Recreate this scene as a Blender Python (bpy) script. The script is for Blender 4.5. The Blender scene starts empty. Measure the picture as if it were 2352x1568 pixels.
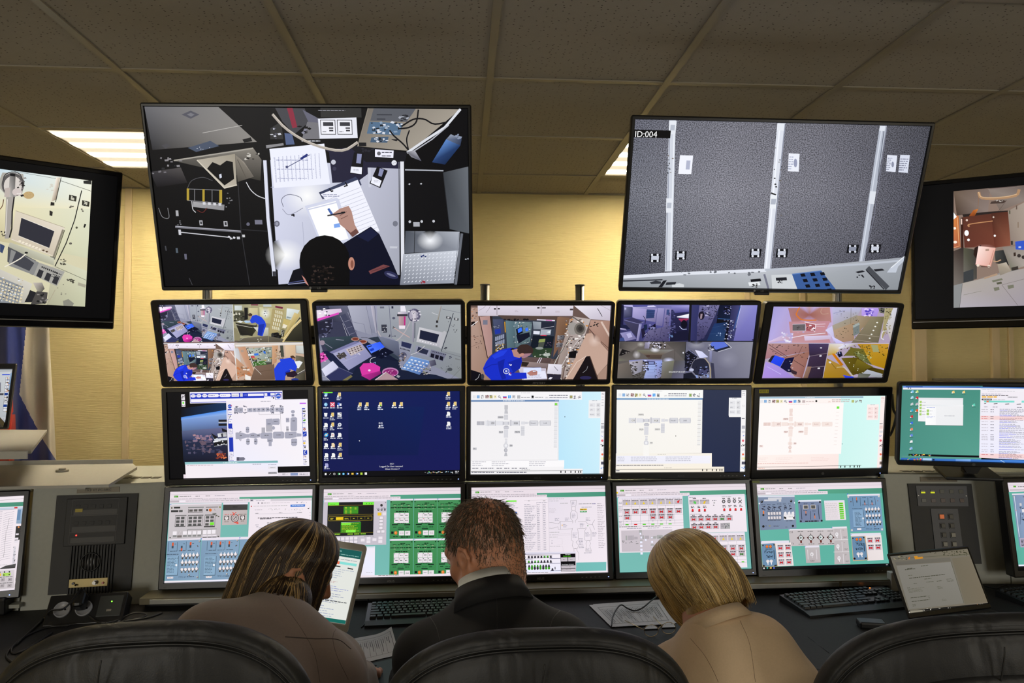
import bpy, bmesh, math, random
import numpy as np
from mathutils import Vector, Matrix, Euler, geometry, noise as mnoise
S = bpy.context.scene
COL = S.collection
rad = math.radians
ZC = 1.60                       # lens height above the floor
YAW, PITCH, ROLL, FPX = rad(4.0), rad(1.75), rad(-0.17), 1620.0
FW = Vector((math.sin(YAW) * math.cos(PITCH), math.cos(YAW) * math.cos(PITCH), math.sin(PITCH)))
_rt = Vector((math.cos(YAW), -math.sin(YAW), 0)); _up = _rt.cross(FW)
RT = _rt * math.cos(ROLL) + _up * math.sin(ROLL)
UP = -_rt * math.sin(ROLL) + _up * math.cos(ROLL)
cd = bpy.data.cameras.new('camera'); cam = bpy.data.objects.new('camera', cd); COL.objects.link(cam)
cd.sensor_width = 36.0; cd.lens = FPX / 2352 * 36.0; cd.clip_start = 0.02
M = Matrix.Identity(4)
for i, v in enumerate((RT, UP, -FW)):
 for r in range(3): M[r][i] = v[r]
M.translation = Vector((0, 0, ZC)); cam.matrix_world = M
S.camera = cam
S.view_settings.view_transform = 'Standard'; S.view_settings.look = 'None'
S.view_settings.exposure = 0.0; S.view_settings.gamma = 1.0; S.view_settings.use_curve_mapping = False
S.cycles.use_denoising = True
S.cycles.max_bounces = 6; S.cycles.diffuse_bounces = 4; S.cycles.sample_clamp_indirect = 4.0
w = bpy.data.worlds.new('world'); S.world = w; w.use_nodes = True
w.node_tree.nodes['Background'].inputs[0].default_value = (0.9, 0.86, 0.8, 1)
w.node_tree.nodes['Background'].inputs[1].default_value = 0.012
TUBE_STRENGTH = 23.0             # the two lit ceiling fittings by the back wall
def ceiling_lamp(x, y, power, size=0.56, col=(1.0, .92, .80), spread=120):
 l = bpy.data.lights.new('recessed_lamp', 'AREA'); l.energy = power; l.size = size; l.color = col
 l.spread = rad(spread)
 o = bpy.data.objects.new('recessed_lamp', l); COL.objects.link(o); o.location = (x, y, 2.535)
 return o
ceiling_lamp(-0.81, -0.07, 9); ceiling_lamp(1.59, -0.07, 9)
def front_fill_lamp(x, z, w_, h, power, col=(1.0, .97, .91)):  # unseen fill added behind the lens to brighten console and backs; no window there
 l = bpy.data.lights.new('front_fill_light', 'AREA'); l.shape = 'RECTANGLE'; l.size = w_; l.size_y = h; l.energy = power; l.color = col
 o = bpy.data.objects.new('front_fill_light', l); COL.objects.link(o); o.location = (x, -3.33, z); o.rotation_euler = (rad(90), 0, 0)
front_fill_lamp(-2.4, 1.55, 1.2, 1.3, 52); front_fill_lamp(3.4, 1.55, 1.2, 1.3, 52)
def lin(c):
 c = c / 255.0
 return c / 12.92 if c <= 0.04045 else ((c + 0.055) / 1.055) ** 2.4
def hx(s):
 if len(s) == 3: s = s[0] * 2 + s[1] * 2 + s[2] * 2
 return tuple(lin(int(s[i:i + 2], 16)) for i in (0, 2, 4))
def rgb(r, g, b): return (lin(r), lin(g), lin(b))
def mat(name, col, rough=0.5, metal=0.0, noise=None, bump=None, spec=0.5, coat=0.0, stretch=None, sheen=0.0, trans=0.0):
 m = bpy.data.materials.new(name); m.use_nodes = True
 nt = m.node_tree; b = nt.nodes['Principled BSDF']
 b.inputs['Roughness'].default_value = rough; b.inputs['Metallic'].default_value = metal
 b.inputs['Specular IOR Level'].default_value = spec; b.inputs['Coat Weight'].default_value = coat
 b.inputs['Sheen Weight'].default_value = sheen; b.inputs['Transmission Weight'].default_value = trans
 b.inputs['Base Color'].default_value = (*col, 1)
 tc = nt.nodes.new('ShaderNodeTexCoord'); mp = nt.nodes.new('ShaderNodeMapping')
 nt.links.new(tc.outputs['Object'], mp.inputs['Vector'])
 if stretch: mp.inputs['Scale'].default_value = stretch
 if noise is None: noise = (9.0, 0.10)
 n = nt.nodes.new('ShaderNodeTexNoise'); n.inputs['Scale'].default_value = noise[0]; n.inputs['Detail'].default_value = 5
 nt.links.new(mp.outputs['Vector'], n.inputs['Vector'])
 mx = nt.nodes.new('ShaderNodeMix'); mx.data_type = 'RGBA'
 a = noise[1]
 mx.inputs[6].default_value = (*[max(0, c * (1 - a)) for c in col], 1)
 mx.inputs[7].default_value = (*[min(1, c * (1 + a)) for c in col], 1)
 nt.links.new(n.outputs['Fac'], mx.inputs[0]); nt.links.new(mx.outputs[2], b.inputs['Base Color'])
 if bump:
  n2 = nt.nodes.new('ShaderNodeTexNoise'); n2.inputs['Scale'].default_value = bump[0]; n2.inputs['Detail'].default_value = 4
  nt.links.new(mp.outputs['Vector'], n2.inputs['Vector'])
  bp = nt.nodes.new('ShaderNodeBump'); bp.inputs['Strength'].default_value = bump[1]; bp.inputs['Distance'].default_value = bump[2]
  nt.links.new(n2.outputs['Fac'], bp.inputs['Height']); nt.links.new(bp.outputs['Normal'], b.inputs['Normal'])
 return m
def glow(name, col, strength=1.0):
 m = bpy.data.materials.new(name); m.use_nodes = True
 b = m.node_tree.nodes['Principled BSDF']
 b.inputs['Base Color'].default_value = (*[c * .5 for c in col], 1)
 b.inputs['Emission Color'].default_value = (*col, 1); b.inputs['Emission Strength'].default_value = strength
 return m
class MB:
 def __init__(s): s.v = []; s.f = []; s.sm = []
 def add(s, vs, fs, smooth=False, mtx=None):
  o = len(s.v)
  s.v += [tuple(mtx @ Vector(p)) if mtx else tuple(p) for p in vs]
  s.f += [tuple(i + o for i in f) for f in fs]; s.sm += [smooth] * len(fs)
  return s
 def box(s, c, d, mtx=None, bev=0.0):
  x, y, z = c; a, b, h = d[0] / 2, d[1] / 2, d[2] / 2
  if bev <= 0:
   vs = [(x + i * a, y + j * b, z + k * h) for k in (-1, 1) for j in (-1, 1) for i in (-1, 1)]
   return s.add(vs, [(0, 2, 3, 1), (4, 5, 7, 6), (0, 1, 5, 4), (2, 6, 7, 3), (0, 4, 6, 2), (1, 3, 7, 5)], False, mtx)
  bm = bmesh.new(); bmesh.ops.create_cube(bm, size=1)
  for v in bm.verts: v.co = Vector((x + v.co.x * d[0], y + v.co.y * d[1], z + v.co.z * d[2]))
  bmesh.ops.bevel(bm, geom=bm.edges[:], offset=bev, segments=2, affect='EDGES', profile=0.5)
  bm.verts.index_update()
  vs = [v.co.copy() for v in bm.verts]; fs = [[v.index for v in f.verts] for f in bm.faces]; bm.free()
  return s.add(vs, fs, False, mtx)
 def tube(s, pts, r, n=8, cap=True, mtx=None):
  pts = [Vector(p) for p in pts]; rs = r if hasattr(r, '__len__') else [r] * len(pts)
  vs = []; fs = []; prev = None
  for i, p in enumerate(pts):
   t = (pts[min(i + 1, len(pts) - 1)] - pts[max(i - 1, 0)]).normalized()
   if prev is None:
    a = Vector((0, 0, 1)) if abs(t.z) < .9 else Vector((1, 0, 0)); u = t.cross(a).normalized()
   else:
    u = (prev - t * prev.dot(t)).normalized()
   prev = u; w_ = t.cross(u)
   for k in range(n):
    an = 2 * math.pi * k / n; vs.append(p + (u * math.cos(an) + w_ * math.sin(an)) * rs[i])
  for i in range(len(pts) - 1):
   for k in range(n):
    fs.append((i * n + k, i * n + (k + 1) % n, (i + 1) * n + (k + 1) % n, (i + 1) * n + k))
  if cap:
   fs.append(tuple(range(n - 1, -1, -1))); o = (len(pts) - 1) * n; fs.append(tuple(o + k for k in range(n)))
  return s.add(vs, fs, True, mtx)
 def cyl(s, a, b, r, n=20, mtx=None, r2=None):
  s.tube([a, b], [r, r if r2 is None else r2], n, True, mtx)
  s.sm[-1] = s.sm[-2] = False
  return s
 def grid(s, P, smooth=True, mtx=None, close_u=False):
  n, m = len(P), len(P[0]); fs = []
  for i in range(n - 1):
   for j in range(m - 1 + (1 if close_u else 0)):
    fs.append((i * m + j, i * m + (j + 1) % m, (i + 1) * m + (j + 1) % m, (i + 1) * m + j))
  return s.add([p for row in P for p in row], fs, smooth, mtx)
 def prism(s, pts, a, b, axis='y', mtx=None):
  def q(p, t):
   return {'x': (t, p[0], p[1]), 'y': (p[0], t, p[1]), 'z': (p[0], p[1], t)}[axis]
  n = len(pts); vs = [q(p, a) for p in pts] + [q(p, b) for p in pts]
  fs = [tuple(range(n)), tuple(range(2 * n - 1, n - 1, -1))] + [(i, i + n, (i + 1) % n + n, (i + 1) % n) for i in range(n)]
  return s.add(vs, fs, False, mtx)
 def mesh(s, name, m=None):
  me = bpy.data.meshes.new(name); me.from_pydata(s.v, [], s.f)
  me.polygons.foreach_set('use_smooth', s.sm)
  bm = bmesh.new(); bm.from_mesh(me); bmesh.ops.recalc_face_normals(bm, faces=bm.faces[:]); bm.to_mesh(me); bm.free()
  if m: me.materials.append(m)
  me.update(); return me
 def build(s, name, m, parent=None, loc=None):
  return link(name, s.mesh(name, m), parent, loc)
def link(name, data, parent=None, loc=None):
 o = bpy.data.objects.new(name, data); COL.objects.link(o)
 if parent: o.parent = parent
 if loc is not None: o.location = loc
 return o
def tag(o, label, cat, group=None):
 o['label'] = label; o['category'] = cat
 if group: o['group'] = group
 return o
def thing(name, label, cat, mtx=None, group=None):
 o = bpy.data.objects.new(name, None); COL.objects.link(o); o.empty_display_size = .05
 if mtx is not None: o.matrix_world = mtx if isinstance(mtx, Matrix) else Matrix.Translation(mtx)
 return tag(o, label, cat, group)
def structure(o): o['kind'] = 'structure'; return o
def frame(c, yaw=0, tilt=0, roll=0):
 a, t, r = rad(yaw), rad(tilt), rad(roll)
 xr = Vector((math.cos(a), math.sin(a), 0)); n = Vector((math.sin(a), -math.cos(a), 0)); z = Vector((0, 0, 1))
 up = z * math.cos(t) + n * math.sin(t); nn = n * math.cos(t) - z * math.sin(t)
 x2 = xr * math.cos(r) + up * math.sin(r); u2 = -xr * math.sin(r) + up * math.cos(r)
 m = Matrix.Identity(4)
 for i, v in enumerate((x2, -nn, u2)):
  for k in range(3): m[k][i] = v[k]
 m.translation = Vector(c); return m
def ray(px, py): return FW + RT * ((px - 1176) / FPX) + UP * ((784 - py) / FPX)
def at_y(px, py, Y): d = ray(px, py); return Vector((0, 0, ZC)) + d * (Y / d.y)
def at_z(px, py, z): d = ray(px, py); return Vector((0, 0, ZC)) + d * ((z - ZC) / d.z)
def on_face(mtx, px, py):
 i = mtx.inverted(); o = i @ Vector((0, 0, ZC)); d = i.to_3x3() @ ray(px, py); p = o - d * (o.y / d.y)
 return p.x, p.z
_TC = {}
def text_mesh(t):
 if t not in _TC:
  cu = bpy.data.curves.new('t', 'FONT'); cu.body = t; cu.size = 1; cu.resolution_u = 2
  ob = bpy.data.objects.new('t', cu); me = ob.to_mesh()
  vs = np.array([v.co[:] for v in me.vertices]) if len(me.vertices) else np.zeros((0, 3))
  fs = [tuple(p.vertices) for p in me.polygons]
  ob.to_mesh_clear(); bpy.data.objects.remove(ob); bpy.data.curves.remove(cu)
  _TC[t] = (vs, fs)
 return _TC[t]
def text_part(name, t, h, m, parent, x, z, y=-.0004, center=False, sx=1.0, rot=None):
 vs, fs = text_mesh(t)
 k = h / .70; x0 = -(vs[:, 0].max() + vs[:, 0].min()) / 2 * k * sx if center else 0
 b = MB(); b.add([(x + x0 + v[0] * k * sx, y, z + v[1] * k) for v in vs], fs)
 return b.build(name, m, parent)
def spline(pts, n):
 P = [Vector(p) for p in pts]; P = [P[0] * 2 - P[1]] + P + [P[-1] * 2 - P[-2]]; out = []
 segs = len(P) - 3
 for i in range(n):
  t = i / (n - 1) * segs; k = min(int(t), segs - 1); u = t - k
  a, b, c, d = P[k:k + 4]
  out.append(0.5 * ((2 * b) + (c - a) * u + (2 * a - 5 * b + 4 * c - d) * u * u + (3 * b - a - 3 * c + d) * u ** 3))
 return out
WALLC = (0.78, 0.655, 0.33)
def wall_material():
 m = mat('wall_paper', WALLC, .75, noise=(3, .04), spec=.25)
 nt = m.node_tree; b = nt.nodes['Principled BSDF']
 tc = nt.nodes.new('ShaderNodeTexCoord'); mp = nt.nodes.new('ShaderNodeMapping'); mp.inputs['Scale'].default_value = (12, 12, 260)
 nt.links.new(tc.outputs['Object'], mp.inputs['Vector'])
 n = nt.nodes.new('ShaderNodeTexNoise'); n.inputs['Scale'].default_value = 1.0; n.inputs['Detail'].default_value = 3
 nt.links.new(mp.outputs['Vector'], n.inputs['Vector'])
 bp = nt.nodes.new('ShaderNodeBump'); bp.inputs['Strength'].default_value = .7; bp.inputs['Distance'].default_value = .004
 nt.links.new(n.outputs['Fac'], bp.inputs['Height']); nt.links.new(bp.outputs['Normal'], b.inputs['Normal'])
 return m
M_WALL = wall_material()
M_TRIM = mat('wall_trim', (.78, .62, .36), .55, noise=(5, .04))
def tile_material():
 m = mat('ceiling_tile', (.42, .385, .32), .9, noise=(30, .06), spec=.1)
 nt = m.node_tree; b = nt.nodes['Principled BSDF']
 prev = b.inputs['Base Color'].links[0].from_socket
 tc = nt.nodes.new('ShaderNodeTexCoord'); oi = nt.nodes.new('ShaderNodeObjectInfo')
 ad = nt.nodes.new('ShaderNodeVectorMath'); ad.operation = 'ADD'
 sc = nt.nodes.new('ShaderNodeVectorMath'); sc.operation = 'SCALE'; sc.inputs['Scale'].default_value = 40
 nt.links.new(oi.outputs['Location'], sc.inputs[0]); nt.links.new(tc.outputs['Object'], ad.inputs[0]); nt.links.new(sc.outputs[0], ad.inputs[1])
 mp = nt.nodes.new('ShaderNodeMapping'); mp.inputs['Scale'].default_value = (48, 80, 1)
 nt.links.new(ad.outputs[0], mp.inputs['Vector'])
 vo = nt.nodes.new('ShaderNodeTexVoronoi'); vo.inputs['Scale'].default_value = 1.0; vo.voronoi_dimensions = '2D'
 nt.links.new(mp.outputs['Vector'], vo.inputs['Vector'])
 rp = nt.nodes.new('ShaderNodeValToRGB'); rp.color_ramp.elements[0].position = .07; rp.color_ramp.elements[1].position = .15
 nt.links.new(vo.outputs['Distance'], rp.inputs[0])
 sp = nt.nodes.new('ShaderNodeSeparateColor'); nt.links.new(vo.outputs['Color'], sp.inputs[0])
 gt = nt.nodes.new('ShaderNodeMath'); gt.operation = 'GREATER_THAN'; gt.inputs[1].default_value = .45; nt.links.new(sp.outputs[0], gt.inputs[0])
 mxm = nt.nodes.new('ShaderNodeMath'); mxm.operation = 'MAXIMUM'; nt.links.new(rp.outputs[0], mxm.inputs[0]); nt.links.new(gt.outputs[0], mxm.inputs[1])
 mx = nt.nodes.new('ShaderNodeMix'); mx.data_type = 'RGBA'; mx.inputs[6].default_value = (.07, .055, .04, 1)
 nt.links.new(mxm.outputs[0], mx.inputs[0]); nt.links.new(prev, mx.inputs[7]); nt.links.new(mx.outputs[2], b.inputs['Base Color'])
 return m
M_TILE = tile_material()
M_TBAR = mat('ceiling_tbar_paint', (.31, .28, .22), .35, noise=(4, .04))
M_FLOOR = mat('floor_vinyl', (.09, .085, .08), .5, noise=(6, .2))
M_BLACKPL = mat('black_plastic', (.012, .012, .013), .38, noise=(40, .2), bump=(400, .06, .0004))
M_BLACKGL = mat('black_gloss', (.006, .006, .007), .12, noise=(20, .2))
M_BEZEL = mat('monitor_bezel', (.010, .010, .011), .33, noise=(30, .2), bump=(500, .04, .0003))
M_CHROME = mat('brushed_steel', (.42, .41, .38), .46, 1.0, noise=(60, .12), stretch=(1, 1, 8))
M_DARKALU = mat('dark_aluminium', (.16, .155, .15), .45, .8, noise=(40, .15))
M_GREY = mat('console_grey_paint', (.44, .45, .395), .55, noise=(70, .06), bump=(220, .05, .0006))
M_TRAY = mat('tray_grey_steel', (.42, .41, .37), .5, noise=(60, .07), bump=(250, .05, .0005))
M_DESK = mat('black_worktop', (.021, .0205, .020), .62, noise=(120, .35), bump=(350, .12, .0006), spec=.3)
M_LOGO = mat('logo_grey', (.25, .25, .25), .4)
M_LOGOD = mat('logo_dark', (.07, .07, .07), .4)
M_WHITEPL = mat('white_plastic', (.62, .61, .57), .4)
M_PAPER = mat('paper', (.66, .66, .65), .8, noise=(14, .03))
M_INK = mat('ink', (.05, .05, .055), .8)
M_LEDB = glow('led_blue', (.25, .35, 1.0), 3.0)
M_LEDR = glow('led_red', (1.0, .04, .03), 3.0)
M_LEDG = glow('led_green', (.25, 1.0, .05), 2.0)
M_LEDO = glow('led_orange', (1.0, .22, .03), 3.0)
HC = ZC + .9468                                   # ceiling height
CX0, CY0, YW = -1.7083, 1.1305, 3.92              # ceiling grid origin, back wall
XL, XR, YB = -3.6, 4.4, -3.4
b = MB(); b.box((.4, YW + .05, 1.4), (XR - XL + .3, .1, 2.8)); structure(b.build('wall_back', M_WALL))
b = MB(); b.box((XL - .05, (YB + YW) / 2, 1.4), (.1, YW - YB, 2.8)); structure(b.build('wall_left', M_WALL))
b = MB(); b.box((XR + .05, (YB + YW) / 2, 1.4), (.1, YW - YB, 2.8)); structure(b.build('wall_right', M_WALL))
b = MB(); b.box((.4, YB - .05, 1.4), (XR - XL + .3, .1, 2.8)); structure(b.build('wall_front', M_WALL))
b = MB(); b.box((.4, (YB + YW) / 2, -.05), (XR - XL + .2, YW - YB + .2, .1)); structure(b.build('floor', M_FLOOR))
def strip(name, x, wd, th, m=M_TRIM, z0=0, z1=HC):
 bb = MB(); bb.box((x, YW - th / 2, (z0 + z1) / 2), (wd, th, z1 - z0), bev=.003); return structure(bb.build(name, m))
strip('trim_1', -1.797, .036, .012); strip('trim_2', 1.62, .03, .012); strip('trim_3', 1.946, .035, .012)
strip('trim_4', 2.635, .075, .03); strip('trim_5', 3.10, .05, .02); strip('trim_6', 3.20, .03, .014)
strip('trim_7', -2.35, .036, .012)
ceil = bpy.data.objects.new('ceiling', None); COL.objects.link(ceil); structure(ceil)
b = MB(); b.box((.4, (YB + YW) / 2, HC + .15), (XR - XL, YW - YB, .04)); b.build('slab', M_WALL, ceil)
LIGHTS = {(0, 3), (4, 3)}                         # grid cells that hold the lit fittings
cols = [c for c in range(-3, 11)]; rows = list(range(-7, 5))
tile_me = {}
def tile_mesh(wx, wy):
 k = (round(wx, 3), round(wy, 3))
 if k not in tile_me:
  q = MB(); q.box((0, 0, .0075), (wx - .006, wy - .006, .015), bev=.0015); tile_me[k] = q.mesh('ceiling_tile', M_TILE)
 return tile_me[k]
rng = random.Random(4)
for c in cols:
 x0, x1 = max(CX0 + .6 * c, XL), min(CX0 + .6 * (c + 1), XR)
 if x1 - x0 < .05: continue
 for r in rows:
  y0, y1 = max(CY0 + .6 * r, YB), min(CY0 + .6 * (r + 1), YW)
  if y1 - y0 < .05 or (c, r) in LIGHTS: continue
  t = link('ceiling_tile', tile_mesh(x1 - x0, y1 - y0), ceil)
  t.location = ((x0 + x1) / 2, (y0 + y1) / 2, HC + .0045 + rng.uniform(0, .0015))
  t.rotation_euler = (rng.uniform(-.0015, .0015), rng.uniform(-.0015, .0015), 0)
for c in range(-3, 11):
 x = CX0 + .6 * c
 if XL < x < XR:
  q = MB(); q.box((x, (YB + YW) / 2, HC + .002), (.024, YW - YB, .005)); q.box((x, (YB + YW) / 2, HC + .02), (.003, YW - YB, .04)); q.build('main_runner', M_TBAR, ceil)
for r in range(-7, 5):
 y = CY0 + .6 * r
 if YB < y < YW:
  q = MB(); q.box((.4, y, HC + .003), (XR - XL, .022, .004)); q.box((.4, y, HC + .02), (XR - XL, .003, .036)); q.build('cross_tee', M_TBAR, ceil)
q = MB(); q.box((.4, YW - .011, HC + .002), (XR - XL, .022, .004)); q.build('wall_angle', M_TBAR, ceil)
def diffuser_material():
 m = bpy.data.materials.new('lit_diffuser'); m.use_nodes = True; nt = m.node_tree; bs = nt.nodes['Principled BSDF']
 bs.inputs['Base Color'].default_value = (.8, .78, .7, 1)
 tc = nt.nodes.new('ShaderNodeTexCoord'); sx = nt.nodes.new('ShaderNodeSeparateXYZ'); nt.links.new(tc.outputs['Object'], sx.inputs[0])
 mu = nt.nodes.new('ShaderNodeMath'); mu.operation = 'MULTIPLY'; mu.inputs[1].default_value = 2 * math.pi / .142; nt.links.new(sx.outputs['Y'], mu.inputs[0])
 co = nt.nodes.new('ShaderNodeMath'); co.operation = 'COSINE'; nt.links.new(mu.outputs[0], co.inputs[0])
 mr = nt.nodes.new('ShaderNodeMapRange'); mr.inputs[1].default_value = 1; mr.inputs[2].default_value = -1
 pw = nt.nodes.new('ShaderNodeMath'); pw.operation = 'POWER'; pw.inputs[1].default_value = 6
 ma = nt.nodes.new('ShaderNodeMath'); ma.operation = 'MULTIPLY_ADD'; ma.inputs[1].default_value = TUBE_STRENGTH * 4.1; ma.inputs[2].default_value = .85
 nt.links.new(co.outputs[0], mr.inputs[0]); nt.links.new(mr.outputs[0], pw.inputs[0]); nt.links.new(pw.outputs[0], ma.inputs[0]); nt.links.new(ma.outputs[0], bs.inputs['Emission Strength'])
 bs.inputs['Emission Color'].default_value = (1.0, .86, .62, 1)
 return m
M_DIFF = diffuser_material()
for i, (c, r) in enumerate(sorted(LIGHTS)):
 cx, cyy = CX0 + .6 * c + .3, CY0 + .6 * r + .3
 t = thing('ceiling_light', ('lit fluorescent ceiling panel above the astronaut desk television', 'lit fluorescent ceiling panel beside the television showing grey panels')[i], 'ceiling light', (cx, cyy, HC), 'lit ceiling panels')
 q = MB(); q.box((0, 0, .07), (.57, .57, .004));
 for sx_, sy_, wx, wy in ((-.283, 0, .006, .57), (.283, 0, .006, .57), (0, -.283, .57, .006), (0, .283, .57, .006)): q.box((sx_, sy_, .036), (wx, wy, .068))
 q.build('housing', M_TBAR, t)
 q = MB(); q.box((0, 0, .006), (.556, .556, .003)); q.build('diffuser', M_DIFF, t)
 q = MB()
 for sx_, sy_, wx, wy in ((-.281, 0, .012, .574), (.281, 0, .012, .574), (0, -.281, .55, .012), (0, .281, .55, .012)): q.box((sx_, sy_, .003), (wx, wy, .003))
 q.build('rim', M_TBAR, t)
 for k in range(4):
  q = MB(); q.cyl((-.26, -.213 + .142 * k, .035), (.26, -.213 + .142 * k, .035), .008, 10); q.build('tube', M_WHITEPL, t)
def screen_material():
 m = bpy.data.materials.new('lit_screen'); m.use_nodes = True; nt = m.node_tree; b = nt.nodes['Principled BSDF']
 b.inputs['Base Color'].default_value = (.004, .004, .005, 1); b.inputs['Roughness'].default_value = .35; b.inputs['Specular IOR Level'].default_value = .12
 at = nt.nodes.new('ShaderNodeAttribute'); at.attribute_name = 'Col'
 tc = nt.nodes.new('ShaderNodeTexCoord')
 n = nt.nodes.new('ShaderNodeTexNoise'); n.inputs['Scale'].default_value = 330; n.inputs['Detail'].default_value = 1; n.inputs['Roughness'].default_value = .7
 nt.links.new(tc.outputs['Object'], n.inputs['Vector'])
 mr = nt.nodes.new('ShaderNodeMapRange'); mr.inputs[1].default_value = .36; mr.inputs[2].default_value = .64; mr.inputs[3].default_value = -1; mr.inputs[4].default_value = 1
 nt.links.new(n.outputs['Fac'], mr.inputs[0])
 mu = nt.nodes.new('ShaderNodeMath'); mu.operation = 'MULTIPLY'; nt.links.new(mr.outputs[0], mu.inputs[0]); nt.links.new(at.outputs['Alpha'], mu.inputs[1])
 ad = nt.nodes.new('ShaderNodeMath'); ad.operation = 'ADD'; ad.inputs[1].default_value = 1; nt.links.new(mu.outputs[0], ad.inputs[0])
 nt.links.new(at.outputs['Color'], b.inputs['Emission Color']); nt.links.new(ad.outputs[0], b.inputs['Emission Strength'])
 return m
M_SCREEN = screen_material()
def homography(src, dst):
 A = []
 for (x, y), (u, v) in zip(src, dst):
  A.append([x, y, 1, 0, 0, 0, -u * x, -u * y]); A.append([0, 0, 0, x, y, 1, -v * x, -v * y])
 h = np.linalg.solve(np.array(A, float), np.array([c for p in dst for c in p], float))
 return np.append(h, 1).reshape(3, 3)
class Screen:
 def __init__(s, W, H, corners, crop, seed=1):
  s.W, s.H = W, H; s.ox, s.oy, s.k = crop
  s.h = homography(corners, [(0, 0), (1, 0), (1, 1), (0, 1)])
  s.v = []; s.f = []; s.c = []; s.lev = np.zeros((60, 90), int); s.rng = random.Random(seed); s.sub = None; s.gain = 1.0
 def uv(s, x, y):
  if s.sub is not None:
   q = s.sub @ np.array([x, y, 1.0]); x, y = q[0] / q[2], q[1] / q[2]
  q = s.h @ np.array([x / s.k + s.ox, y / s.k + s.oy, 1.0])
  return ((q[0] / q[2] - .5) * s.W, (.5 - q[1] / q[2]) * s.H)
 def map_from(s, src, dst):
  s.sub = homography(src, dst) if src else None
 def col(s, t):
  a = 0.0
  if '@' in t: t, a = t.split('@'); a = float(a) / 100
  c = hx(t); return (c[0] * s.gain, c[1] * s.gain, c[2] * s.gain, a)
 def clip(s, pts, cs):
  W, H = s.W / 2, s.H / 2
  for ax, sg, lim in ((0, 1, W), (0, -1, W), (1, 1, H), (1, -1, H)):
   o = []; oc = []
   for i in range(len(pts)):
    p, q = pts[i - 1], pts[i]; cp, cq = cs[i - 1], cs[i]
    a, b = sg * p[ax] - lim, sg * q[ax] - lim
    if (a <= 0) != (b <= 0):
     t = a / (a - b); o.append((p[0] + (q[0] - p[0]) * t, p[1] + (q[1] - p[1]) * t)); oc.append(tuple(x + (y - x) * t for x, y in zip(cp, cq)))
    if b <= 0: o.append(q); oc.append(cq)
   pts, cs = o, oc
   if len(pts) < 3: return [], []
  return pts, cs
 def level(s, polys):
  xs = [p[0] for q in polys for p in q]; ys = [p[1] for q in polys for p in q]
  i0 = max(0, int((min(xs) / s.W + .5) * 90)); i1 = min(89, int((max(xs) / s.W + .5) * 90)); j0 = max(0, int((min(ys) / s.H + .5) * 60)); j1 = min(59, int((max(ys) / s.H + .5) * 60))
  if i1 < i0 or j1 < j0: return 0
  L = s.lev[j0:j1 + 1, i0:i1 + 1].max() + 1; s.lev[j0:j1 + 1, i0:i1 + 1] = L; return L
 def put(s, polys, cols):
  out = []
  for q, c in zip(polys, cols):
   if isinstance(c[0], float): c = [c] * len(q)
   q, c = s.clip(q, c)
   if len(q) >= 3: out.append((q, c))
  if not out: return
  L = s.level([q for q, c in out]) * 2.5e-5
  for q, c in out:
   o = len(s.v); s.v += [(x, -L, z) for x, z in q]; s.f.append(tuple(range(o, o + len(q)))); s.c += c
 def poly(s, pts, c):
  P = [s.uv(*p) for p in pts]
  if len(P) > 4:
   tr = geometry.tessellate_polygon([[Vector((x, z, 0)) for x, z in P]])
   s.put([[P[i] for i in t] for t in tr], [c] * len(tr))
  else:
   s.put([P], [c])
 def rect(s, x0, y0, x1, y1, cs):
  a, b = s.uv(x0, y0), s.uv(x1, y1)
  s.put([[(a[0], a[1]), (b[0], a[1]), (b[0], b[1]), (a[0], b[1])]], [cs])
 def line(s, c, w, pts):
  P = [s.uv(*p) for p in pts]; k = s.mpp(*pts[0]) * w / 2; q = []
  for a, b in zip(P[:-1], P[1:]):
   d = Vector((b[0] - a[0], b[1] - a[1])); L = d.length
   if L < 1e-7: continue
   d = d / L; n = Vector((-d[1], d[0])) * k; d = d * k * .5
   q.append([(a[0] + n[0] - d[0], a[1] + n[1] - d[1]), (a[0] - n[0] - d[0], a[1] - n[1] - d[1]), (b[0] - n[0] + d[0], b[1] - n[1] + d[1]), (b[0] + n[0] + d[0], b[1] + n[1] + d[1])])
  s.put(q, [c] * len(q))
 def mpp(s, x, y):
  a, b = s.uv(x, y), s.uv(x + 10, y); return math.hypot(a[0] - b[0], a[1] - b[1]) / 10
 def ell(s, c, x, y, rx, ry, c2=None, n=20, rot=0):
  pt = []
  for i in range(n):
   t = 2 * math.pi * i / n; a, b = rx * math.cos(t), ry * math.sin(t)
   pt.append(s.uv(x + a * math.cos(rot) - b * math.sin(rot), y + a * math.sin(rot) + b * math.cos(rot)))
  if c2 is None: s.put([pt], [c])
  else:
   m = s.uv(x, y); ed = [s.under(p, c2) for p in pt]; mid = [tuple(a + (b - a) * .5 for a, b in zip(m, p)) for p in pt]; mc = [tuple(a * .45 + b * .55 for a, b in zip(c, e)) for e in ed]
   s.put([[m, mid[i], mid[(i + 1) % n]] for i in range(n)] + [[mid[i], pt[i], pt[(i + 1) % n], mid[(i + 1) % n]] for i in range(n)],
    [[c, mc[i], mc[(i + 1) % n]] for i in range(n)] + [[mc[i], ed[i], ed[(i + 1) % n], mc[(i + 1) % n]] for i in range(n)])
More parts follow.
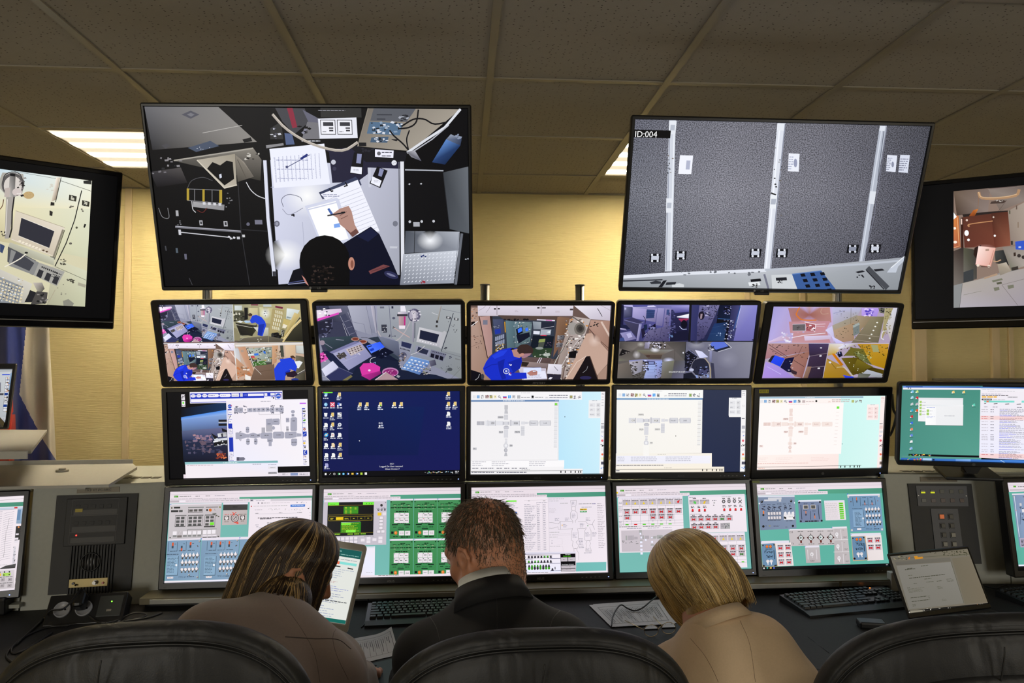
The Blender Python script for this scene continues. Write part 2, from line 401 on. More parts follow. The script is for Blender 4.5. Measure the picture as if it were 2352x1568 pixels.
 def under(s, p, c):
  o = len(s.c)
  for f in reversed(s.f):
   o -= len(f); V = [s.v[i] for i in f]
   for k in range(1, len(f) - 1):
    a, b, d = V[0], V[k], V[k + 1]; D = (b[2] - d[2]) * (a[0] - d[0]) + (d[0] - b[0]) * (a[2] - d[2])
    if abs(D) < 1e-14: continue
    u = ((b[2] - d[2]) * (p[0] - d[0]) + (d[0] - b[0]) * (p[1] - d[2])) / D; w_ = ((d[2] - a[2]) * (p[0] - d[0]) + (a[0] - d[0]) * (p[1] - d[2])) / D
    if u >= -1e-6 and w_ >= -1e-6 and u + w_ <= 1 + 1e-6:
     return tuple(s.c[o][i] * u + s.c[o + k][i] * w_ + s.c[o + k + 1][i] * (1 - u - w_) for i in range(4))
  return c
 def text(s, c, h, x, y, t):
  vs, fs = text_mesh(t)
  if not len(vs): return
  o = s.uv(x, y); k = s.mpp(x, y) * h / .70
  s.put([[(o[0] + vs[i][0] * k, o[1] + vs[i][1] * k) for i in f] for f in fs], [c] * len(fs))
 def dashes(s, c, x0, y0, x1, y1, n, fill=.55):
  r = s.rng; q = []
  a, b = s.uv(x0, y0), s.uv(x1, y1); dx = b[0] - a[0]; dy = s.uv(x0, y1)[1] - a[1]; hh = dy / n
  for i in range(n):
   x = 0.0; e = 1.0 if n == 1 else r.uniform(.6, 1.0)
   while x < e:
    wl = r.uniform(.004, .014) / max(dx, .002); x2 = min(x + wl, e)
    yy = a[1] + hh * (i + .5); t = hh * fill / 2
    q.append([(a[0] + dx * x, yy - t), (a[0] + dx * x2, yy - t), (a[0] + dx * x2, yy + t), (a[0] + dx * x, yy + t)]); x = x2 + r.uniform(.0012, .0025) / max(dx, .002)
  s.put(q, [c] * len(q))
 def scatter(s, cols, x0, y0, x1, y1, n, smin, smax):
  r = s.rng
  for i in range(n):
   x, y = r.uniform(x0, x1), r.uniform(y0, y1); a, b = r.uniform(smin, smax), r.uniform(smin, smax) * .6; t = r.uniform(0, 3.14)
   pt = [(x + a * math.cos(t + k) * (1 if k in (0, 2) else 1), y + b * math.sin(t + k)) for k in (0, 1.5, 3.1, 4.6)]
   s.poly(pt, s.col(r.choice(cols)))
 def draw(s, txt):
  for ln in txt.strip().split('\n'):
   ln = ln.strip()
   if not ln or ln[0] == '#': continue
   t = ln.split(); k = t[0]
   F = lambda i, j=None: [float(a) for a in t[i:j]]
   pr = lambda L: list(zip(L[::2], L[1::2]))
   if k == 'r': s.rect(*F(2, 6), s.col(t[1]))
   elif k == 'g': a, b = s.col(t[1]), s.col(t[2]); s.rect(*F(3, 7), [a, a, b, b])
   elif k == 'h': a, b = s.col(t[1]), s.col(t[2]); s.rect(*F(3, 7), [a, b, b, a])
   elif k == 'p': s.poly(pr(F(2)), s.col(t[1]))
   elif k == 'q': s.put([[s.uv(*p) for p in pr(F(5))]], [[s.col(a) for a in t[1:5]]])
   elif k == 'l': s.line(s.col(t[1]), float(t[2]), pr(F(3)))
   elif k == 'c': s.line(s.col(t[1]), float(t[2]), [(p.x, p.y) for p in spline([(a, b, 0) for a, b in pr(F(3))], 14)])
   elif k == 'e': s.ell(s.col(t[1]), *F(2, 6), rot=float(t[6]) if len(t) > 6 else 0)
   elif k == 'E': s.ell(s.col(t[1]), *F(3, 7), c2=s.col(t[2]), rot=float(t[7]) if len(t) > 7 else 0)
   elif k == 't': s.text(s.col(t[1]), float(t[2]), float(t[3]), float(t[4]), ' '.join(t[5:]))
   elif k == 'd': s.dashes(s.col(t[1]), *F(2, 6), int(t[6]), *(F(7, 8)))
   elif k == 's': s.scatter(t[1].split(','), *F(2, 6), int(t[6]), *F(7, 9))
   elif k == 'x':   # row-by-column array of a stroke: x nx ny dx1 dy1 dx2 dy2 | stroke
    nx, ny = int(t[1]), int(t[2]); v = F(3, 7); sub = t[8:]; keep = s.sub
    for i in range(nx):
     for j in range(ny):
      o = np.array([[1, 0, v[0] * i + v[2] * j], [0, 1, v[1] * i + v[3] * j], [0, 0, 1.0]])
      s.sub = o if keep is None else keep @ o
      s.draw(' '.join(sub))
    s.sub = keep
   else: raise ValueError(ln)
 def build(s, parent, name='screen'):
  me = bpy.data.meshes.new(name); me.from_pydata(s.v, [], s.f); me.materials.append(M_SCREEN)
  at = me.color_attributes.new('Col', 'FLOAT_COLOR', 'CORNER'); at.data.foreach_set('color', np.array(s.c, np.float32).ravel())
  me.update(); return link(name, me, parent)
def rrect(x0, z0, x1, z1, r, n=5):
 pts = []
 for cx, cz, a0 in ((x1 - r, z1 - r, 0), (x0 + r, z1 - r, 90), (x0 + r, z0 + r, 180), (x1 - r, z0 + r, 270)):
  for k in range(n + 1):
   a = rad(a0 + 90 * k / n); pts.append((cx + r * math.cos(a), cz + r * math.sin(a)))
 return pts
def bezel(parent, W, H, l, r, t, b, depth=.035, rc=.008, m=None, proud=.005, name='bezel'):
 q = MB(); n = 6
 x0, x1, z0, z1 = -W / 2 - l, W / 2 + r, -H / 2 - b, H / 2 + t; c = .004
 rings = [([(x, depth, z) for x, z in rrect(x0 + .004, z0 + .004, x1 - .004, z1 - .004, rc, n)]),
   ([(x, -proud + c, z) for x, z in rrect(x0, z0, x1, z1, rc, n)]),
   ([(x, -proud, z) for x, z in rrect(x0 + c, z0 + c, x1 - c, z1 - c, max(rc - c, .001), n)]),
   ([(x, -proud, z) for x, z in rrect(-W / 2 - .002, -H / 2 - .002, W / 2 + .002, H / 2 + .002, .0005, n)]),
   ([(x, .004, z) for x, z in rrect(-W / 2, -H / 2, W / 2, H / 2, .0005, n)])]
 k = len(rings[0]); vs = [p for g in rings for p in g]; fs = []
 for i in range(len(rings) - 1):
  for j in range(k): fs.append((i * k + j, i * k + (j + 1) % k, (i + 1) * k + (j + 1) % k, (i + 1) * k + j))
 q.add(vs, fs)
 return q.build(name, m or M_BEZEL, parent)
def back_cover(parent, W, H, depth=.035, m=None):
 q = MB()
 P = [(-W / 2 - .006, -H / 2 - .006), (W / 2 + .006, -H / 2 - .006), (W / 2 + .006, H / 2 + .006), (-W / 2 - .006, H / 2 + .006)]
 vs = [(x, .0045, z) for x, z in P] + [(x * .98, depth - .003, z * .98) for x, z in P] + [(x * .72, depth + .02, z * .68) for x, z in P]
 fs = [(0, 1, 2, 3), (8, 9, 10, 11)] + [(i, (i + 1) % 4, (i + 1) % 4 + 4, i + 4) for i in range(4)] + [(i + 4, (i + 1) % 4 + 4, (i + 1) % 4 + 8, i + 8) for i in range(4)]
 q.add(vs, fs); return q.build('back_cover', m or M_BLACKPL, parent)
MON = {
'TV1': ((-0.452, 2.168, 0.5), -0.96, 15.65, 0.51, 0.941, 0.5293, .0105, .0115, .0114, .0135, [(331.6,246),(1074.5,249.7),(1079,653),(379.5,656)]),
'TV2': ((1.0, 2.201, 0.496), -0.95, 20.02, -0.49, 0.941, 0.5293, .0135, .013, .0127, .0139, [(1459,273.3),(2137,290.7),(2062,664.9),(1430,658.4)]),
'M11': ((-0.871, 2.755, 0.08), -3.89, 15.78, 0.33, 0.531, 0.2987, .0303, .0283, .0190, .0247, [(365.2,699.3),(689.6,697.4),(703.9,871.3),(388.4,874.8)]),
'M12': ((-0.272, 2.695, 0.077), 0.47, 21.47, 0.67, 0.531, 0.2987, .0149, .0163, .0180, .0231, [(726.2,702.3),(1057.7,699.8),(1059.8,869),(740.3,874)]),
'M13': ((0.297, 2.695, 0.076), -0.33, 19.63, 0.14, 0.531, 0.2987, .0159, .0160, .0168, .0226, [(1081.8,701.8),(1403,701.7),(1392.9,870.5),(1081.8,872.6)]),
'M14': ((0.873, 2.702, 0.08), -0.83, 18.14, -0.02, 0.531, 0.2987, .0184, .0154, .0177, .0236, [(1427.4,699.1),(1739.2,700.2),(1720,867.1),(1417.2,868.7)]),
'M15': ((1.473, 2.743, 0.077), 4.05, 19.74, 0.00, 0.531, 0.2987, .0361, .0268, .0185, .0252, [(1775.9,704.4),(2061.8,706.1),(2025.9,867),(1750.1,867.9)]),
'M21': ((-0.835, 2.714, -0.264), -1.80, 4.45, 0.70, 0.518, 0.3237, .0205, .0255, .0169, .0265, [(384,900.7),(707.4,896.7),(712.2,1092.2),(391.5,1100.2)]),
'M22': ((-0.271, 2.726, -0.268), -0.61, 4.22, 0.00, 0.518, 0.3237, .0180, .0220, .0210, .0262, [(740.4,900.3),(1056.1,897.4),(1055.6,1090.8),(742.3,1094)]),
'M23': ((0.29, 2.73, -0.271), -0.92, 6.89, -0.34, 0.518, 0.3237, .0180, .0198, .0205, .0262, [(1082.3,899.2),(1389.6,899.2),(1385.7,1087.2),(1081.2,1088.8)]),
'M24': ((0.857, 2.73, -0.269), 0.04, 3.33, -0.50, 0.518, 0.3237, .0187, .0213, .0205, .0265, [(1416.8,895),(1713.7,895),(1710.2,1083.2),(1413.9,1084)]),
'M25': ((1.452, 2.78, -0.286), 1.23, 6.82, -0.03, 0.531, 0.2987, .0275, .0298, .0367, .0380, [(1744.8,911),(2033.2,908.6),(2024,1074),(1738.2,1078.5)]),
'M31': ((-0.823, 2.693, -0.633), 0.39, -8.07, 0.14, 0.518, 0.3237, .0207, .0150, .0190, .0250, [(391.8,1129.3),(716.8,1122.7),(713,1329),(376.7,1337.3)]),
'M32': ((-0.268, 2.711, -0.637), -0.68, -8.70, 0.05, 0.518, 0.3237, .0195, .0205, .0190, .0260, [(743.9,1123.4),(1058.3,1118.8),(1057.2,1321),(737,1328)]),
'M33': ((0.292, 2.701, -0.637), 0.53, -7.78, -0.05, 0.518, 0.3237, .0180, .0223, .0195, .0275, [(1083.9,1120),(1389.2,1114.8),(1396.9,1312.9),(1082,1321.6)]),
'M34': ((0.858, 2.715, -0.641), 0.12, -8.07, 0.23, 0.518, 0.3237, .0200, .0240, .0190, .0262, [(1415.5,1116.3),(1711.8,1110.4),(1725.9,1305.7),(1423.5,1314.4)]),
'M35': ((1.416, 2.71, -0.642), 1.12, -7.32, 0.05, 0.518, 0.3237, .0225, .0187, .0165, .0300, [(1737.4,1112.3),(2023.8,1106.7),(2042,1298.9),(1751,1308)]),
}
GROUPS = {'T': 'wide televisions above the console', '1': 'top row of console screens', '2': 'middle row of console screens', '3': 'bottom row of console screens'}
def monitor(key, label, crop, content, kind='monitor', cat='monitor', logo=None, gain=1.0, led=None, hdmi=False, buttons=0, pre=None):
 c, ya, ti, ro, W, H, l, r, t_, b_, cor = MON[key]
 mx = frame((c[0], c[1], c[2] + ZC), ya, ti, ro)
 t = thing(kind, label, cat, mx, GROUPS['T' if key[0] == 'T' else key[1]])
 big = key[0] == 'T'
 bezel(t, W, H, l, r, t_, b_, depth=.03 if big else .032, rc=.006 if (big or key[1] != '1') else .014, proud=.006)
 back_cover(t, W, H, depth=.03 if big else .032)
 s = Screen(W, H, cor, crop, seed=len(label)); s.gain = gain
 if callable(content): content(s)
 else: s.draw(content)
 s.build(t)
 zb = -H / 2 - b_ * .55
 if logo: text_part('logo', logo[0], logo[1], logo[2], t, logo[3] if len(logo) > 3 else 0, zb - logo[1] / 2, y=-.0064, center=True)
 if hdmi: text_part('input_mark', 'HDMI', .004, M_LOGOD, t, -W / 2 - l * .2, -H / 2 - b_ * .75, y=-.0064)
 for k in range(buttons):
  q = MB(); q.box((W / 2 - .100 + .0165 * k, -.0062, zb), (.0055, .0008, .0016)); q.build('button', M_LOGO, t)
 if led:
  q = MB(); q.box((led, -.0064, zb), (.0032, .0012, .0032), bev=.0005); q.build('power_led', M_LEDB, t)
 return t, mx
TV1 = '''
r 0c0c0f 640 470 2180 1330
q 66666b 858382 8f8b86 2c2c30 663 492 1003 494 1178 652 700 690
p 55555f 833 528 875 510 915 528 875 547
p 77777f 858 528 875 520 893 528 877 538
l bdbab6 2.5 930 612 1110 577
p 4a5468 862 680 965 648 1006 672 900 699
s d0d4e0 900 675 970 690 5 2 4
p 4d4c50 742 670 765 660 785 672 760 684
p 1a1a1c 1112 642 1150 632 1158 650 1120 656
q 55524d 8a857c 6a655f 36342f 790 738 1160 678 1200 735 1195 830
p 0c0c0f 1195 655 1215 655 1215 760 1195 700
l a8a39a 6 800 738 1160 682
s 1c1b1b,c8c4bc 1120 690 1195 735 10 4 10
q 37353a 504c4c 211f22 141317 690 790 830 770 860 840 720 860
s 77747a,2c2c30,8d8a8e 690 720 830 800 14 4 12
q b8b0a2 a09888 b5ad9e c5bdae 905 735 1078 708 1086 852 1028 866
p 0b0b0d 950 775 975 745 1010 760 1040 738 1068 745 1074 822 1030 852
l d8d0c0 5 905 737 1030 864 1086 850
q 8a8378 9a9388 6a645c 4a4640 1080 712 1120 745 1165 812 1090 836
l 5c574f 4 1090 735 1130 820
p d4d8e8 1005 802 1015 798 1018 815 1008 820
c d4d4da 4 1130 838 1150 872 1180 898 1215 912
c 55555a 2.5 860 865 880 830 930 815 975 830
p 0f0f11 855 866 1022 872 1022 935 855 922
l 88888e 3 860 868 1018 874
l 88888e 3 860 920 1018 934
x 3 1 40 1.5 0 0 | l 8d8d92 2.5 893 869 893 922
p b39a38 857 866 868 866 868 920 857 919
p b39a38 929 869 939 869 939 926 929 925
p b39a38 1006 873 1019 873 1019 933 1006 932
q aaa9ac 8d8c90 8d8c90 a0a0a4 885 925 1030 940 1028 966 886 950
x 4 1 24 1.5 0 0 | r d8d8de 930 928 944 940
c d0d0d4 3.5 880 925 885 960 898 975
c 6a2c28 3 905 965 930 975 950 955
s 8d8d92,55555a 1035 885 1065 950 10 3 6
c 8d8d92 2.5 728 955 745 995 775 1000 770 955
p b0b0b4 806 966 818 966 820 992 808 992
r b8b8be 914 1012 931 1034
r 333338 918 1017 927 1029
r b8b8be 1025 1015 1045 1039
r 333338 1030 1020 1040 1033
s 77777c 815 1012 830 1032 4 3 5
e 667 1138 1029 8 8
r 778 1168 1010 1204 1030
l 77777f 8 806 1042 1105 1064
l b8b8c4 3 806 1038 1105 1060
l d8d8e0 4 832 1066 1060 1090
r d0d0d8 818 1054 832 1078
s e0e0e8 1050 1082 1075 1098 4 5 9
r c8c8d0 1086 1086 1101 1098
r d0d0d4 1107 1077 1124 1089
l 2f2f33 4 1092 840 1106 1060 1145 1306
l 2a2a2e 4 1112 1054 1235 1062
p 55606c 806 1138 815 1138 818 1160 808 1160
p 667 845 1165 856 1165 858 1190 848 1190
p 44464c 756 1128 762 1128 766 1150 760 1150
l 44444a 3 868 1275 882 1306
q dfe2f6 b4b6c8 a5a8b6 c9cce2 1240 735 1836 765 1836 1262 1278 1305
p 25243a 1495 690 1640 672 1860 735 1838 775 1700 770 1688 800 1640 835 1525 840 1510 700
p 191920 1600 670 1870 700 1860 745 1680 745
r c9ccdc 1688 770 1705 860
E fff dde1f8 1410 900 110 100
E fff d4d7ea 1310 1170 95 75
l b4b7cc 3 1388 1020 1395 1130
l 9da0b8 2 1242 860 1380 850
c 77798c 3 1300 950 1292 915 1325 893 1375 905 1386 925
c 8d8fa4 2.5 1296 960 1320 985 1350 978 1390 955
s 111116 1338 980 1352 995 4 5 9
e 6d6f80 1270 1027 13 14
e 9a9cae 1270 1027 7 8
e 777a88 1815 1027 12 13
e c8cad8 1530 745 11 11
e 3a3950 1535 775 9 9
p f0f2ff 1236 685 1488 660 1515 845 1258 864
x 12 1 18.5 -1.7 0 0 | d 9ea2c2 1262 722 1264 838 30 .5
d 8d91b8 1265 715 1480 840 3 .06
l 30396f 3 1318 768 1420 712
p 23307a 1376 727 1408 706 1414 712 1384 735
r 55597f 1310 762 1322 773
p 8d8c90 1220 668 1300 658 1302 668 1222 682
p 46464c 1262 497 1398 499 1420 560 1350 618 1296 560
p 8c2f42 1316 497 1342 497 1364 585 1342 590
p 667 1388 505 1462 545 1460 565 1415 560
p 77767c 1410 560 1465 565 1468 640 1385 640
s 111114,889 1370 560 1420 620 10 5 14
p 333 1240 590 1290 560 1300 640 1240 640
s d8dae4,556 1245 590 1285 640 8 4 12
p 55648a 1305 612 1340 616 1352 664 1312 666
l c9cad2 5 1385 648 1468 648
x 5 1 18 0 0 0 | e 222226 1392 648 2.5 2.5
c b4aba2 12 1252 528 1310 590 1400 648 1500 683 1580 690 1640 655
c d4ccc2 3 1252 524 1310 586 1400 644 1500 679 1580 686 1638 651
r 333 1470 495 1660 540
d 8d8d96 1460 504 1585 512 1 .5
p e9ebf6 1459 546 1636 540 1642 634 1467 638
x 2 1 77 0 0 0 | r 26262c 1469 551 1542 619
x 2 1 77 0 0 0 | r f2f3fb 1472 554 1539 616
x 2 1 77 0 0 0 | r 3c3d44 1482 562 1530 580
x 2 1 77 0 0 0 | r 2c2c33 1509 586 1530 592
x 2 1 77 0 0 0 | r 2c2c33 1511 597 1530 604
x 2 1 77 0 0 0 | d 6a6b75 1480 604 1500 608 1 .7
q 7a736b a39b8f a39b8f 8a8278 1690 498 2115 502 1885 694 1642 672
l 8d857a 4 1690 498 1642 672
p 5d6068 1716 498 1910 500 1868 560 1700 555
r 3a3c44 1730 525 1800 530
r 3a3c44 1730 545 1770 550
s a8acb8,2c2d33 1835 525 1880 555 12 5 11
p 57728f 1698 560 1850 566 1836 622 1684 614
s d8dce6,22252c,8da0b8 1705 562 1850 612 36 4 12
p 4a6079 1705 632 1785 628 1778 656 1700 654
s d8dce6,22252c 1720 632 1780 655 12 4 10
p 222226 1795 640 1830 640 1820 650
r 1c1c1f 1648 655 1682 672
c 17171a 7 1830 592 1880 585 1912 560 1922 505
c 17171a 7 1790 600 1810 625 1850 660 1878 692
c 17171a 7 1845 580 1900 548 1950 548 1995 570 2060 560
c 17171a 6 1875 685 1868 640 1880 600
l dfe2ea 11 1872 700 1960 640 2045 585 2115 503
l b9bcc6 5 1880 708 1985 640 2062 575
q 28406e 5f8cd0 203a68 16284a 1985 745 2050 640 2116 668 2045 756
q 6d7a94 9aa4b8 3a4560 2c3852 2050 640 2072 616 2122 640 2116 668
s 8d98b0 2080 615 2120 640 5 5 12
q 77777f b8b8c2 556 8d8d95 1868 698 1905 690 1936 740 1890 722
p f0f0ff 1722 686 1808 692 1806 726 1722 720
e 66666e 1740 705 9 9
d 445 1753 697 1800 704 1 .6
d 445 1753 713 1800 720 1 .6
e e8eaf2 1810 748 12 12
s 445 1805 744 1815 752 2 2 3
p 14141a 1625 700 1670 704 1664 804 1606 796
p 8b90b4 1640 706 1661 708 1656 752 1635 749
p f2f4ff 1612 765 1662 769 1660 800 1608 793
d aab 1622 775 1650 788 2 .4
p 14141a 1732 764 1780 784 1746 864 1696 842
p 8b90b4 1744 772 1763 780 1752 812 1736 806
p f2f4ff 1710 810 1752 830 1742 858 1702 840
d aab 1716 826 1744 838 2 .4
s 2a2a33 1645 680 1720 700 6 5 12
p 39405c 1463 884 1632 812 1652 830 1660 850 1480 915
p f3f4ff 1472 892 1642 826 1743 1062 1648 1092
l 1c1c22 6 1513 868 1522 880 1528 876
l 1c1c22 6 1585 838 1594 852 1580 856
x 1 15 0 0 7.4 16.5 | l a3a6c0 1.3 1492 922 1652 862
d 9396b4 1482 905 1560 890 2 .4
p d4d8ec 1398 946 1545 908 1556 915 1614 1104 1478 1136
p fff 1413 956 1541 923 1600 1096 1480 1122
l ccd0e6 5 1416 962 1543 930
p 4a6ab0 1502 960 1511 955 1532 986 1521 990
p 7fa8f0 1532 1030 1558 1024 1562 1042 1534 1047
p b48c80 1522 985 1560 958 1600 945 1614 970 1628 1030 1648 1068 1618 1088 1582 1048 1560 1030 1548 1000
p 6e4a44 1582 1048 1618 1088 1648 1068 1634 1050 1610 1068
l 7a5650 3 1560 990 1590 972
l 7a5650 3 1565 1005 1596 990
l 222229 6 1504 990 1582 976
l 1c1c20 8 1568 976 1582 975
p 0d1024 1560 1128 1702 1040 1742 1075 1800 1200 1838 1290 1836 1312 1590 1312 1585 1180
p 181d3c 1640 1085 1700 1045 1735 1075 1690 1110
e 08080a 1490 1196 116 116
p 08080a 1374 1200 1380 1312 1604 1312 1606 1190
s 2c2220,1c1614,3a2e2a 1430 1220 1530 1300 40 3 12
e c08876 1613 1210 15 30
e 8a5648 1616 1212 7 18
p 0e0f18 1318 1312 1345 1240 1384 1228 1410 1312
p c4877c 1384 1262 1398 1275 1418 1312 1402 1300
l b0b4dc 3 1322 1304 1400 1296
l 4a5080 4 1325 1298 1395 1286
p 7a4648 1692 1244 1760 1214 1790 1222 1700 1258
l 5a3236 3 1705 1245 1780 1222
e 2c2e52 1796 1262 34 15 .35
e 77799a 1796 1262 22 5 .35
p c9cbd6 1790 1130 1826 1132 1822 1140 1790 1140
p dfe2f2 1207 737 1222 737 1236 1000 1266 1262 1250 1267 1222 1000
l 77798a 2 1223 738 1238 1000 1266 1250
r 3a3a42 1250 1245 1268 1267
p e4e6ef 1838 742 1855 742 1857 1255 1842 1262
l 5d5f68 4 1832 745 1836 1260
p 3a3a42 1840 1250 1860 1250 1858 1268 1842 1268
p 0f0f12 1862 782 2036 788 2062 1052 1864 1056
l aeb2bc 6 1862 780 2036 784
s c8cad2 1870 840 1945 850 2 5 7
x 3 1 55 -1 0 0 | e c8cad2 1882 1018 6 6
r aeb0b8 1898 1020 1928 1040
q 3c4046 6a6f76 5a5f66 4a4f56 2036 792 2152 765 2156 1072 2066 1052
l 2c2e33 3 2036 792 2066 1052
q 4d525c b4b9c4 8d929e 5a5f6a 1862 1060 2112 1064 2108 1152 1858 1162
E f8faff 8d929e 1975 1105 62 46
l 2c2e33 3 1905 1062 1902 1160
q b4b9c4 d4d9e4 9ea3b0 7a7f8c 1852 1166 2106 1150 2084 1300 1836 1308
x 14 8 17.5 -1.2 -1.5 17 | l e6eaf4 3 1866 1178 1872 1173
s 22306a 1935 1170 1960 1180 5 4 10
s 9a3040 1925 1288 1950 1300 4 4 9
l 6a6e78 12 2122 1075 2094 1304
s aeb2bc 2140 1180 2152 1210 3 3 6
l 8d929e 3 2110 1068 2084 1300
'''
TV2 = '''
q 60626e@75 74747e@70 84848e@65 70727c@70 540 540 1000 548 960 880 525 880
q 74747e@70 6c6c76@70 787882@70 84848e@65 1000 548 1420 556 1390 880 960 880
q 6c6c76@70 44454e@80 4c4d58@80 787882@70 1420 556 1940 575 1880 880 1390 880
q 70727c@70 84848e@65 6c6c76@75 40424e@80 525 880 960 880 940 1270 500 1280
q 84848e@65 787882@70 5c5d68@75 6c6c76@75 960 880 1390 880 1360 1260 940 1270
q 787882@70 4c4d58@80 3e3f4a@80 5c5d68@75 1390 880 1880 880 1800 1240 1360 1260
p d4d9e4 722 552 753 552 734 1246 702 1246
l 9a9fb0 4 726 560 708 1240
l eef2fa 5 746 560 728 1240
s 8a8078,55585f 712 700 742 800 10 3 9
p dfe3ee 1220 565 1258 566 1191 1236 1158 1232
l 8d92a4 5 1255 570 1188 1232
l f4f7ff 7 1232 570 1168 1230
s 6a6460,222 1200 620 1245 1000 14 3 8
p b4bac8 1690 577 1722 578 1618 1210 1592 1212
l 5a6070 3 1712 580 1690 740 1680 830
l d4dae6 6 1700 590 1602 1205
l 77798a 3 1722 590 1660 1010 1612 1208
r e8ecf4 724 553 751 616
r b9bfcc 729 572 747 598
p e8ecf4 709 910 736 910 735 976 708 976
r b9bfcc 713 930 731 955
p e8ecf4 1222 566 1254 567 1250 600 1218 598
p eef2f8 1188 894 1219 896 1212 958 1184 956
r b4bac8 1192 912 1211 938
p 222 1192 882 1215 892 1212 896 1190 890
p e0e5ee 1646 877 1673 879 1664 937 1640 934
p dfe4ee 1690 578 1716 579 1712 602 1688 600
r f4f6ff 772 712 824 799
r b4b9d0 802 736 816 778
p eef1fb 1272 703 1322 706 1318 788 1268 786
e 9a9fba 1303 748 8 20
d a9aec8 1276 715 1290 780 6 .4
p e2e6f4 1724 711 1770 714 1762 790 1718 786
d 8d92a8 1727 722 1740 782 7 .4
e 8d92a8 1749 755 6 13
p d9deee 1784 711 1828 712 1818 794 1775 790
d 77798f 1785 725 1815 785 6 .4
r 111218 634 1164 680 1204
r c9cedc 640 1175 674 1193
x 2 2 26 0 0 28 | e e8ecf5 643 1170 5 5
r 111218 752 1152 799 1192
r c9cedc 758 1163 792 1181
x 2 2 26 0 0 28 | e e8ecf5 762 1158 5 5
r 111218 1096 1141 1142 1182
r c9cedc 1102 1152 1136 1170
x 2 2 26 0 0 28 | e e8ecf5 1106 1147 5 5
r 111218 1217 1141 1264 1182
r c9cedc 1223 1152 1257 1170
x 2 2 26 0 0 28 | e e8ecf5 1227 1147 5 5
r 111218 1543 1122 1588 1162
r 8d92a4 1550 1133 1580 1151
x 2 2 24 0 0 26 | e d4d8e4 1553 1129 5 5
r 111218 1646 1120 1690 1160
r c9cedc 1652 1131 1684 1149
x 2 2 24 0 0 26 | e e8ecf5 1656 1127 5 5
q 9a9fa8 c0c4cc a8adb2 8a8f94 505 1268 1170 1240 1170 1335 500 1335
q c0c4cc a0a5ae 8d9298 a8adb2 1165 1240 1805 1180 1775 1335 1165 1335
l e2e6f0 15 505 1272 730 1258 1165 1240
l bcc2ce 9 1165 1238 1400 1224 1610 1212 1790 1195
s 6a6e76 720 1245 1180 1262 14 4 10
l 2c2e36 6 505 1290 690 1284
p 1c1d24 672 1318 695 1288 712 1286 690 1318
p 33353c 632 1296 660 1288 684 1292 684 1302 640 1304
p d4d8dc 735 1305 770 1300 790 1306 790 1318 735 1318
p 2a2c33 710 1296 755 1294 750 1306 705 1308
p 16171c 1096 1282 1142 1278 1146 1290 1098 1294
p e8ecf0 1086 1296 1136 1292 1142 1308 1090 1312
s 222 1105 1302 1130 1318 6 3 7
l 77798a 9 1160 1260 1180 1330
p d0d4d8 1192 1262 1290 1258 1312 1328 1196 1330
p 22232a 1212 1274 1262 1272 1264 1286 1214 1288
s 22232a 1222 1288 1245 1300 6 3 6
p 3d5f9c 1286 1256 1420 1240 1490 1330 1312 1328
l 6a8cc8 3 1288 1258 1420 1242
x 3 4 45 -3 11 25 | p 10121c 1324 1256 1344 1254 1350 1268 1330 1270
p 22232a 1578 1247 1610 1240 1622 1246 1590 1254
l 4a4d54 22 1636 1232 1722 1318
l 22232a 4 1628 1240 1708 1326
s 22232a 1585 1262 1615 1272 8 3 7
s 22232a 1640 1308 1665 1325 10 3 7
p 22232a 1660 1236 1700 1232 1712 1240 1670 1246
p c4cbd8 1804 1174 1740 1226 1722 1250 1764 1250 1774 1222 1802 1196
l eef2f8 4 1800 1178 1742 1228
r 0a0a0c 556 594 727 634
t fff 27 562 628 ID:004
'''
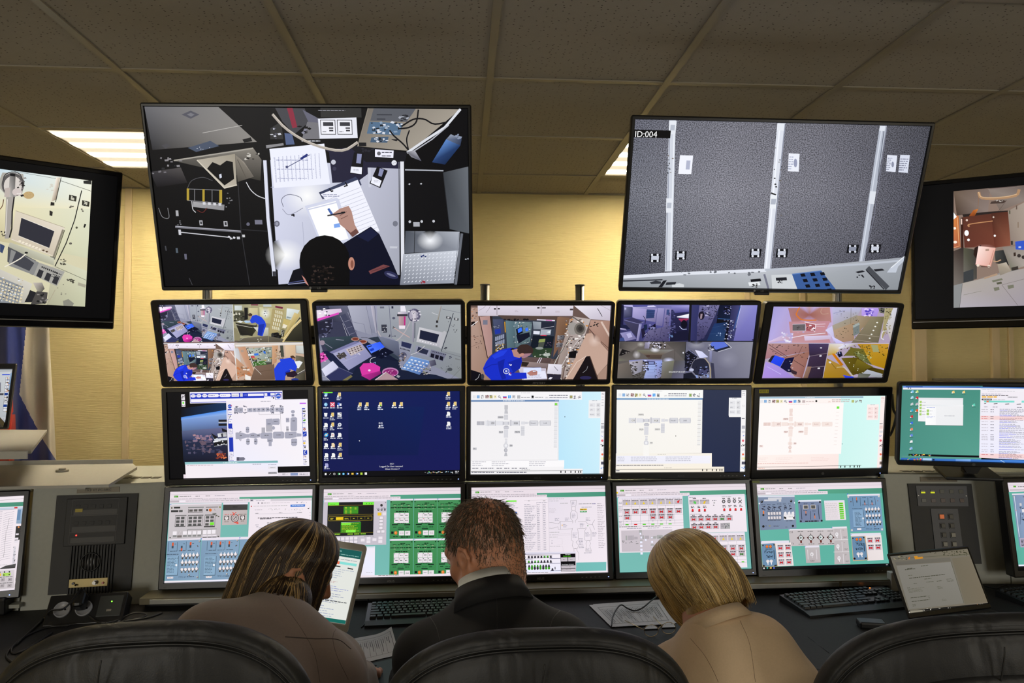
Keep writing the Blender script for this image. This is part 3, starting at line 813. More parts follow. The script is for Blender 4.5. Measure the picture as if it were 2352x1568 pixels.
LTV = '''
r d9d3b2 -10 150 760 1310
q cfe2ec f4f4e4 f0ecd0 e8dfb8 -10 165 752 268 745 500 -10 480
q e8dfb8 e2e4cc d4d6b8 c9bf98 -10 480 745 500 720 900 -10 760
q d4d0b4 d8dac0 c4c6a8 b0ae94 440 900 722 1010 700 1300 380 1300
e c4a878@10 235 385 45 30
l 33312c 3 120 190 460 250
p b0aca4 20 200 190 210 200 290 180 380 60 400 0 330 0 250
e e8e4e0 105 300 90 100
e 5d5a5a 105 300 92 98
e d9d2cc 105 310 74 82
q 8d8a88 55524f 8d8a88 c8c2bc 80 215 128 215 120 400 70 400
r 1c1c1e 82 205 124 232
p c0b4ae 40 330 85 320 75 400 35 400
e d4c8c4 140 360 40 32
c 4a4848 9 20 290 40 220 100 195 160 210 185 260 200 275
s 2c2a2a,8d8684,e8e2dd 130 230 205 400 16 6 20
c 6a4a38 7 0 500 20 470 30 420
p a8a29c 50 400 120 400 88 640 75 740 38 740
l 2c2a2a 12 116 400 100 520 96 660 78 730
l e8e2da 6 60 420 46 700
s 2c2a2a 0 670 40 720 6 6 12
p 3c4a6c 0 780 40 800 20 860 0 850
q ded4c0 e6dccb cfc2ae d4c8b4 128 512 530 650 440 890 88 750
l b0a48e 5 128 512 530 650
l f4ecdc 4 96 745 440 884
p 33333c 175 570 445 678 402 818 150 716
l f4efe4 5 175 568 447 678
l f4efe4 4 150 716 402 818
x 9 1 27.5 11 0 0 | e f4ead4 162 760 12 7
x 2 1 27.5 11 0 0 | e 5c4a3c 355 836 11 7
l 8d8676 16 515 670 438 890
l 443 6 528 672 448 905
p 77756a 410 885 455 890 450 912 408 905
q c0bfae cfcfba b4b39c a8a796 80 770 440 900 440 960 60 830
p 55565a 65 805 295 920 270 1040 60 930
p 8d8d8c 90 830 318 935 280 1040 70 960
p 46474e 135 838 280 940 240 1005 95 940
c efe8d8 10 215 862 170 900 110 935 40 970
e 222 215 856 14 8
p a8a6a0 318 935 530 1010 465 1130 275 1040
x 3 1 64 27 0 0 | p 333338 320 990 358 1005 335 1065 296 1045
x 9 1 15 6 0 0 | r 2a2a2e 340 965 350 980
x 5 3 13 5 -10 17 | r 333 442 1010 450 1020
q cfcbc0 d8d4c8 bab6aa aaa69c -10 985 265 1110 200 1270 -10 1260
p 8d9298 -10 1050 180 1130 150 1270 -10 1265
x 8 6 26 9 -6 26 | p e4d8b8 0 1078 16 1084 12 1096 -4 1090
s 33353c,e8eef4,c0a878 -5 1060 190 1260 60 4 10
p 26262a 245 1160 320 1190 290 1260 200 1260 230 1200
q c9c0b8 a8a098 55504c 776 270 1100 345 1100 365 1150 320 1200
p 4d4a48 300 1170 390 1180 380 1270 250 1280
s 888480,222 310 1180 390 1270 12 8 18
l b0a890 6 450 1160 395 1265
p 8d8c80 515 1250 560 1235 605 1270 590 1300 520 1290
l 3a3a36 4 500 268 745 352
l 1c1c1e 8 668 348 610 590 540 780 450 965
l 55544c 4 455 970 705 1080
q fff4e8 cfc0a8 8d7a64 d8ccb8 460 240 492 240 460 420 420 440
l 33302c 6 500 240 455 440
p 2c2a28 415 440 445 445 445 470 412 470
p 33302c 405 510 432 520 428 555 405 550
s d8d4c8 380 290 440 350 6 8 16
p 3a382f 566 380 628 395 622 438 562 425
p c9c6b4 582 388 610 396 606 428 578 420
s 222 575 390 620 430 8 5 10
p 3a382f 672 425 734 440 728 480 670 468
p c9c6b4 688 434 716 442 712 470 684 462
s 222 680 435 725 470 8 5 10
s 6a665c 570 465 600 490 3 8 14
s 6a665c 668 495 690 520 3 6 12
p 222 690 620 706 624 694 652 682 648
e 554 627 650 10 9
e 66635a 577 780 12 9
s 4a483f 490 910 545 955 10 6 14
s 4a483f 550 1068 605 1100 10 6 14
p aca894 640 1098 704 1118 698 1142 636 1122
s 77746a 470 1100 560 1200 5 6 10
p 333230 682 268 748 262 748 298 684 290
'''
RTV = '''
r 8d786c 500 160 1160 1290
q 6b5a4c 7d6d66 8d7d76 4a3a30 511 232 840 205 820 420 540 450
q 8d8078 6d5f5a 8d8078 77685f 820 210 1150 180 1150 320 930 410
p 2c2422 590 440 830 415 1000 405 1000 430 600 470
q 5d3428 5a3228 7a4232 63342a 590 465 1000 415 1025 720 610 740
q 4a2a20 5a3024 8d5440 6a3428 850 430 1000 415 1025 720 880 740
q e08a48 c86a34 a85838 b86a50 511 440 555 455 575 735 511 745
p fff 511 422 540 462 511 485
l ffc890 4 545 470 560 720
l ffc890 4 511 740 565 725
e fff0e0 520 565 14 12
e fff0e0 525 690 18 12
r 3a1c14 575 470 600 740
q 4d403a 2f2826 55504c 8d8780 511 770 600 735 700 1060 511 1280
q 554 3a3533 4a4643 77726c 600 740 720 760 720 1020 600 1055
p 3c3f42 600 960 690 930 690 1030 600 1055
q 888 a09a96 9a9490 8d8a88 725 1020 960 960 1040 940 1150 930
q b0a8a0 a8a09c a098a2 b4aeb8 590 1060 1150 925 1150 1265 560 1280
p 8d8f90 511 1080 590 1060 565 1280 511 1280
l 555 3 590 1065 565 1278
l 6a625e 3 945 1075 1090 1260
l 6a625e 3 945 1075 1150 1020
l 776 3 600 1165 760 1130
p 776 855 1035 945 1015 955 1030 865 1052
p 554 895 1055 940 1045 948 1062 905 1072
p 776 870 1100 920 1092 925 1120 880 1130
p 776 995 1080 1050 1072 1055 1100 1005 1112
q 9a8c80 aa9c90 a39488 8d7d74 1000 410 1150 330 1150 690 1030 720
r 554 1010 405 1022 435
r 6a5a50 1072 360 1084 395
r 8d7a6a 1086 510 1098 560
p 3a342f 1025 680 1045 680 1045 715 1028 715
q 8a8078 9a9088 aaa098 776 950 735 1150 720 1150 905 1030 945
p 3558c8 1065 685 1150 675 1150 760 1070 755
r c0cce8 1095 728 1118 742
p 3a2c26 1050 785 1070 782 1072 815 1052 818
e 3a3230 1100 812 17 16
e 3a3230 1140 825 17 16
p 3a342f 1030 920 1090 905 1095 935 1035 948
q 4a4a48 2f2f30 1c1c1e 3c3a38 880 770 960 760 1010 900 890 880
c c09a78 12 870 860 900 865 935 850
p b0947c 780 1010 900 970 910 985 790 1022
q a89a88 c4b8a8 a09484 8d8478 905 890 985 870 1030 950 930 990
E b08078 4a3028 790 740 95 35
p 2c1c18 690 800 700 740 760 715 720 850
q ffe6de f0b4a4 dfa494 ffd0c8 735 725 890 742 845 912 708 890
l c08878 5 890 742 845 912 708 890
l b07868 4 870 765 835 890
r b09080 798 752 830 768
e f0dccc 730 898 14 12
e f0dccc 828 908 14 12
l 4a2c24 8 760 910 840 912
c c08a60 10 640 545 650 530 740 515 860 500
e c08a60 648 545 8 8
e fff 628 608 20 26
e fff 645 670 12 12
e e0c8b8 630 492 10 10
e d8c8bc 870 465 8 8
e fff 882 632 10 10
r ffe0d0 578 480 588 530
q b8642c d8843c 7a3c1c 9a4c20 690 400 735 390 700 455 650 455
l 8d6a50 4 738 250 730 400
c b08a68 26 738 245 760 290 860 298 1000 285 1080 265 1100 220
c d8b48c 8 736 240 760 282 860 290 1000 277 1078 258
p 4a3c36 850 325 950 310 985 318 960 340 840 345
s d8d0c8 880 312 960 325 6 4 8
q 55403c 4a3a38 8d807a 8d807a 820 205 1090 180 1060 200 850 215
l 5a4a44 3 915 410 990 310
'''
FEED_A = '''
r 8b8da2 100 150 2200 1260
q a6a8bc 9a9cb4 8d90a2 7a7c92 590 190 1200 190 1200 620 700 520
p 3b3d54 150 190 600 188 742 640 690 700 250 830 190 600
q 5a5c72 6a6c82 4a4c62 33354a 330 195 590 190 640 420 400 420
q efe4f2 d8c0dc d8c0dc f0e0f0 160 255 500 235 515 280 170 390
p e04fc0 175 372 470 285 475 312 175 408
s 2c2c40,fff 200 200 340 330 14 8 24
p 272738 180 420 385 375 345 560 190 590
c 6a6a84 8 380 380 375 480 330 560 270 600
s 55587a,222436,8d8fa8 190 420 370 700 22 10 28
p 454860 485 335 560 300 738 620 640 650
l 9a9ab0 6 490 335 640 645
l 9a9ab0 6 595 280 735 622
x 1 3 0 0 35 88 | l 8d8da4 5 552 415 620 392
l d8d8e4 4 525 440 590 620
q b2b4c6 a4a6b8 9092a4 a0a2b4 592 195 850 195 930 600 690 525
l 77798f 5 670 420 820 450 850 590
l 60627a 4 850 195 935 600
q c4c0d0 a8a6b4 9a98a8 b4b2c2 912 195 955 195 1003 570 985 575
l 6a6a80 7 968 200 1008 640
q a4a9b4 a6abae 989da0 9094a0 1000 195 2160 180 2165 900 1010 600
q 9a9fa4 8d9296 858a8c 8a8fa0 1200 620 2165 860 2170 1210 1500 900
l 565974 6 1168 195 1200 632
r 6d6f7e 1040 205 1100 230
r 33354a 1200 200 1228 232
r 3a3c4a 1060 455 1140 565
s e8e8f0,111 1068 470 1135 555 14 5 12
e 55586c 1232 365 22 16
s 33354a 1145 590 1260 630 5 8 16
p ece8f2 1325 195 1385 195 1405 275 1325 275
q e8e0e8 b8b0c8 a8a0b8 d8d0dc 1290 282 1410 282 1410 312 1290 312
r 34323c 1278 310 1424 338
q c0a4a8 a07a8a a07a8a b89ca4 1300 340 1396 340 1390 500 1305 500
p c0247e 1374 342 1396 342 1392 495 1376 495
p ece0ea 1304 468 1392 468 1388 512 1308 512
c b4acb2 14 1010 540 1050 620 1120 675 1200 690 1290 665 1390 550 1460 410
e 5d5a74 1515 325 88 92
e aaa4b6 1510 330 64 74
r cfc8d2 1490 270 1540 405
s 33314a,dcd8e2,6a6880 1440 240 1605 410 26 8 24
q b0acba 9a97a6 77758a 9a97a6 1488 405 1516 405 1510 700 1488 690
l 33344a 10 1526 430 1524 640
l caa8a4 11 1230 495 1330 560 1450 632
s 333 1215 480 1245 505 4 8 14
l 1d2036 9 2057 300 1985 540 1890 825
l 5a5d70 4 1900 240 2157 292
q b0a8a8 8d8a90 776 a09890 1880 195 1896 195 1850 400 1832 400
r 2c2a2c 1818 398 1848 430
r 3a3836 1812 462 1840 492
p 2c2c33 1960 338 2022 350 2018 380 1958 370
p c0c0c4 1975 345 2005 350 2002 372 1972 368
p 2c2c33 2070 358 2130 370 2126 400 2068 392
p c0c0c4 2085 364 2115 370 2112 392 2082 388
s 55585f 1960 400 2100 560 8 6 14
l 222 7 2110 520 2100 545
l e0e0e6 5 1760 290 1840 320
p b8b8be 1588 490 1905 560 1935 540 1965 560 1890 790 1860 765 1545 690
q cdccd2 bcbbc4 b0afb8 c4c3ca 1588 490 1905 565 1862 765 1545 690
p 20243a 1600 528 1862 592 1826 708 1586 650
x 7 1 37 9.5 0 0 | e e8e7ee 1598 678 10 7
p 9598aa 1325 675 1505 722 1465 845 1300 785
p 2a3052 1342 685 1482 722 1462 790 1336 752
x 8 1 18 5 0 0 | r 2c2c3c 1320 772 1332 792
p 9092a8 1545 740 1742 800 1708 900 1518 850
p 2a2e46 1572 760 1716 812 1690 872 1552 830
c e4e0dc 6 1662 748 1620 790 1550 840 1470 870
p 74768c 1752 800 1965 860 1912 962 1722 900
x 3 1 62 18 0 0 | p 181826 1750 850 1798 864 1786 918 1740 902
x 8 1 24 6 0 0 | r 222232 1770 822 1784 834
s 222434 1920 770 1980 800 8 6 14
s 33354a 1990 890 2040 920 6 6 14
p 77797c 2085 918 2160 940 2150 950 2085 935
l 565a62 4 1895 825 2160 900
l 6a6e70 5 2165 1060 2030 1200
e 4a4e55 2010 1075 35 24
s 33363c 1850 1000 2150 1150 14 5 12
q 1d2340 1a2038 141a30 222a4a 230 830 860 690 1330 960 600 1230
p 1a2138 1300 960 1340 1080 1820 1150 2000 1210 600 1230 800 900
q 3c4c56 34444e 28343e 2c3844 205 640 640 610 880 690 330 830
p 323c4a 870 640 1010 620 1290 690 1310 960 1100 830 1080 740
q 7a8094 6a7086 44495e 555a72 1010 610 1300 690 1320 920 1100 760
l 9a9ab0 7 430 660 540 670
l 8d8da4 8 280 715 380 780
e 9a8c9c 240 705 38 34
c 2c2c33 5 780 630 880 640 990 670
e b4887c 700 655 58 26
e 7a3a2c 700 652 44 18
e b4887c 805 692 58 28
e 7a3a2c 805 688 44 18
p 7a7aa4 340 835 690 685 775 690 385 858
q aaaacc a0a0c8 8a8ab4 9a9ac0 388 855 772 692 928 892 608 1086
q c9bcbc bdb0b0 b0a4a8 c0b4b8 568 798 770 728 828 800 640 888
x 5 3 38 -14 11 25 | p 5a4c50 598 800 618 793 624 806 604 813
s f4ecec 640 830 780 870 14 5 10
p 474345 432 882 545 832 585 888 482 938
s 222,8d8478 450 850 570 920 14 6 14
l b4b4d4 4 530 970 720 890
q 4d78ff 3460ff 3460ff 5a86ff 850 748 1042 690 1108 765 920 852
p 0c1430 868 760 925 740 930 752 875 772
p 1c3cc0 890 800 950 775 965 805 920 825
p 0e1228 920 858 1112 770 1240 835 1062 928
s 2c3460,8d94c0 1000 800 1180 900 10 4 10
c d0ccd8 8 980 905 920 925 905 970 930 990
c 8da0d8 6 950 985 980 975 975 1000
p d83aa4 760 1050 812 990 942 983 1046 1040 1040 1092 880 1182 792 1160
q c03094 a02880 801c68 a02880 780 1160 1042 1094 1062 1130 900 1222
e f0d8ee 895 1088 18 14
e b880b0 1185 1112 115 64
e 8c2870 1185 1118 98 50
s e8b0d8,c868a8,701c58 1120 1080 1250 1160 34 5 12
p b09298 972 1222 1126 1110 1300 1218
l e0dce4 8 972 1222 1126 1110
p 9a9ca4 1285 1150 1325 1165 1305 1190 1268 1178
q e4e4f6 d4d4ee c8c8e6 d8d8f0 230 1072 388 955 470 1045 288 1170
p e050b4 212 850 258 838 326 930 222 982
s 201828,f4b0e0 215 850 310 960 14 8 20
p 30345c 290 1175 480 1050 662 1132 520 1235 345 1235
l 77789a 5 290 1175 480 1050 662 1132
p 77704a 520 1225 640 1150 662 1175 570 1235
c b0b0bc 9 243 1165 290 1180 350 1232
q 7aa0d8 6488c4 5878b4 7098d0 1470 890 1748 962 1590 1148 1335 1062
l a8bce0 5 1470 890 1748 962
x 5 4 52 13 -33 36 | p e4e8f2 1472 930 1500 937 1492 952 1464 945
x 2 3 150 38 -33 40 | r 3a4a7a 1500 985 1560 992
s f0b870,d84040 1540 960 1660 1100 10 4 8
e 55556c 1365 880 48 46
s 262634,c4bcc4,8d7a6a 1310 850 1410 1040 22 8 22
q 6d6c82 4d4c60 3a3a4c 55546a 1720 955 1805 940 1825 1010 1745 1035
s 262634,b8b0b0,776 1640 1040 1745 1160 22 8 22
'''
FEED_B = '''
r 6a5650 150 330 2180 1430
q b89c90 a88878 9a7a68 a88878 192 400 300 400 470 1400 192 1400
q ded6e4 e2dce8 d0c8d4 cfc6d2 285 374 1612 374 1600 515 290 515
l 77686e 6 552 374 552 500
l 77686e 6 1168 374 1160 490
r 2c282c 510 408 540 428
r 2c282c 563 406 592 426
d 2c282c 1110 393 1150 415 1 .9
d 2c282c 1182 393 1225 415 1 .9
r 4a4044 1563 415 1606 438
d b4a8b0 800 440 855 462 2 .5
r ccc2cc 1360 445 1420 472
c 8d8088 4 300 440 360 410 395 375
c 8d8088 4 400 470 440 420 460 378
q efeaf4 d9d2e4 c6bccb cfc8d6 1620 374 2130 372 2118 582 1845 560
l 1c1a20 8 1945 412 2010 522
l a89ca4 5 2000 374 2125 440
s e08a30,333,8d6a58 195 400 290 560 12 8 20
p 1c1414 195 600 245 590 250 640 195 655
l e8e4e6 10 195 655 285 590
l a05840 3 192 795 300 840
s 3a2826 200 780 360 960 16 6 12
l 6a4a40 3 192 945 340 880
q c09a94 b08a84 a88480 b4908a 308 528 452 516 532 1000 425 1092
r 77788a 358 574 422 636
l 3a2a28 12 306 525 420 1092
p 2f2422 452 520 495 520 535 985 516 1000
r 353c4a 490 520 1390 1110
p 56463f 560 505 1400 520 1390 582 660 572
q 4d5470 42496a 3a4060 3f466a 495 560 640 560 655 780 520 775
p 2438a0 520 705 602 690 605 755 528 770
s 20222c,c8c8d0 500 650 590 690 8 5 12
x 5 2 26 -9 3 72 | r 8d94ac 526 805 548 862
l c8902c 14 660 600 668 740
s c8a040,e0d8c8,4a4a5c,6a5030 530 890 668 1005 40 8 18
q 64808a 58707a 4d636c 5a7078 672 580 790 590 800 960 692 965
q 6a828c 6d8288 566a70 5a6e76 790 590 1040 600 1010 880 805 955
s 22283a,c8a860,e8e8e8,3a4a50 780 600 1045 900 70 5 14
s 18181c 660 560 1000 580 12 10 30
p 101018 815 700 905 660 910 750 830 780
p 3f78ff 838 700 892 670 903 725 846 752
p 3f78ff 942 692 976 676 988 718 952 732
p 14182a 820 780 1000 740 1010 800 850 900
l e8e0f4 16 1108 568 1350 580
l d864b8 11 1230 574 1312 580
q 8d98a4 a0a8b0 8d94a0 77808c 1048 590 1165 600 1160 700 1058 700
p 262a3a 1165 600 1345 600 1340 690 1165 700
l b8b8c4 6 1165 690 1340 660
p e0e4f2 1058 720 1148 725 1142 772 1055 765
p aab0be 1160 700 1305 706 1292 775 1150 782
p e8ecf4 1240 740 1285 720 1290 755
e d83050 1195 796 50 18
p 151c28 1050 785 1345 795 1310 1000 1000 1000
p 8d9a5a 1138 840 1222 830 1216 872 1126 882
p 4a5048 1130 882 1215 872 1192 952 1120 942
q 26382a 34482f 2f4230 34482f 1000 960 1315 960 1290 1100 1060 1092
e 8d9490 1140 962 56 18
e b0b8b0 1240 1052 50 24
s dcdcd4 1060 985 1300 1085 9 6 14
s 55405a,8d6a8a 1230 880 1300 930 6 8 16
q 8a6a54 7a5c48 6a4c3a 7d5c4a 1388 525 1562 540 1500 790 1330 1085
l 4a3428 5 1388 525 1300 1080
q 8d8a90 5a5860 3a383e 77747a 1390 790 1485 780 1490 840 1385 850
q 8d8a90 5a5860 3a383e 77747a 1375 895 1460 885 1470 945 1370 950
s 1c181c,b0a8a8 1375 770 1500 960 24 6 16
q b8aaa6 c0b4b0 9a8c88 a89a96 1600 520 1850 560 1640 1150 1470 1390
q b0a09a a89a96 8d7d76 9a8c86 1560 560 1620 540 1450 1390 1330 1390
s 2a2428,ece4e0,6a5a54,c88a4c,f4f0ec,4a403c 1500 560 1800 1350 230 7 26
e a09a96 1605 690 78 88
e 7a746e 1700 695 80 86
e 4a4643 1703 690 54 58
e 34302f 1706 690 30 32
l 5a5552 14 1598 525 1745 625
q b89486 a88476 9a7868 b08a7c 1850 572 2122 582 2100 1005 1825 690
l 5a3e38 7 1828 690 1960 840 2102 965
l d8c0b4 26 2000 600 2115 800
s 222 1850 590 1950 660 10 8 20
q 8d6c5e c0a090 a88474 8d6c5e 1830 700 1905 800 2000 1000 1790 900
p c4a494 1790 760 1865 752 2100 1012 2082 1180 1940 1335 1842 1072 1790 1072 1605 1390 1500 1390
E ddc4b8 c4a494 1900 860 90 90
p 181216 1605 1395 1785 1078 1838 1070 1950 1395
l e4d0c4 8 1505 1390 1660 1150 1790 1070
l 5a4438 10 1950 1390 1840 1075
p a88a7a 1955 1390 1945 1330 2080 1190 2070 1395
c a0a0a8 5 1740 1300 1790 1260 1810 1210
e 2c2850 1780 1370 80 25
c dcdcd4 8 1590 830 1470 960 1370 1130 1325 1260 1345 1350 1385 1400
c dcdcd4 7 1480 1210 1420 1260 1410 1330 1450 1400
c 222 7 1560 800 1450 1000 1330 1130
c cfc8c8 9 1350 1390 1480 1150 1640 900 1760 770
p 111014 1550 1010 1660 990 1640 1100 1545 1095
q 6a5654 5a4846 4d3c3c 5c4a4a 900 1080 1310 1100 1270 1215 890 1205
l b0a8a0 3 900 1145 1280 1175
q 9a8684 8d7a7a 77686a 8d7a78 995 1150 1260 1180 1240 1238 960 1212
l e4dcea 9 1108 1162 1150 1092
l e4dcea 9 1138 1165 1172 1095
p 2c2420 895 1150 1000 1160 960 1215 890 1205
q cfc8d8 c8c0d0 bab2c4 c4bccc 840 1218 1230 1240 1245 1392 900 1398
p dce4ff 918 1234 1162 1230 1168 1302 918 1306
l 8da0e0 4 918 1234 1162 1230
p e8e8fa 958 1312 1215 1274 1248 1380 922 1396
d 9a98b0 975 1320 1215 1375 4 .3
q ece8f2 e2deea cfcada dcd8e6 1262 1178 1452 1186 1442 1322 1245 1312
p 2a2636 1248 1316 1440 1326 1430 1398 1256 1394
l 222 6 1342 1212 1396 1272
p ece8f4 1285 1362 1322 1366 1300 1392 1262 1390
p 1a30c8 358 1242 400 1150 470 1060 590 985 740 955 830 965 880 1060 900 1140 872 1240 790 1300 958 1300 968 1382 640 1402 470 1402 385 1320
p 1526a4 700 1160 890 1090 895 1150 860 1250 780 1300 745 1240
p 2440e0 480 1070 600 1000 700 985 640 1060 520 1110
p 1424a0 560 1150 660 1110 640 1250 680 1380 620 1395 580 1280
l 1424a0 10 370 1250 480 1190 560 1180
l 101c80 8 640 1310 790 1300
p 14141c 730 985 760 960 800 965 780 990
p b5877c 755 985 835 970 905 1060 862 1098 785 1075
e 3a2a28 945 985 112 78 .2
p 3a2a28 830 1000 860 930 960 1030 860 1040
p a47a86 870 1045 940 1035 1030 1030 1010 1060 930 1100 900 1098
e c48c80 897 1050 32 20 -.3
e c8ccec 680 1278 44 40
e 2438b8 680 1278 34 30
e c8ccec 680 1278 16 14
s f0f0ff 720 1180 750 1220 5 6 14
s f0f0ff,c03030 715 1300 750 1340 5 8 16
p b47c72 965 1305 1030 1270 1080 1262 1112 1285 1108 1332 1010 1342
l 7a4a48 4 1040 1290 1100 1300
p d4d8e8 1045 1275 1085 1270 1090 1285 1050 1290
p 100e16 192 1260 320 1300 372 1402 192 1404
c c0c0c4 6 245 1405 290 1370 310 1320
e 3a3a44 350 1355 24 40
'''
FEED_C = '''
q 9a9878 c8bc8c a09468 a8a284 1180 160 2063 157 2100 655 1195 668
q 8d8c74 b4ad88 8d8666 77745c 1190 165 1420 165 1400 380 1210 390
r b0b0a0 1200 170 1310 240
q dce4e4 c8d0cc c8d0cc d4dcdc 1205 180 1300 180 1300 240 1205 240
r 4a4a3c 1190 255 1340 380
s 222,e0dcc8,6a6854 1195 250 1320 380 30 8 22
p 202020 1332 205 1380 205 1380 360 1335 370
q d8cfa4 cfc498 c0b488 ccc094 1395 210 1510 210 1510 330 1395 320
q d4d0a4 cabf90 b0a878 c4bc90 1530 200 1710 215 1700 420 1540 400
E f4f8fa a8b0a0 1610 280 75 80
s 222,fff 1590 250 1640 320 10 5 14
p 7a3048 1740 180 1840 200 1835 225 1738 205
p 7a2048 1420 163 1515 163 1512 178 1420 176
r c0c8c8 1580 165 1690 195
p b0a070 1700 220 1860 240 1760 560 1660 540
x 4 5 26 6 -10 52 | r e8e4cc 1740 240 1756 280
x 4 4 26 6 -10 52 | r 5a5438 1728 300 1732 335
q e8f0f4 d0d8d4 c0c8b8 d4dcd8 1890 215 2060 240 1980 380 1880 350
p 8d9aa0 1890 320 1960 340 1930 350 1885 345
p c8b470 1850 350 2000 400 1960 480 1830 440
p ece4d0 1845 420 1900 440 1870 480 1830 470
q dcc890 c8b070 a08c50 c0a868 1990 270 2060 300 1900 560 1820 640
p 2c2a24 1818 495 1860 500 1850 590 1806 580
x 2 4 18 6 -4 20 | e d8d4c0 1826 508 6 7
q 55503c 3a382c 22211c 333126 2060 330 2090 380 2100 650 1830 650
l d8c088 26 1840 650 1960 480 2075 370
l efe0b0 6 1830 640 1960 465 2070 355
p 1c1a18 1690 540 1770 530 1820 590 1800 625 1700 610
s 111,333 1690 540 1810 620 14 10 26
p 38362e 1215 400 1480 440 1500 420 1490 500 1440 570 1280 575
q 2c2a26 332 2a2824 22211e 1240 450 1470 470 1440 580 1290 560
l c8c4b4 6 1222 428 1440 470
p e8ecec 1230 390 1270 378 1320 385 1290 405
p b0d0f0 1325 380 1400 372 1418 400 1350 406
l 8d8a78 6 1280 570 1390 598
q 6a6254 77705f 5a5448 5a5448 1195 620 1650 575 1650 660 1200 668
q 6a6456 6a6456 4d4840 5a5448 1655 580 1850 620 1830 655 1655 658
q dcdcd0 d0d0c4 a8a898 b4b4a4 1450 460 1650 470 1650 575 1560 580
p 2848d8 1405 380 1440 310 1490 300 1560 330 1608 390 1622 440 1598 500 1575 580 1508 568 1520 430 1480 400 1430 412
p 1c34a8 1520 430 1600 420 1560 580 1508 568
p 4a3a30 1378 295 1410 275 1440 290 1435 315 1395 320
p b08870 1395 318 1435 312 1430 335 1400 330
l b08870 6 1375 378 1410 380
l f4f4f0 5 1178 165 1198 668
c a8a89c 5 1260 640 1300 620 1330 600
s e8e4d0 1480 620 1560 650 4 6 12
p 8d8668 1195 470 1230 480 1280 580 1270 640 1200 640
'''
FEED_D = '''
q c8b8ac d0b8a4 b09078 c8a894 1205 672 2105 663 2143 1155 1240 1160
q f0ecea e8e4e0 dcd4cc e4dcd4 1215 690 2105 665 2105 690 1225 715
q d8dce4 c0c4cc d0c4bc dcd4d0 1195 740 1260 740 1310 1000 1240 1100
q d4a488 c89878 b88868 c89c84 1250 725 1350 715 1475 1080 1420 1090
r b09a8a 1290 760 1330 790
q d0a080 c09070 a87858 bc8c6c 1225 860 1330 960 1450 1100 1240 1100
s e8e0d8,c87848,8d6a50 1240 980 1420 1150 26 8 26
p f0ece8 1345 1080 1420 1110 1420 1155 1350 1150
p 4a4a44 1360 740 1700 720 1700 960 1450 970
q b8c0b8 9aa49c 8d978c a4ac9c 1380 740 1700 725 1690 920 1520 920
s 55584a,e8e8e4,b09a50,2a2c30 1380 730 1690 900 60 6 20
p 3c78e0 1465 808 1520 800 1525 830 1470 835
p 3c78e0 1585 770 1620 785 1615 810 1590 800
p d83c58 1425 845 1470 840 1475 860 1430 862
p b89860 1440 862 1500 860 1500 885 1450 885
p e0e4ea 1385 815 1460 805 1460 830 1390 838
q 3f6a30 4a7838 4a7838 3a602c 1440 920 1600 900 1640 960 1450 980
s e0e4d4 1450 910 1620 960 10 6 14
l ece8e4 8 1378 750 1460 960
q 7d6658 77604f 6a5444 705a4c 1480 970 1730 940 1740 1150 1420 1155
l 5a4838 4 1510 1050 1700 1020
l d8d0c8 6 1470 990 1560 1080
q d8ac88 c89c78 b88a68 c89c7c 1700 700 1780 700 1760 920 1705 955
s 3a2c24,8d7664,c0a890 1745 760 1850 900 40 8 22
r 4a4c44 1805 700 1860 850
q e4c8a8 dcbc98 d0b090 d8bc9c 1870 695 2005 695 2000 850 1880 850
q d0d4d0 d8dcd8 c4c8c4 b8bcb8 2010 700 2110 700 2120 810 2015 800
l 6a6c66 4 2010 700 2015 800 2120 812
q 77705f 55503f 3a362c 6a6454 2010 830 2120 850 2140 1155 2000 1155
p e8ecf0 1995 910 2060 900 2100 920 2050 1000 2000 990
p 55504c 2010 1080 2130 1010 2135 1040 2020 1110
l dcd8d0 6 2010 1085 2125 1020
q 2848e0 2240dc 1830b0 2038c8 1800 880 1960 860 2020 960 1860 1040
p 2444dc 1728 1010 1780 930 1900 868 1975 865 2030 980 2010 1040 1940 1010 1880 1060 1870 1155 1745 1158 1735 1080
p 1a30b0 1870 1050 1950 1010 1930 1060 1875 1100
p 2a1c2c 1880 1060 2000 1030 2040 1080 1980 1120 1900 1110
p 4a3428 1940 840 1975 830 2010 860 2000 885 1950 870
p b08068 1970 860 2005 870 2000 895 1965 880
p 2a3a8a 1950 1140 2000 1125 2050 1140 2040 1155 1960 1155
l f4f4f0 5 1203 668 1210 720 1240 1160
'''
def m11(s):
 s.draw('r 1a1a1e 150 130 2200 1210')
 A = [(158, 195), (2157, 180), (2170, 1200), (243, 1230)]; B = [(192, 373), (2130, 372), (2068, 1390), (192, 1403)]
 s.map_from(A, [(202, 168), (1178, 163), (1190, 668), (272, 674)]); s.gain = 1.2; s.draw(FEED_A)
 s.map_from(None, None); s.gain = 1.0; s.draw(FEED_C)
 s.map_from(B, [(275, 680), (1205, 674), (1240, 1163), (325, 1172)]); s.gain = 1.3; s.draw(FEED_B)
 s.map_from(None, None); s.gain = 1.0; s.draw(FEED_D)
 s.draw('l f0f0f4 6 272 676 2105 662')
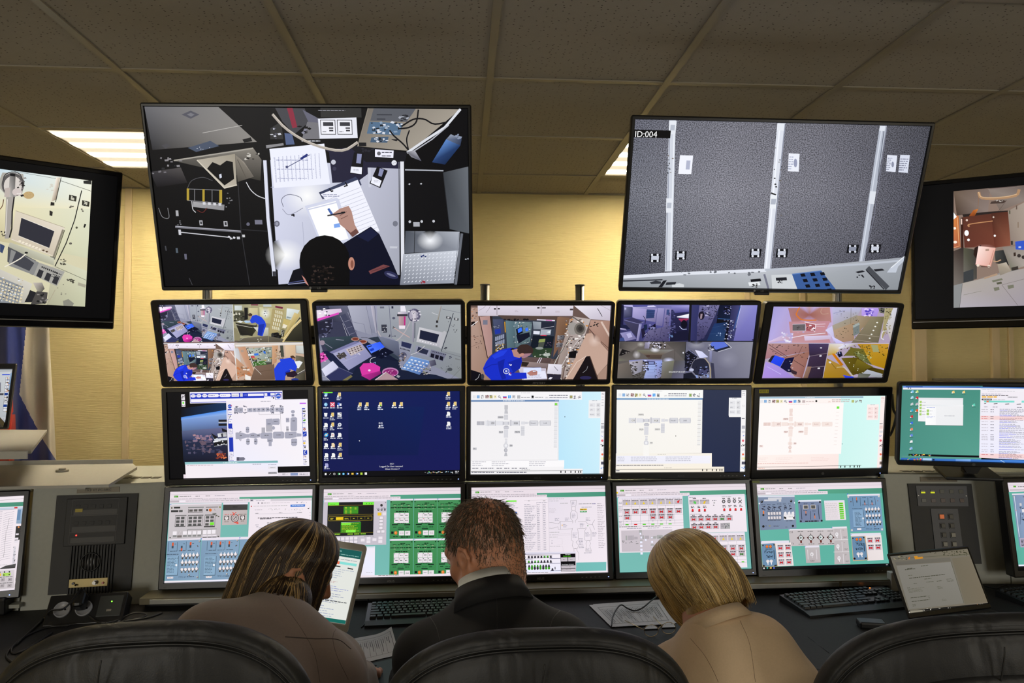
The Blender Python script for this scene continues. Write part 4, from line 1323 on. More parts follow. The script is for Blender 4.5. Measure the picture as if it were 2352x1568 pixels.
M14 = '''
r 101018 80 280 2180 1400
q 4a4a80 8d8ac8 5a58a0 2a2a50 172 308 1150 310 1135 835 130 835
q 15152a 1a1a34 22224a 101024 172 310 205 320 195 660 140 660
q 77789c 44466c 2c2e50 3a3c60 205 340 330 340 320 490 205 500
E d0d0ff 8d8db8 225 365 22 26
p b8b4e8 205 312 330 312 340 345 205 330
q e8e4ff d8d4f8 c8c4f0 c0bce8 340 335 640 320 680 345 330 352
p 55559a 340 310 550 310 545 340 340 345
q b8b0e0 a8a0d4 8d88bc 9a94c8 335 352 520 360 500 530 328 500
q a8a0d0 9a92c8 77719c 8d86b4 520 360 690 360 660 560 500 530
q 36487c 3a4c84 2c3c68 304070 535 375 658 380 640 500 524 508
x 1 4 0 0 0 32 | l 22305a 4 530 405 650 402
q a09acc 9a94c4 6a6494 77719f 695 355 790 360 760 620 665 600
q 9088bc 8a84b8 5a5480 6a6490 800 360 890 370 850 620 775 630
r 3c4c80 825 378 858 455
s 222244 800 480 830 590 8 6 14
l 4a4878 4 692 360 660 620 620 830
l 4a4878 4 800 370 770 600 720 830
p 3a385c 210 530 330 490 490 560 420 590
l 8d8cb8 6 210 528 420 585 490 560
q 44425e 3f3d5c 33314e 3a3858 200 540 420 590 400 780 310 690
q b0acd8 88b 77729f 9a94c8 425 590 465 590 420 830 385 830
p 1c2040 150 590 240 600 300 660 200 670
q c8c4f0 a8a4d4 6a668f 8d88b4 150 645 230 655 250 680 155 668
q 9a96c8 88b 77729f 8a86b8 150 715 310 690 390 800 220 835
p b8b4e0 240 730 300 710 330 770 270 790
p 3c4c84 150 790 200 780 220 832 140 832
p 201c38 455 660 500 640 520 750 470 800
c 1c1a34 8 485 470 515 520 510 600 500 650
p 1c2848 490 600 540 590 545 660 500 690
p 14122a 570 640 660 580 670 660 600 680
l c8c4ec 6 500 750 580 690 660 660
s 14122a,88b 560 580 660 680 12 10 26
q 6d6890 5a557f 44406a 55507a 560 680 900 600 850 830 480 835
s 1c1a34,2c2a4a 520 640 880 820 40 6 14
l 3a3860 4 660 650 630 830
l 3a3860 4 750 620 720 830
q 2c2c54 2a2a58 14142c 1a1a38 890 380 1145 370 1135 830 870 835
q 8d88c8 a8a4e0 55529a 4a4888 890 330 1150 320 1145 410 940 430
q f4f4ff fff e0e0f8 d0d0f0 970 480 1145 440 1140 505 975 490
p a03058 990 510 1140 508 1135 530 1010 535
E 14142c 3c4288 1065 590 65 75
e 0e0e1e 1075 590 45 60
c c8d0f8 8 1010 620 1050 660 1110 660
p 181832 920 700 1130 680 1130 830 880 830
s 6a88b8 860 740 910 800 6 10 20
s 3a3c6a,6a6aa0 840 400 950 720 40 8 20
q 2c2e58 30345f 22264a 26284c 1185 312 1580 315 1500 830 1165 830
q 3a3c6c 33366a 2a2c58 333464 1185 312 1290 312 1265 830 1165 830
q 6d6a98 77749f 55527f 5a5784 1295 320 1590 315 1440 640 1260 620
q 4d4a74 55527c 3f3c64 44416a 1265 610 1440 640 1360 790 1255 830
s 1a1a33,8d88b0,b4b0d4 1340 320 1440 470 26 8 24
e 181428 1325 465 44 60
p a08c98 1312 440 1340 440 1330 510 1305 510
s 14142a 1420 320 1560 520 60 5 14
s 1c1a34 1270 560 1420 800 24 6 14
q 10142c 1a1e3c 14203c 101830 1580 318 1760 318 1740 520 1550 510
p 0c0c18 1650 340 1745 330 1730 450 1650 430
s 8d90c0,2c3060 1640 330 1790 460 30 8 20
l 3c68a8 7 1560 510 1740 520
q 20386a 1c3058 26406a 1e3660 1510 580 1700 560 1650 830 1400 830
l 3a5480 3 1480 640 1680 600
l 3a5480 3 1440 730 1660 720
s a8c0e8 1540 700 1600 760 6 5 14
q 33335a 44467a 3a3c6c 2a2a4c 1760 320 1890 318 1790 830 1690 830
l a0a8e8 8 1890 320 1860 440 1800 640
s d8dcf8,1a1a34,6a6c9c 1650 530 1790 820 60 6 18
l 2c4c8c 14 1880 340 1790 660
q 9a98d0 8a88d0 6a68ac 6d6ab0 1895 318 2128 318 2066 830 1785 830
l d0d4ff 5 1895 318 1820 640
e 1a1a33 2060 815 12 8
q 6d6662 6a6260 555 5a5654 130 840 1100 840 1062 1370 108 1370
q 4a4644 77706c 77706c 44403f 150 845 500 850 340 960 140 940
E b8b4b0 77706c 450 880 60 40
s 14121a,d8d4e8 500 845 800 940 60 6 22
q 8d88a0 b8b4d8 8d88a0 77728a 510 850 580 850 570 940 500 940
q 55504c 44403f 555 605a58 800 850 1100 840 1080 1110 930 960
p 1a181a 135 1040 180 945 300 985 260 1055
x 3 4 22 6 -8 20 | r 77706c 238 985 252 998
s c8c4c0 150 950 290 1050 10 4 8
q 605a56 55504c 6a645f 776 135 1055 360 965 290 1110 130 1120
q 776 888 6a5c52 6a5c52 385 960 930 955 760 1030 500 1030
E f4f4ff 888 655 960 75 40
q 5a4c44 55483f 4a3f3a 55483f 500 1030 760 1030 740 1085 560 1085
r 44302c 530 1038 580 1056
E c8c4c8 776 390 1030 60 60
E d8dcff 6a6260 850 1110 90 45
p 8d90c0 280 1110 480 1095 760 1100 760 1130 280 1130
q b8b4c0 9a94a0 889 a8a4b0 280 1130 480 1105 460 1270 320 1330
s 3a3632 300 1130 400 1300 20 10 24
q 7a7068 6a625c 55504c 6a645f 110 1170 280 1130 340 1350 110 1370
q aabcf0 a0b4ec 8d94c4 9aa4d4 560 1170 660 1170 690 1370 490 1370
x 1 4 0 0 0 45 | l 6a74a4 4 545 1200 665 1200
s 14142c,c8d0ff 480 1110 560 1260 30 8 24
p 2c3466 555 1125 650 1125 650 1170 560 1170
p 8d9ad0 565 1135 640 1135 635 1160 570 1160
q a0b0f4 8da0e4 77789a 8d8ab0 655 1120 760 1120 760 1340 690 1370
s 2c2c44,6a6a88 650 1150 850 1350 60 6 18
q 888 776 555 6a645f 760 1130 930 1110 900 1370 740 1370
q 55524f 60606a 6a6a84 55546a 940 1110 1085 1110 1062 1370 890 1370
l 3a3634 4 940 960 940 1110
s 3a3632 330 1290 500 1370 40 6 16
e f0f0ff 1062 1000 9 12
q 6d6d82 8a8a9a 77788c 6a6a80 1105 842 2066 842 2008 1362 1065 1368
E 9a9aa8 77788c 1250 890 130 60
q 77778c 8d8d9c 7d7d90 66667c 1480 960 2060 842 2010 1362 1520 1362
E 8d8da0 77788c 1700 1100 160 130
p 22263a 1440 880 1660 842 1760 920 1560 990 1490 970
p 5d74d8 1445 880 1480 842 1650 842 1710 905 1530 955
l d0d0dc 8 1660 842 1755 925 1560 985
s 1a1a28,c8c8d4 1410 880 1500 970 12 10 24
q 9a9cc0 8d8fb4 6a6c90 77789c 1440 970 1478 970 1470 1130 1440 1130
p 14141f 1085 1010 1150 960 1270 1040 1240 1100 1170 1190 1130 1280 1085 1250
q e8e8ff d8dcff c8ccf4 d0d4f8 1230 960 1330 980 1420 1060 1300 1080
p 22263a 1130 960 1180 970 1270 1045 1240 1060
l 8d90b8 8 1140 960 1265 1045
s 6a6c90,22263a 1085 1000 1240 1280 40 8 20
e 26283a 1310 1205 135 130
l b0a080 14 1375 1080 1430 1150 1455 1240 1450 1360
c 9a98a8 5 1180 1200 1210 1110 1310 1075 1400 1100 1440 1200 1420 1290 1330 1335 1220 1310 1180 1210
p 1a1c2a 1065 1300 1180 1280 1260 1362 1062 1368
p 44466a 1290 1240 1420 1230 1400 1320 1280 1310
s 8da0d8,14142a 1250 1200 1430 1362 30 8 24
e c0c4e0 1180 1245 34 22
p 3a3a50 1455 1140 1500 1150 1520 1362 1470 1362
l 33333f 5 135 838 2066 838
l 181820 26 1165 310 1150 835
t f4f4f8 20 850 1285 2026/08/27 08:44:07
'''
M15 = '''
r b0a0b8 200 280 2060 1280
q b0a4e0 c8b4e0 c4a8c8 b4a8dc 378 312 1180 315 1170 790 310 790
q a8a0dc b4a8dc b8a4d0 b8ace4 378 312 560 315 560 640 330 760
q a87878 b88478 b4807c b07c80 570 330 1120 320 1140 520 620 520
E 9a6058 c4a0a8 850 420 250 110
c d87830 16 720 325 690 380 680 420 740 480 820 490 940 490
c c09888 8 1020 330 1000 380 1030 410 1100 400
q c08c94 c48c98 c88c94 c49098 580 510 1130 500 1060 640 600 660
p 6a6468 630 545 800 540 800 630 630 632
l d8c8d8 6 630 545 800 540 800 630 630 632
s 3a3438 660 570 780 610 8 6 12
p a85c64 800 520 940 545 920 640 810 630
l f0dce4 10 790 515 935 545 920 645
l e8d0dc 7 935 545 1060 540
s f4e8f0,7a3c48,d89088 810 560 920 630 20 8 22
l d8bcc8 5 930 570 1050 575
q d8c8ec ccb4d8 c49cac cca8c0 320 770 560 660 620 740 320 790
s ece8f8,b8b0d8,d8d0f0 490 650 800 780 40 10 30
q c49094 c0888c c48c94 c89aa4 640 660 1080 640 1130 790 620 790
q dcd0ec d0c4e4 c8b4cc d0bcd8 780 700 1140 690 1130 740 790 760
l ece4f4 9 620 720 780 690 1060 660
q d8d4f4 ccc8f0 c4bce0 ccc4e8 1060 620 1160 560 1180 790 1140 700
q c0c0e4 b8b8dc a8a4a8 b0acc0 1150 320 1540 322 1480 440 1160 560
l 8d90b8 6 1170 400 1320 360
q a8a090 9a9080 a08468 a88c70 1150 560 1480 420 1540 640 1180 700
q b49a80 a88c70 a0826a ac8c78 1170 620 1440 520 1440 760 1200 790
q a89880 9a8a70 8a7a60 9a8468 1480 430 1680 420 1680 480 1500 640
q c0a8f0 b49ae8 a88ce0 b898e8 1540 325 1780 325 1740 440 1540 430
s 5a48c0,e0d0ff 1580 330 1700 430 26 8 24
p 776 1760 325 1850 325 1840 400 1780 390
s 22222c 1780 330 1840 390 12 8 18
q 8d8468 77704f 6a6250 7a6e5c 1680 440 1840 440 1760 790 1400 790
l a89c8a 5 1480 670 1770 710
l a89c8a 5 1430 745 1750 790
x 1 5 0 0 -25 52 | e f4f4ec 1745 520 12 8
q b0a880 a89c70 a09468 a89870 1850 325 1960 325 1900 560 1800 760
q d8d8e4 ccccdc c0b8b0 c8c4c4 1960 325 2015 325 1920 760 1860 560
c dcdce0 12 1870 630 1820 640 1800 720 1830 745
s 4a4430,8d8458 1820 330 1930 700 40 6 16
p 77807f 1425 580 1510 520 1510 660 1430 700
p a0aaa8 1420 560 1500 520 1515 545 1430 590
s 332 1200 360 1530 720 34 5 12
l 6a6450 4 1400 330 1395 540
q d8d4ff c8c4f8 c0b8f0 d0ccff 1180 720 1310 790 1200 795 1140 700
q b48c8c a87c74 9a6c64 a87884 310 797 850 797 860 900 270 1000
q a8786c 9a6a5c 8d5c54 a0706c 480 980 860 900 760 1250 660 1230
l 4a3438 6 320 810 560 970
l 4a3438 5 330 860 540 980
s 2c2024 320 800 840 1000 26 6 14
c 77504c 7 640 980 700 950 740 870 760 830
q 44385f 4d3f60 3c2c44 33263c 840 797 1105 797 1090 930 850 960
q 40304a 3a2a40 33263a 3a2c40 855 960 1085 925 1055 1095 820 1110
q 3a2c3c 33263a 2c2030 33263a 860 1115 1050 1095 1025 1248 830 1248
l 8d7d88 6 855 965 1085 925
l 8d7d88 6 870 1110 1050 1095
e f0f0f8 1003 855 14 7
r d8d4e0 985 948 1008 970
r e8e4ec 960 1115 988 1132
q 9a7a6a 8d6c5c 7a5c4c 8a6a5a 820 1100 880 1100 830 1248 770 1248
p 22222f 310 1030 360 960 400 950 350 1050
q 2c50f8 2448f0 2040e4 2848f4 400 952 530 995 470 1105 345 1045
p 16163c 535 995 655 975 600 1110 650 1180 560 1170 470 1110
s 2c2c5c,e8e8f4 540 1000 640 1160 8 5 14
p 3a2a34 600 1130 690 1170 680 1210 620 1190
l 2c2024 5 650 1020 780 1100
q b098e8 a890dc a088d4 b090e4 280 1035 470 1110 660 1245 235 1248
l c8b8f8 7 300 1100 480 1200
q d8d0c0 e8e4f0 c8a848 b8964c 1110 800 1310 800 1200 930 1090 960
q e8e8ff d8d8f8 b8ac90 d0ccd8 1220 860 1330 800 1480 800 1290 870
q b88c28 c89830 b08018 a87818 1480 800 1900 800 1865 1090 1680 1080
q c09428 b48820 a87c10 b08418 1520 900 1880 930 1840 1130 1680 1080
s 2c2810,4a4420,6a6430 1260 820 1900 960 70 5 16
p 6a6428 1400 850 1560 870 1660 1080 1440 960 1300 960
q 7a8050 6a7044 555a30 6a6c38 1440 910 1560 940 1680 1080 1530 1020
s b4bc88,3a3c18 1420 900 1660 1060 50 5 16
p a0a070 1660 810 1750 820 1770 910 1690 910
p 16182c 1200 920 1270 900 1290 960 1240 980
s 5a70e0,c8d0ff 1210 910 1260 940 6 6 12
q d88010 c87008 b06808 c87818 1140 930 1180 930 1300 1080 1260 1090
q b89040 a88030 9a7420 a8801c 1080 990 1280 1090 1420 1248 1030 1248
q 6a5c18 5a4c10 44380c 55480e 1270 990 1480 980 1680 1110 1420 1220
q 7a6c20 6a5c18 44380c 4d400c 1480 1000 1690 1105 1520 1210 1400 1180
q 44380c 55460c 4a3c0c 3a2e08 1680 1110 1840 1150 1815 1230 1580 1140
x 2 3 60 30 55 50 | e e8e8d0 1375 1050 6 5
c d0c8a0 8 1210 1110 1300 1110 1370 1170 1430 1230
l 6a5820 6 1090 1000 1200 1130
e d8dce8 1120 1045 18 12 .5
p 2c40e0 1290 1212 1440 1236 1420 1250 1320 1250
q b8bcc8 aaaeb8 8d9094 a0a4ac 1610 1140 1815 1200 1800 1248 1500 1230
q 6a6c64 55584c 6a6c64 77786c 1500 1190 1660 1200 1620 1248 1480 1248
l c8c0dc 5 310 793 1905 797
l c0b8c8 4 1110 797 1025 1250
'''
M21 = '''
r 0b0b0e 100 130 2260 1470
q 0e1118 16345c 16345c 0e1118 350 420 1000 330 1010 480 350 560
q 4a8ce8 4a90f0 9ab8e8 8ab0ec 350 545 1000 440 1005 510 350 590
q 7a9cd8 8aa8dc 5a6a98 55688c 352 580 1005 505 1010 700 365 760
q 5a6488 6a6a90 34385c 2a3458 360 740 1010 690 1015 870 370 880
q 26304c 2a2c44 1c1a2c 141828 368 870 1015 860 1025 1170 385 1190
s b08890,8d7488,a08098,55587a 540 800 780 900 40 10 40
s 6a5868,3a3c58,55506a 400 880 960 1060 50 10 50
s c05a38,8d3c2c,e08050 860 1060 1000 1140 26 8 30
r 1c1c22 885 580 1005 612
r 1c1c22 885 636 1005 668
r c0c0c8 885 612 1005 622
q d8dce0 9a9aa0 c0c0c4 e8e8ec 870 780 1000 755 1005 820 880 830
q 2c2c30 556 3a3a40 222226 920 780 950 775 950 825 930 828
p 1a1a20 930 700 1005 730 1005 760 940 750
p d8dce4 800 790 880 850 1010 835 1010 870 830 880
p 1a1a1e 780 770 880 830 830 860
q 16161a 2a2a30 1c1c20 141416 820 905 1012 870 1012 925 825 955
q f0f0f4 d8d8dc e4e4e8 f4f4f8 810 885 945 868 945 882 815 905
l d8d8dc 5 825 960 1012 925
s e8e8f0,333 820 880 1000 950 14 5 16
r f4eef4 350 218 404 300
s 111118,333 356 225 398 268 8 8 12
d 555560 356 280 398 292 1 .5
r f4eef4 355 312 410 394
r 7af04a 368 325 394 352
d 555560 360 372 404 386 1 .5
r f4f0fa 472 184 1796 330
r 2038c0 480 205 1790 318
r f8f4fc 488 268 1690 312
r 2038c0 488 262 1690 270
e f4f0fa 522 240 37 24
e f4f0fa 604 238 37 24
e f4f0fa 687 237 37 24
r f4f0fa 755 215 868 258
e f4f0fa 755 237 26 22
e f4f0fa 866 235 26 22
r f4f0fa 922 213 1036 256
e f4f0fa 922 234 24 22
e f4f0fa 1036 233 24 22
d 88b 500 232 545 247 1 .5
d 88b 582 231 628 246 1 .5
d 88b 664 230 710 245 1 .5
d 55509a 742 228 830 245 1 .5
d 88b 915 225 990 241 1 .5
r f0ecf4 1070 206 1176 252
d 8d8d98 1080 225 1166 240 1 .5
r f0ecf4 1190 206 1230 250
t 222 22 1196 240 IN
t 9aa0e8 20 1242 240 GPS
r f4f0fa 1304 212 1526 242
r f0ecf4 1536 204 1578 244
r e8e8f0 1622 202 1684 238
r f4f0fa 1532 250 1640 290
r f0ecf4 1650 250 1686 292
e 222 1667 272 10 12
r f0ecf8 1692 200 1784 292
e 2c58c8 1735 244 38 38
l f8f8fc 5 1706 250 1735 236 1766 246
p d82838 1752 235 1772 218 1756 245
t f4f4fc 12 1718 252 NASA
q f4ecf4 f8f4fc f8f4fa eef 994 310 2144 288 2168 1235 1030 1262
d 889 1485 314 1628 330 1 .4
r c060f0 2035 342 2124 358
e 2c58c8 1047 390 28 30
l f8f8fc 5 1025 392 1047 384 1072 394
p d82838 1056 382 1078 366 1064 392
r 2038b4 1016 430 1082 700
r 2038b4 1030 700 1104 1165
r f4f0f8 1020 446 1078 502
r f4f0f8 1022 512 1080 572
r f4f0f8 1026 578 1084 634
r f4f0f8 1034 708 1088 770
r f4f0f8 1034 776 1092 832
r f4f0f8 1042 1036 1100 1094
r f4f0f8 1046 1100 1104 1160
d 88a 1034 470 1072 482 1 .6
c 222 5 1062 522 1050 525 1046 555 1034 560
s 222 1034 525 1066 562 4 5 9
d 88a 1038 600 1072 612 1 .6
d 88a 1042 718 1082 762 2 .3
d 88a 1042 786 1086 824 2 .3
d 88a 1054 1046 1094 1086 2 .3
d 88a 1058 1110 1098 1150 2 .3
x 2 1 64 0 0 0 | p aab 1110 408 1164 408 1170 420 1170 470 1160 486 1112 486 1106 470 1106 420
p aab 1176 416 1228 416 1228 474 1176 474
x 2 2 128 -5 0 90 | s 667 1115 388 1160 405 8 8 14
x 5 1 59 -1.5 0 0 | p aab 1316 414 1368 413 1370 470 1316 472
p aab 1296 412 1316 420 1316 466 1298 480
x 2 1 128 -2 0 0 | p aab 1624 408 1676 406 1682 420 1682 462 1672 476 1624 478 1606 450 1606 430
r aab 1690 410 1742 466
x 2 1 128 -4 0 0 | s 667 1630 378 1675 402 8 8 14
x 2 1 128 -4 0 0 | s 667 1635 474 1675 496 8 8 14
x 11 1 64 -1 0 0 | r 55555f 1128 438 1150 447
l 77747c 3 1460 470 1462 508 1766 504 1772 750
q b4b2bc aab a09ea8 aaa8b2 1560 570 1650 565 1650 750 1562 750
p aab 1562 572 1640 568 1652 580 1652 640 1640 660 1566 660
p aab 1654 568 1740 564 1754 576 1754 640 1742 654 1650 652
p b4b2bc 1566 664 1640 662 1652 676 1652 740 1640 752 1570 752
d 445 1580 636 1632 648 1 .6
d 445 1672 600 1730 612 1 .6
e aab 1666 698 22 26
p aab 1906 560 1930 545 1980 545 1998 560 1998 730 1985 745 1918 745 1904 730
d 445 1932 592 1968 604 1 .6
r aab 1840 556 1890 618
d 445 1852 580 1878 590 1 .6
e aab 1940 468 28 24
r aab 1920 500 1960 538
d 445 1926 512 1956 522 1 .6
r b4b2bc 1844 676 1880 746
d 55555f 1846 716 1884 726 1 .6
p aab 1128 766 1150 760 1230 766 1280 785 1326 785 1326 836 1280 836 1240 848 1200 858 1130 858
s 667 1190 742 1216 764 4 6 12
s 667 1190 860 1216 880 4 6 12
p aab 1276 688 1290 680 1310 680 1322 690 1322 756 1308 768 1288 768 1274 756
d 445 1278 716 1320 728 1 .6
p aab 1326 780 1380 765 1440 785 1480 775 1480 830 1400 842 1330 836
p aab 1482 780 1500 765 1640 760 1652 776 1652 836 1640 848 1500 850 1484 838
p b4b2bc 1498 692 1548 692 1548 764 1498 764
p aab 1660 762 1676 752 1800 750 1818 766 1818 832 1804 846 1672 848 1660 836
p aab 1826 764 1836 754 1900 752 1990 750 1990 830 1900 846 1834 846 1826 832
p aab 1992 772 2060 780 2060 816 1992 822
d 333 1190 800 1220 812 1 .6
d 333 1352 798 1392 810 1 .6
d 333 1436 798 1474 810 1 .6
d 333 1540 796 1598 808 1 .6
d 333 1708 792 1768 804 1 .6
d 333 1884 788 1936 800 1 .6
p aab 1280 862 1296 848 1314 848 1330 862 1330 920 1314 940 1294 940 1280 925
p aab 1392 858 1402 844 1426 844 1440 858 1440 915 1426 936 1404 936 1392 918
d 333 1284 886 1328 898 1 .6
d 333 1396 882 1438 894 1 .6
p aab 1578 850 1656 848 1656 890 1640 900 1640 955 1598 955 1598 900 1578 892
d 333 1592 876 1642 888 1 .6
p aab 1916 860 1930 848 1990 848 1998 860 1998 935 1980 952 1935 954 1916 938
d 333 1922 894 1992 906 1 .6
p 556 1144 1112 1186 1112 1186 1164 1144 1164
p 778 1180 1115 1245 1112 1268 1138 1245 1162 1180 1164
r 2038b4 2068 416 2130 1210
x 1 12 0 0 1.3 65 | r f4f0f8 2074 434 2126 490
r 2040b8 2076 750 2134 812
r 2040b8 2084 1012 2142 1074
p 22222a 2080 442 2110 440 2118 470 2078 472
r f4f0f8 2086 446 2106 460
s 222 2090 510 2112 540 6 6 12
p 4a9a30 2080 590 2116 570 2118 596 2090 606
l c0c0c8 3 2088 660 2112 632
e a04848 2102 716 18 18
e f0d0c8 2102 716 8 8
l e8e8f0 5 2085 800 2118 768
e f0c850 2100 912 16 16
p 333 2094 962 2124 960 2110 990
c f0f0f8 7 2122 1020 2104 1030 2106 1058 2120 1062
s c05030,222 2094 1096 2130 1116 6 5 10
s 222 2100 1160 2134 1184 5 5 10
q 8cc0c4 7fb4b8 7fb4b8 9accd0 404 1186 1726 1160 1728 1190 408 1222
d e8f4f4 950 1186 1165 1200 1 .5
q f4ecf2 eef f4ecf4 f8f0f6 410 1220 1724 1190 1728 1380 420 1416
d c8a8b4 436 1226 810 1244 1 .45
d 889 1370 1206 1492 1222 1 .4
d 889 1590 1212 1706 1226 1 .4
r e8e4ea 1590 1245 1706 1278
d 889 1620 1256 1690 1266 1 .5
r a8a4aa 1590 1322 1714 1348
d 556 1600 1330 1700 1342 1 .5
r f0e0ea 385 1362 424 1416
q e8e0ea ece4ee ece4ee e4dce6 1728 1332 2178 1320 2178 1374 1728 1382
r 8d9cc4 1904 1336 2010 1370
t 556 24 2030 1366 08:40:31
d 77747c 1790 1342 1840 1370 2 .4
t 556 18 1852 1366 F
'''
IC = 'p {0} {1} {2} {3} {4} {5} {6} {7} {8}'
def folder(x, y, c='e8c878', c2='f8f4e8'):
 return '\n'.join(['p %s %g %g %g %g %g %g %g %g' % (c2, x - 22, y - 2, x + 4, y - 28, x + 26, y - 30, x + 26, y + 28),
     'p %s %g %g %g %g %g %g %g %g' % (c, x - 14, y - 30, x + 22, y - 32, x + 24, y + 22, x - 10, y + 28),
     'e f8f8f8 %g %g 14 12' % (x - 16, y + 22)])
def docic(x, y, c='f4f4f4'):
 return 'p %s %g %g %g %g %g %g %g %g %g %g' % (c, x - 22, y - 28, x + 10, y - 30, x + 24, y - 14, x + 24, y + 30, x - 22, y + 30) + '\ne f8f8f8 %g %g 14 12' % (x - 20, y + 24)
def cap(x, y, n=1): return 'd d8dcec %g %g %g %g %d .5' % (x - 38, y, x + 38, y + 24 * n, n)
def m22(s):
 s.draw('''
q 0c1c54 101c58 1a1c58 141a50 110 170 2130 150 2130 1430 110 1430
q 0a1c50 0c2058 101c50 0a1848 500 400 1600 400 1500 1100 500 1100
r 0d0d12 110 1332 2130 1430
r 7ae83a 145 194 275 207
e e8606a 132 200 5 8''')
 for i, (x, y, k, n) in enumerate([(176, 235, 0, 1), (368, 230, 1, 2), (176, 372, 2, 1), (273, 372, 3, 1), (372, 372, 4, 1), (177, 518, 5, 1), (270, 520, 1, 2), (373, 518, 6, 1),
     (180, 665, 7, 2), (272, 662, 1, 2), (376, 665, 8, 1), (184, 808, 9, 2), (277, 808, 10, 1), (377, 808, 7, 1), (184, 955, 7, 1), (282, 955, 11, 1), (378, 952, 1, 2),
     (188, 1098, 7, 2), (286, 1098, 7, 1), (380, 1096, 1, 1), (190, 1244, 12, 1), (665, 372, 1, 2), (765, 370, 1, 2), (958, 368, 13, 2), (1158, 365, 1, 1), (1258, 365, 1, 1),
     (1942, 215, 1, 2), (1942, 360, 1, 2), (2038, 358, 1, 2), (1946, 500, 7, 1), (1948, 645, 7, 2)]):
  if k == 1: s.draw(folder(x, y))
  elif k == 13: s.draw(folder(x, y)); s.draw('p 6ad83a %g %g %g %g %g %g' % (x - 5, y + 6, x + 26, y + 8, x, y + 26))
  elif k in (7,): s.draw(docic(x, y))
  elif k == 11: s.draw(docic(x, y, 'f0d8b0'))
  elif k == 12: s.draw(docic(x, y, 'a8a8d8'))
  elif k == 0: s.draw('p 8cd0f0 %g %g %g %g %g %g %g %g' % (x - 18, y - 22, x + 26, y - 26, x + 24, y + 8, x - 10, y + 14)); s.draw('e e8f0f8 %g %g 22 10' % (x, y + 12))
  elif k == 2: s.draw('e 8cc8f0 %g %g 24 26\np b8e0f8 %g %g %g %g %g %g' % (x + 2, y, x - 24, y, x, y - 20, x + 8, y + 10))
  elif k == 3: s.draw('r e04a68 %g %g %g %g\nl f8f0f4 8 %g %g %g %g\nl f8f0f4 8 %g %g %g %g\nr f8d8e0 %g %g %g %g' % (x - 34, y - 34, x + 34, y + 34, x - 26, y - 24, x + 26, y + 24, x - 26, y + 24, x + 26, y - 24, x - 12, y - 12, x + 12, y + 12))
  elif k == 4: s.draw('r 3c68d0 %g %g %g %g\nr e8ecf8 %g %g %g %g\ne f4f4f8 %g %g 12 14' % (x - 26, y - 26, x + 4, y + 22, x, y - 14, x + 30, y + 18, x - 22, y + 20))
  elif k == 5: s.draw('p f4f4f8 %g %g %g %g %g %g %g %g' % (x - 24, y - 24, x + 24, y - 24, x + 18, y + 28, x - 18, y + 28))
  elif k == 6: s.draw('r f4f4f6 %g %g %g %g\ns 222 %g %g %g %g 6 8 14' % (x - 28, y - 30, x + 30, y + 30, x - 18, y - 18, x + 20, y + 18))
  elif k == 8: s.draw('e e0e4ec %g %g 26 28\ne 8d94a8 %g %g 12 12\nl e8e8f0 8 %g %g %g %g' % (x, y - 4, x, y - 6, x - 28, y + 26, x - 14, y + 10))
  elif k == 9: s.draw('e 38a8e8 %g %g 28 28\ne f0f8fc %g %g 14 12\nl f0c040 6 %g %g %g %g' % (x, y, x, y, x - 28, y + 18, x + 26, y - 24))
  elif k == 10: s.draw(docic(x, y)); s.draw('e c85050 %g %g 9 9' % (x + 2, y))
  s.draw(cap(x + 2, y + 36, n))
 s.draw('''
t e8ecfc 28 934 654 IMS
e f4f4f4 948 678 13 13
r b8c0d8 966 662 1000 684
d d8dcec 928 694 1010 716 1 .5
p f0f0f8 652 882 666 890 660 902 654 898
t f4f4f8 20 1096 1232 SSC1
t f4f4f8 22 948 1272 Logged On User:  isscrew1
t f4f4f8 22 1026 1308 Client Version 7
p f0f0f0 163 1356 188 1354 188 1384 163 1384
l e0e0e0 4 228 1378 248 1356
e e0e0e0 299 1368 15 15
e 0d0d12 299 1368 10 10
r 3ca060 352 1354 382 1382
r f0f0f0 366 1358 384 1378
e 40b0e8 430 1367 16 16
e f4f4f8 430 1367 8 7
r 2c60c0 480 1352 506 1380
r f0f4f8 494 1356 510 1376
p f0c850 544 1354 574 1352 574 1378 544 1378
r 3c78d0 608 1352 634 1378
p f4f4f8 620 1360 640 1355 640 1374
r b8d848 672 1348 702 1380
r f0f0f0 734 1346 766 1380
t e0e0e0 9 1598 1352 EN
s f0c850,f0f0f0,58d838,8cc8f0,e05030,f4f4f4 1630 1336 2020 1358 26 6 12
d e8e8ec 2038 1322 2100 1366 2 .4
''')
def iconbar(y, dark='556'):
 return '''
r e8e8ec 165 {0} 208 {1}
r 8cb4e0 222 {0} 264 {1}
r c8c8cc 282 {0} 324 {1}
s 445,fff 290 {0} 318 {1} 8 6 12
r b8a0a0 346 {0} 394 {1}
s 8d3a3a,444 350 {0} 390 {1} 10 6 12
r b0b08a 406 {0} 450 {1}
s 444,e8d040 410 {0} 446 {1} 8 6 12
r f0e8c0 464 {0} 506 {1}
e 333 486 {2} 4 8
e 445 546 {2} 16 16
e f0f0f4 546 {2} 10 10
l 333 6 556 {3} 570 {1}
r f4f4f8 596 {0} 652 {4}
r 4a50d8 596 {4} 652 {5}
r e04a60 600 {5} 652 {1}
r 58a8f0 672 {0} 714 {1}
l e8f4fc 4 690 {0} 700 {1}
r a0a0a8 736 {0} 774 {1}
s 333,eee 740 {0} 770 {1} 6 6 12'''.format(y, y + 44, y + 20, y + 28, y + 16, y + 28)
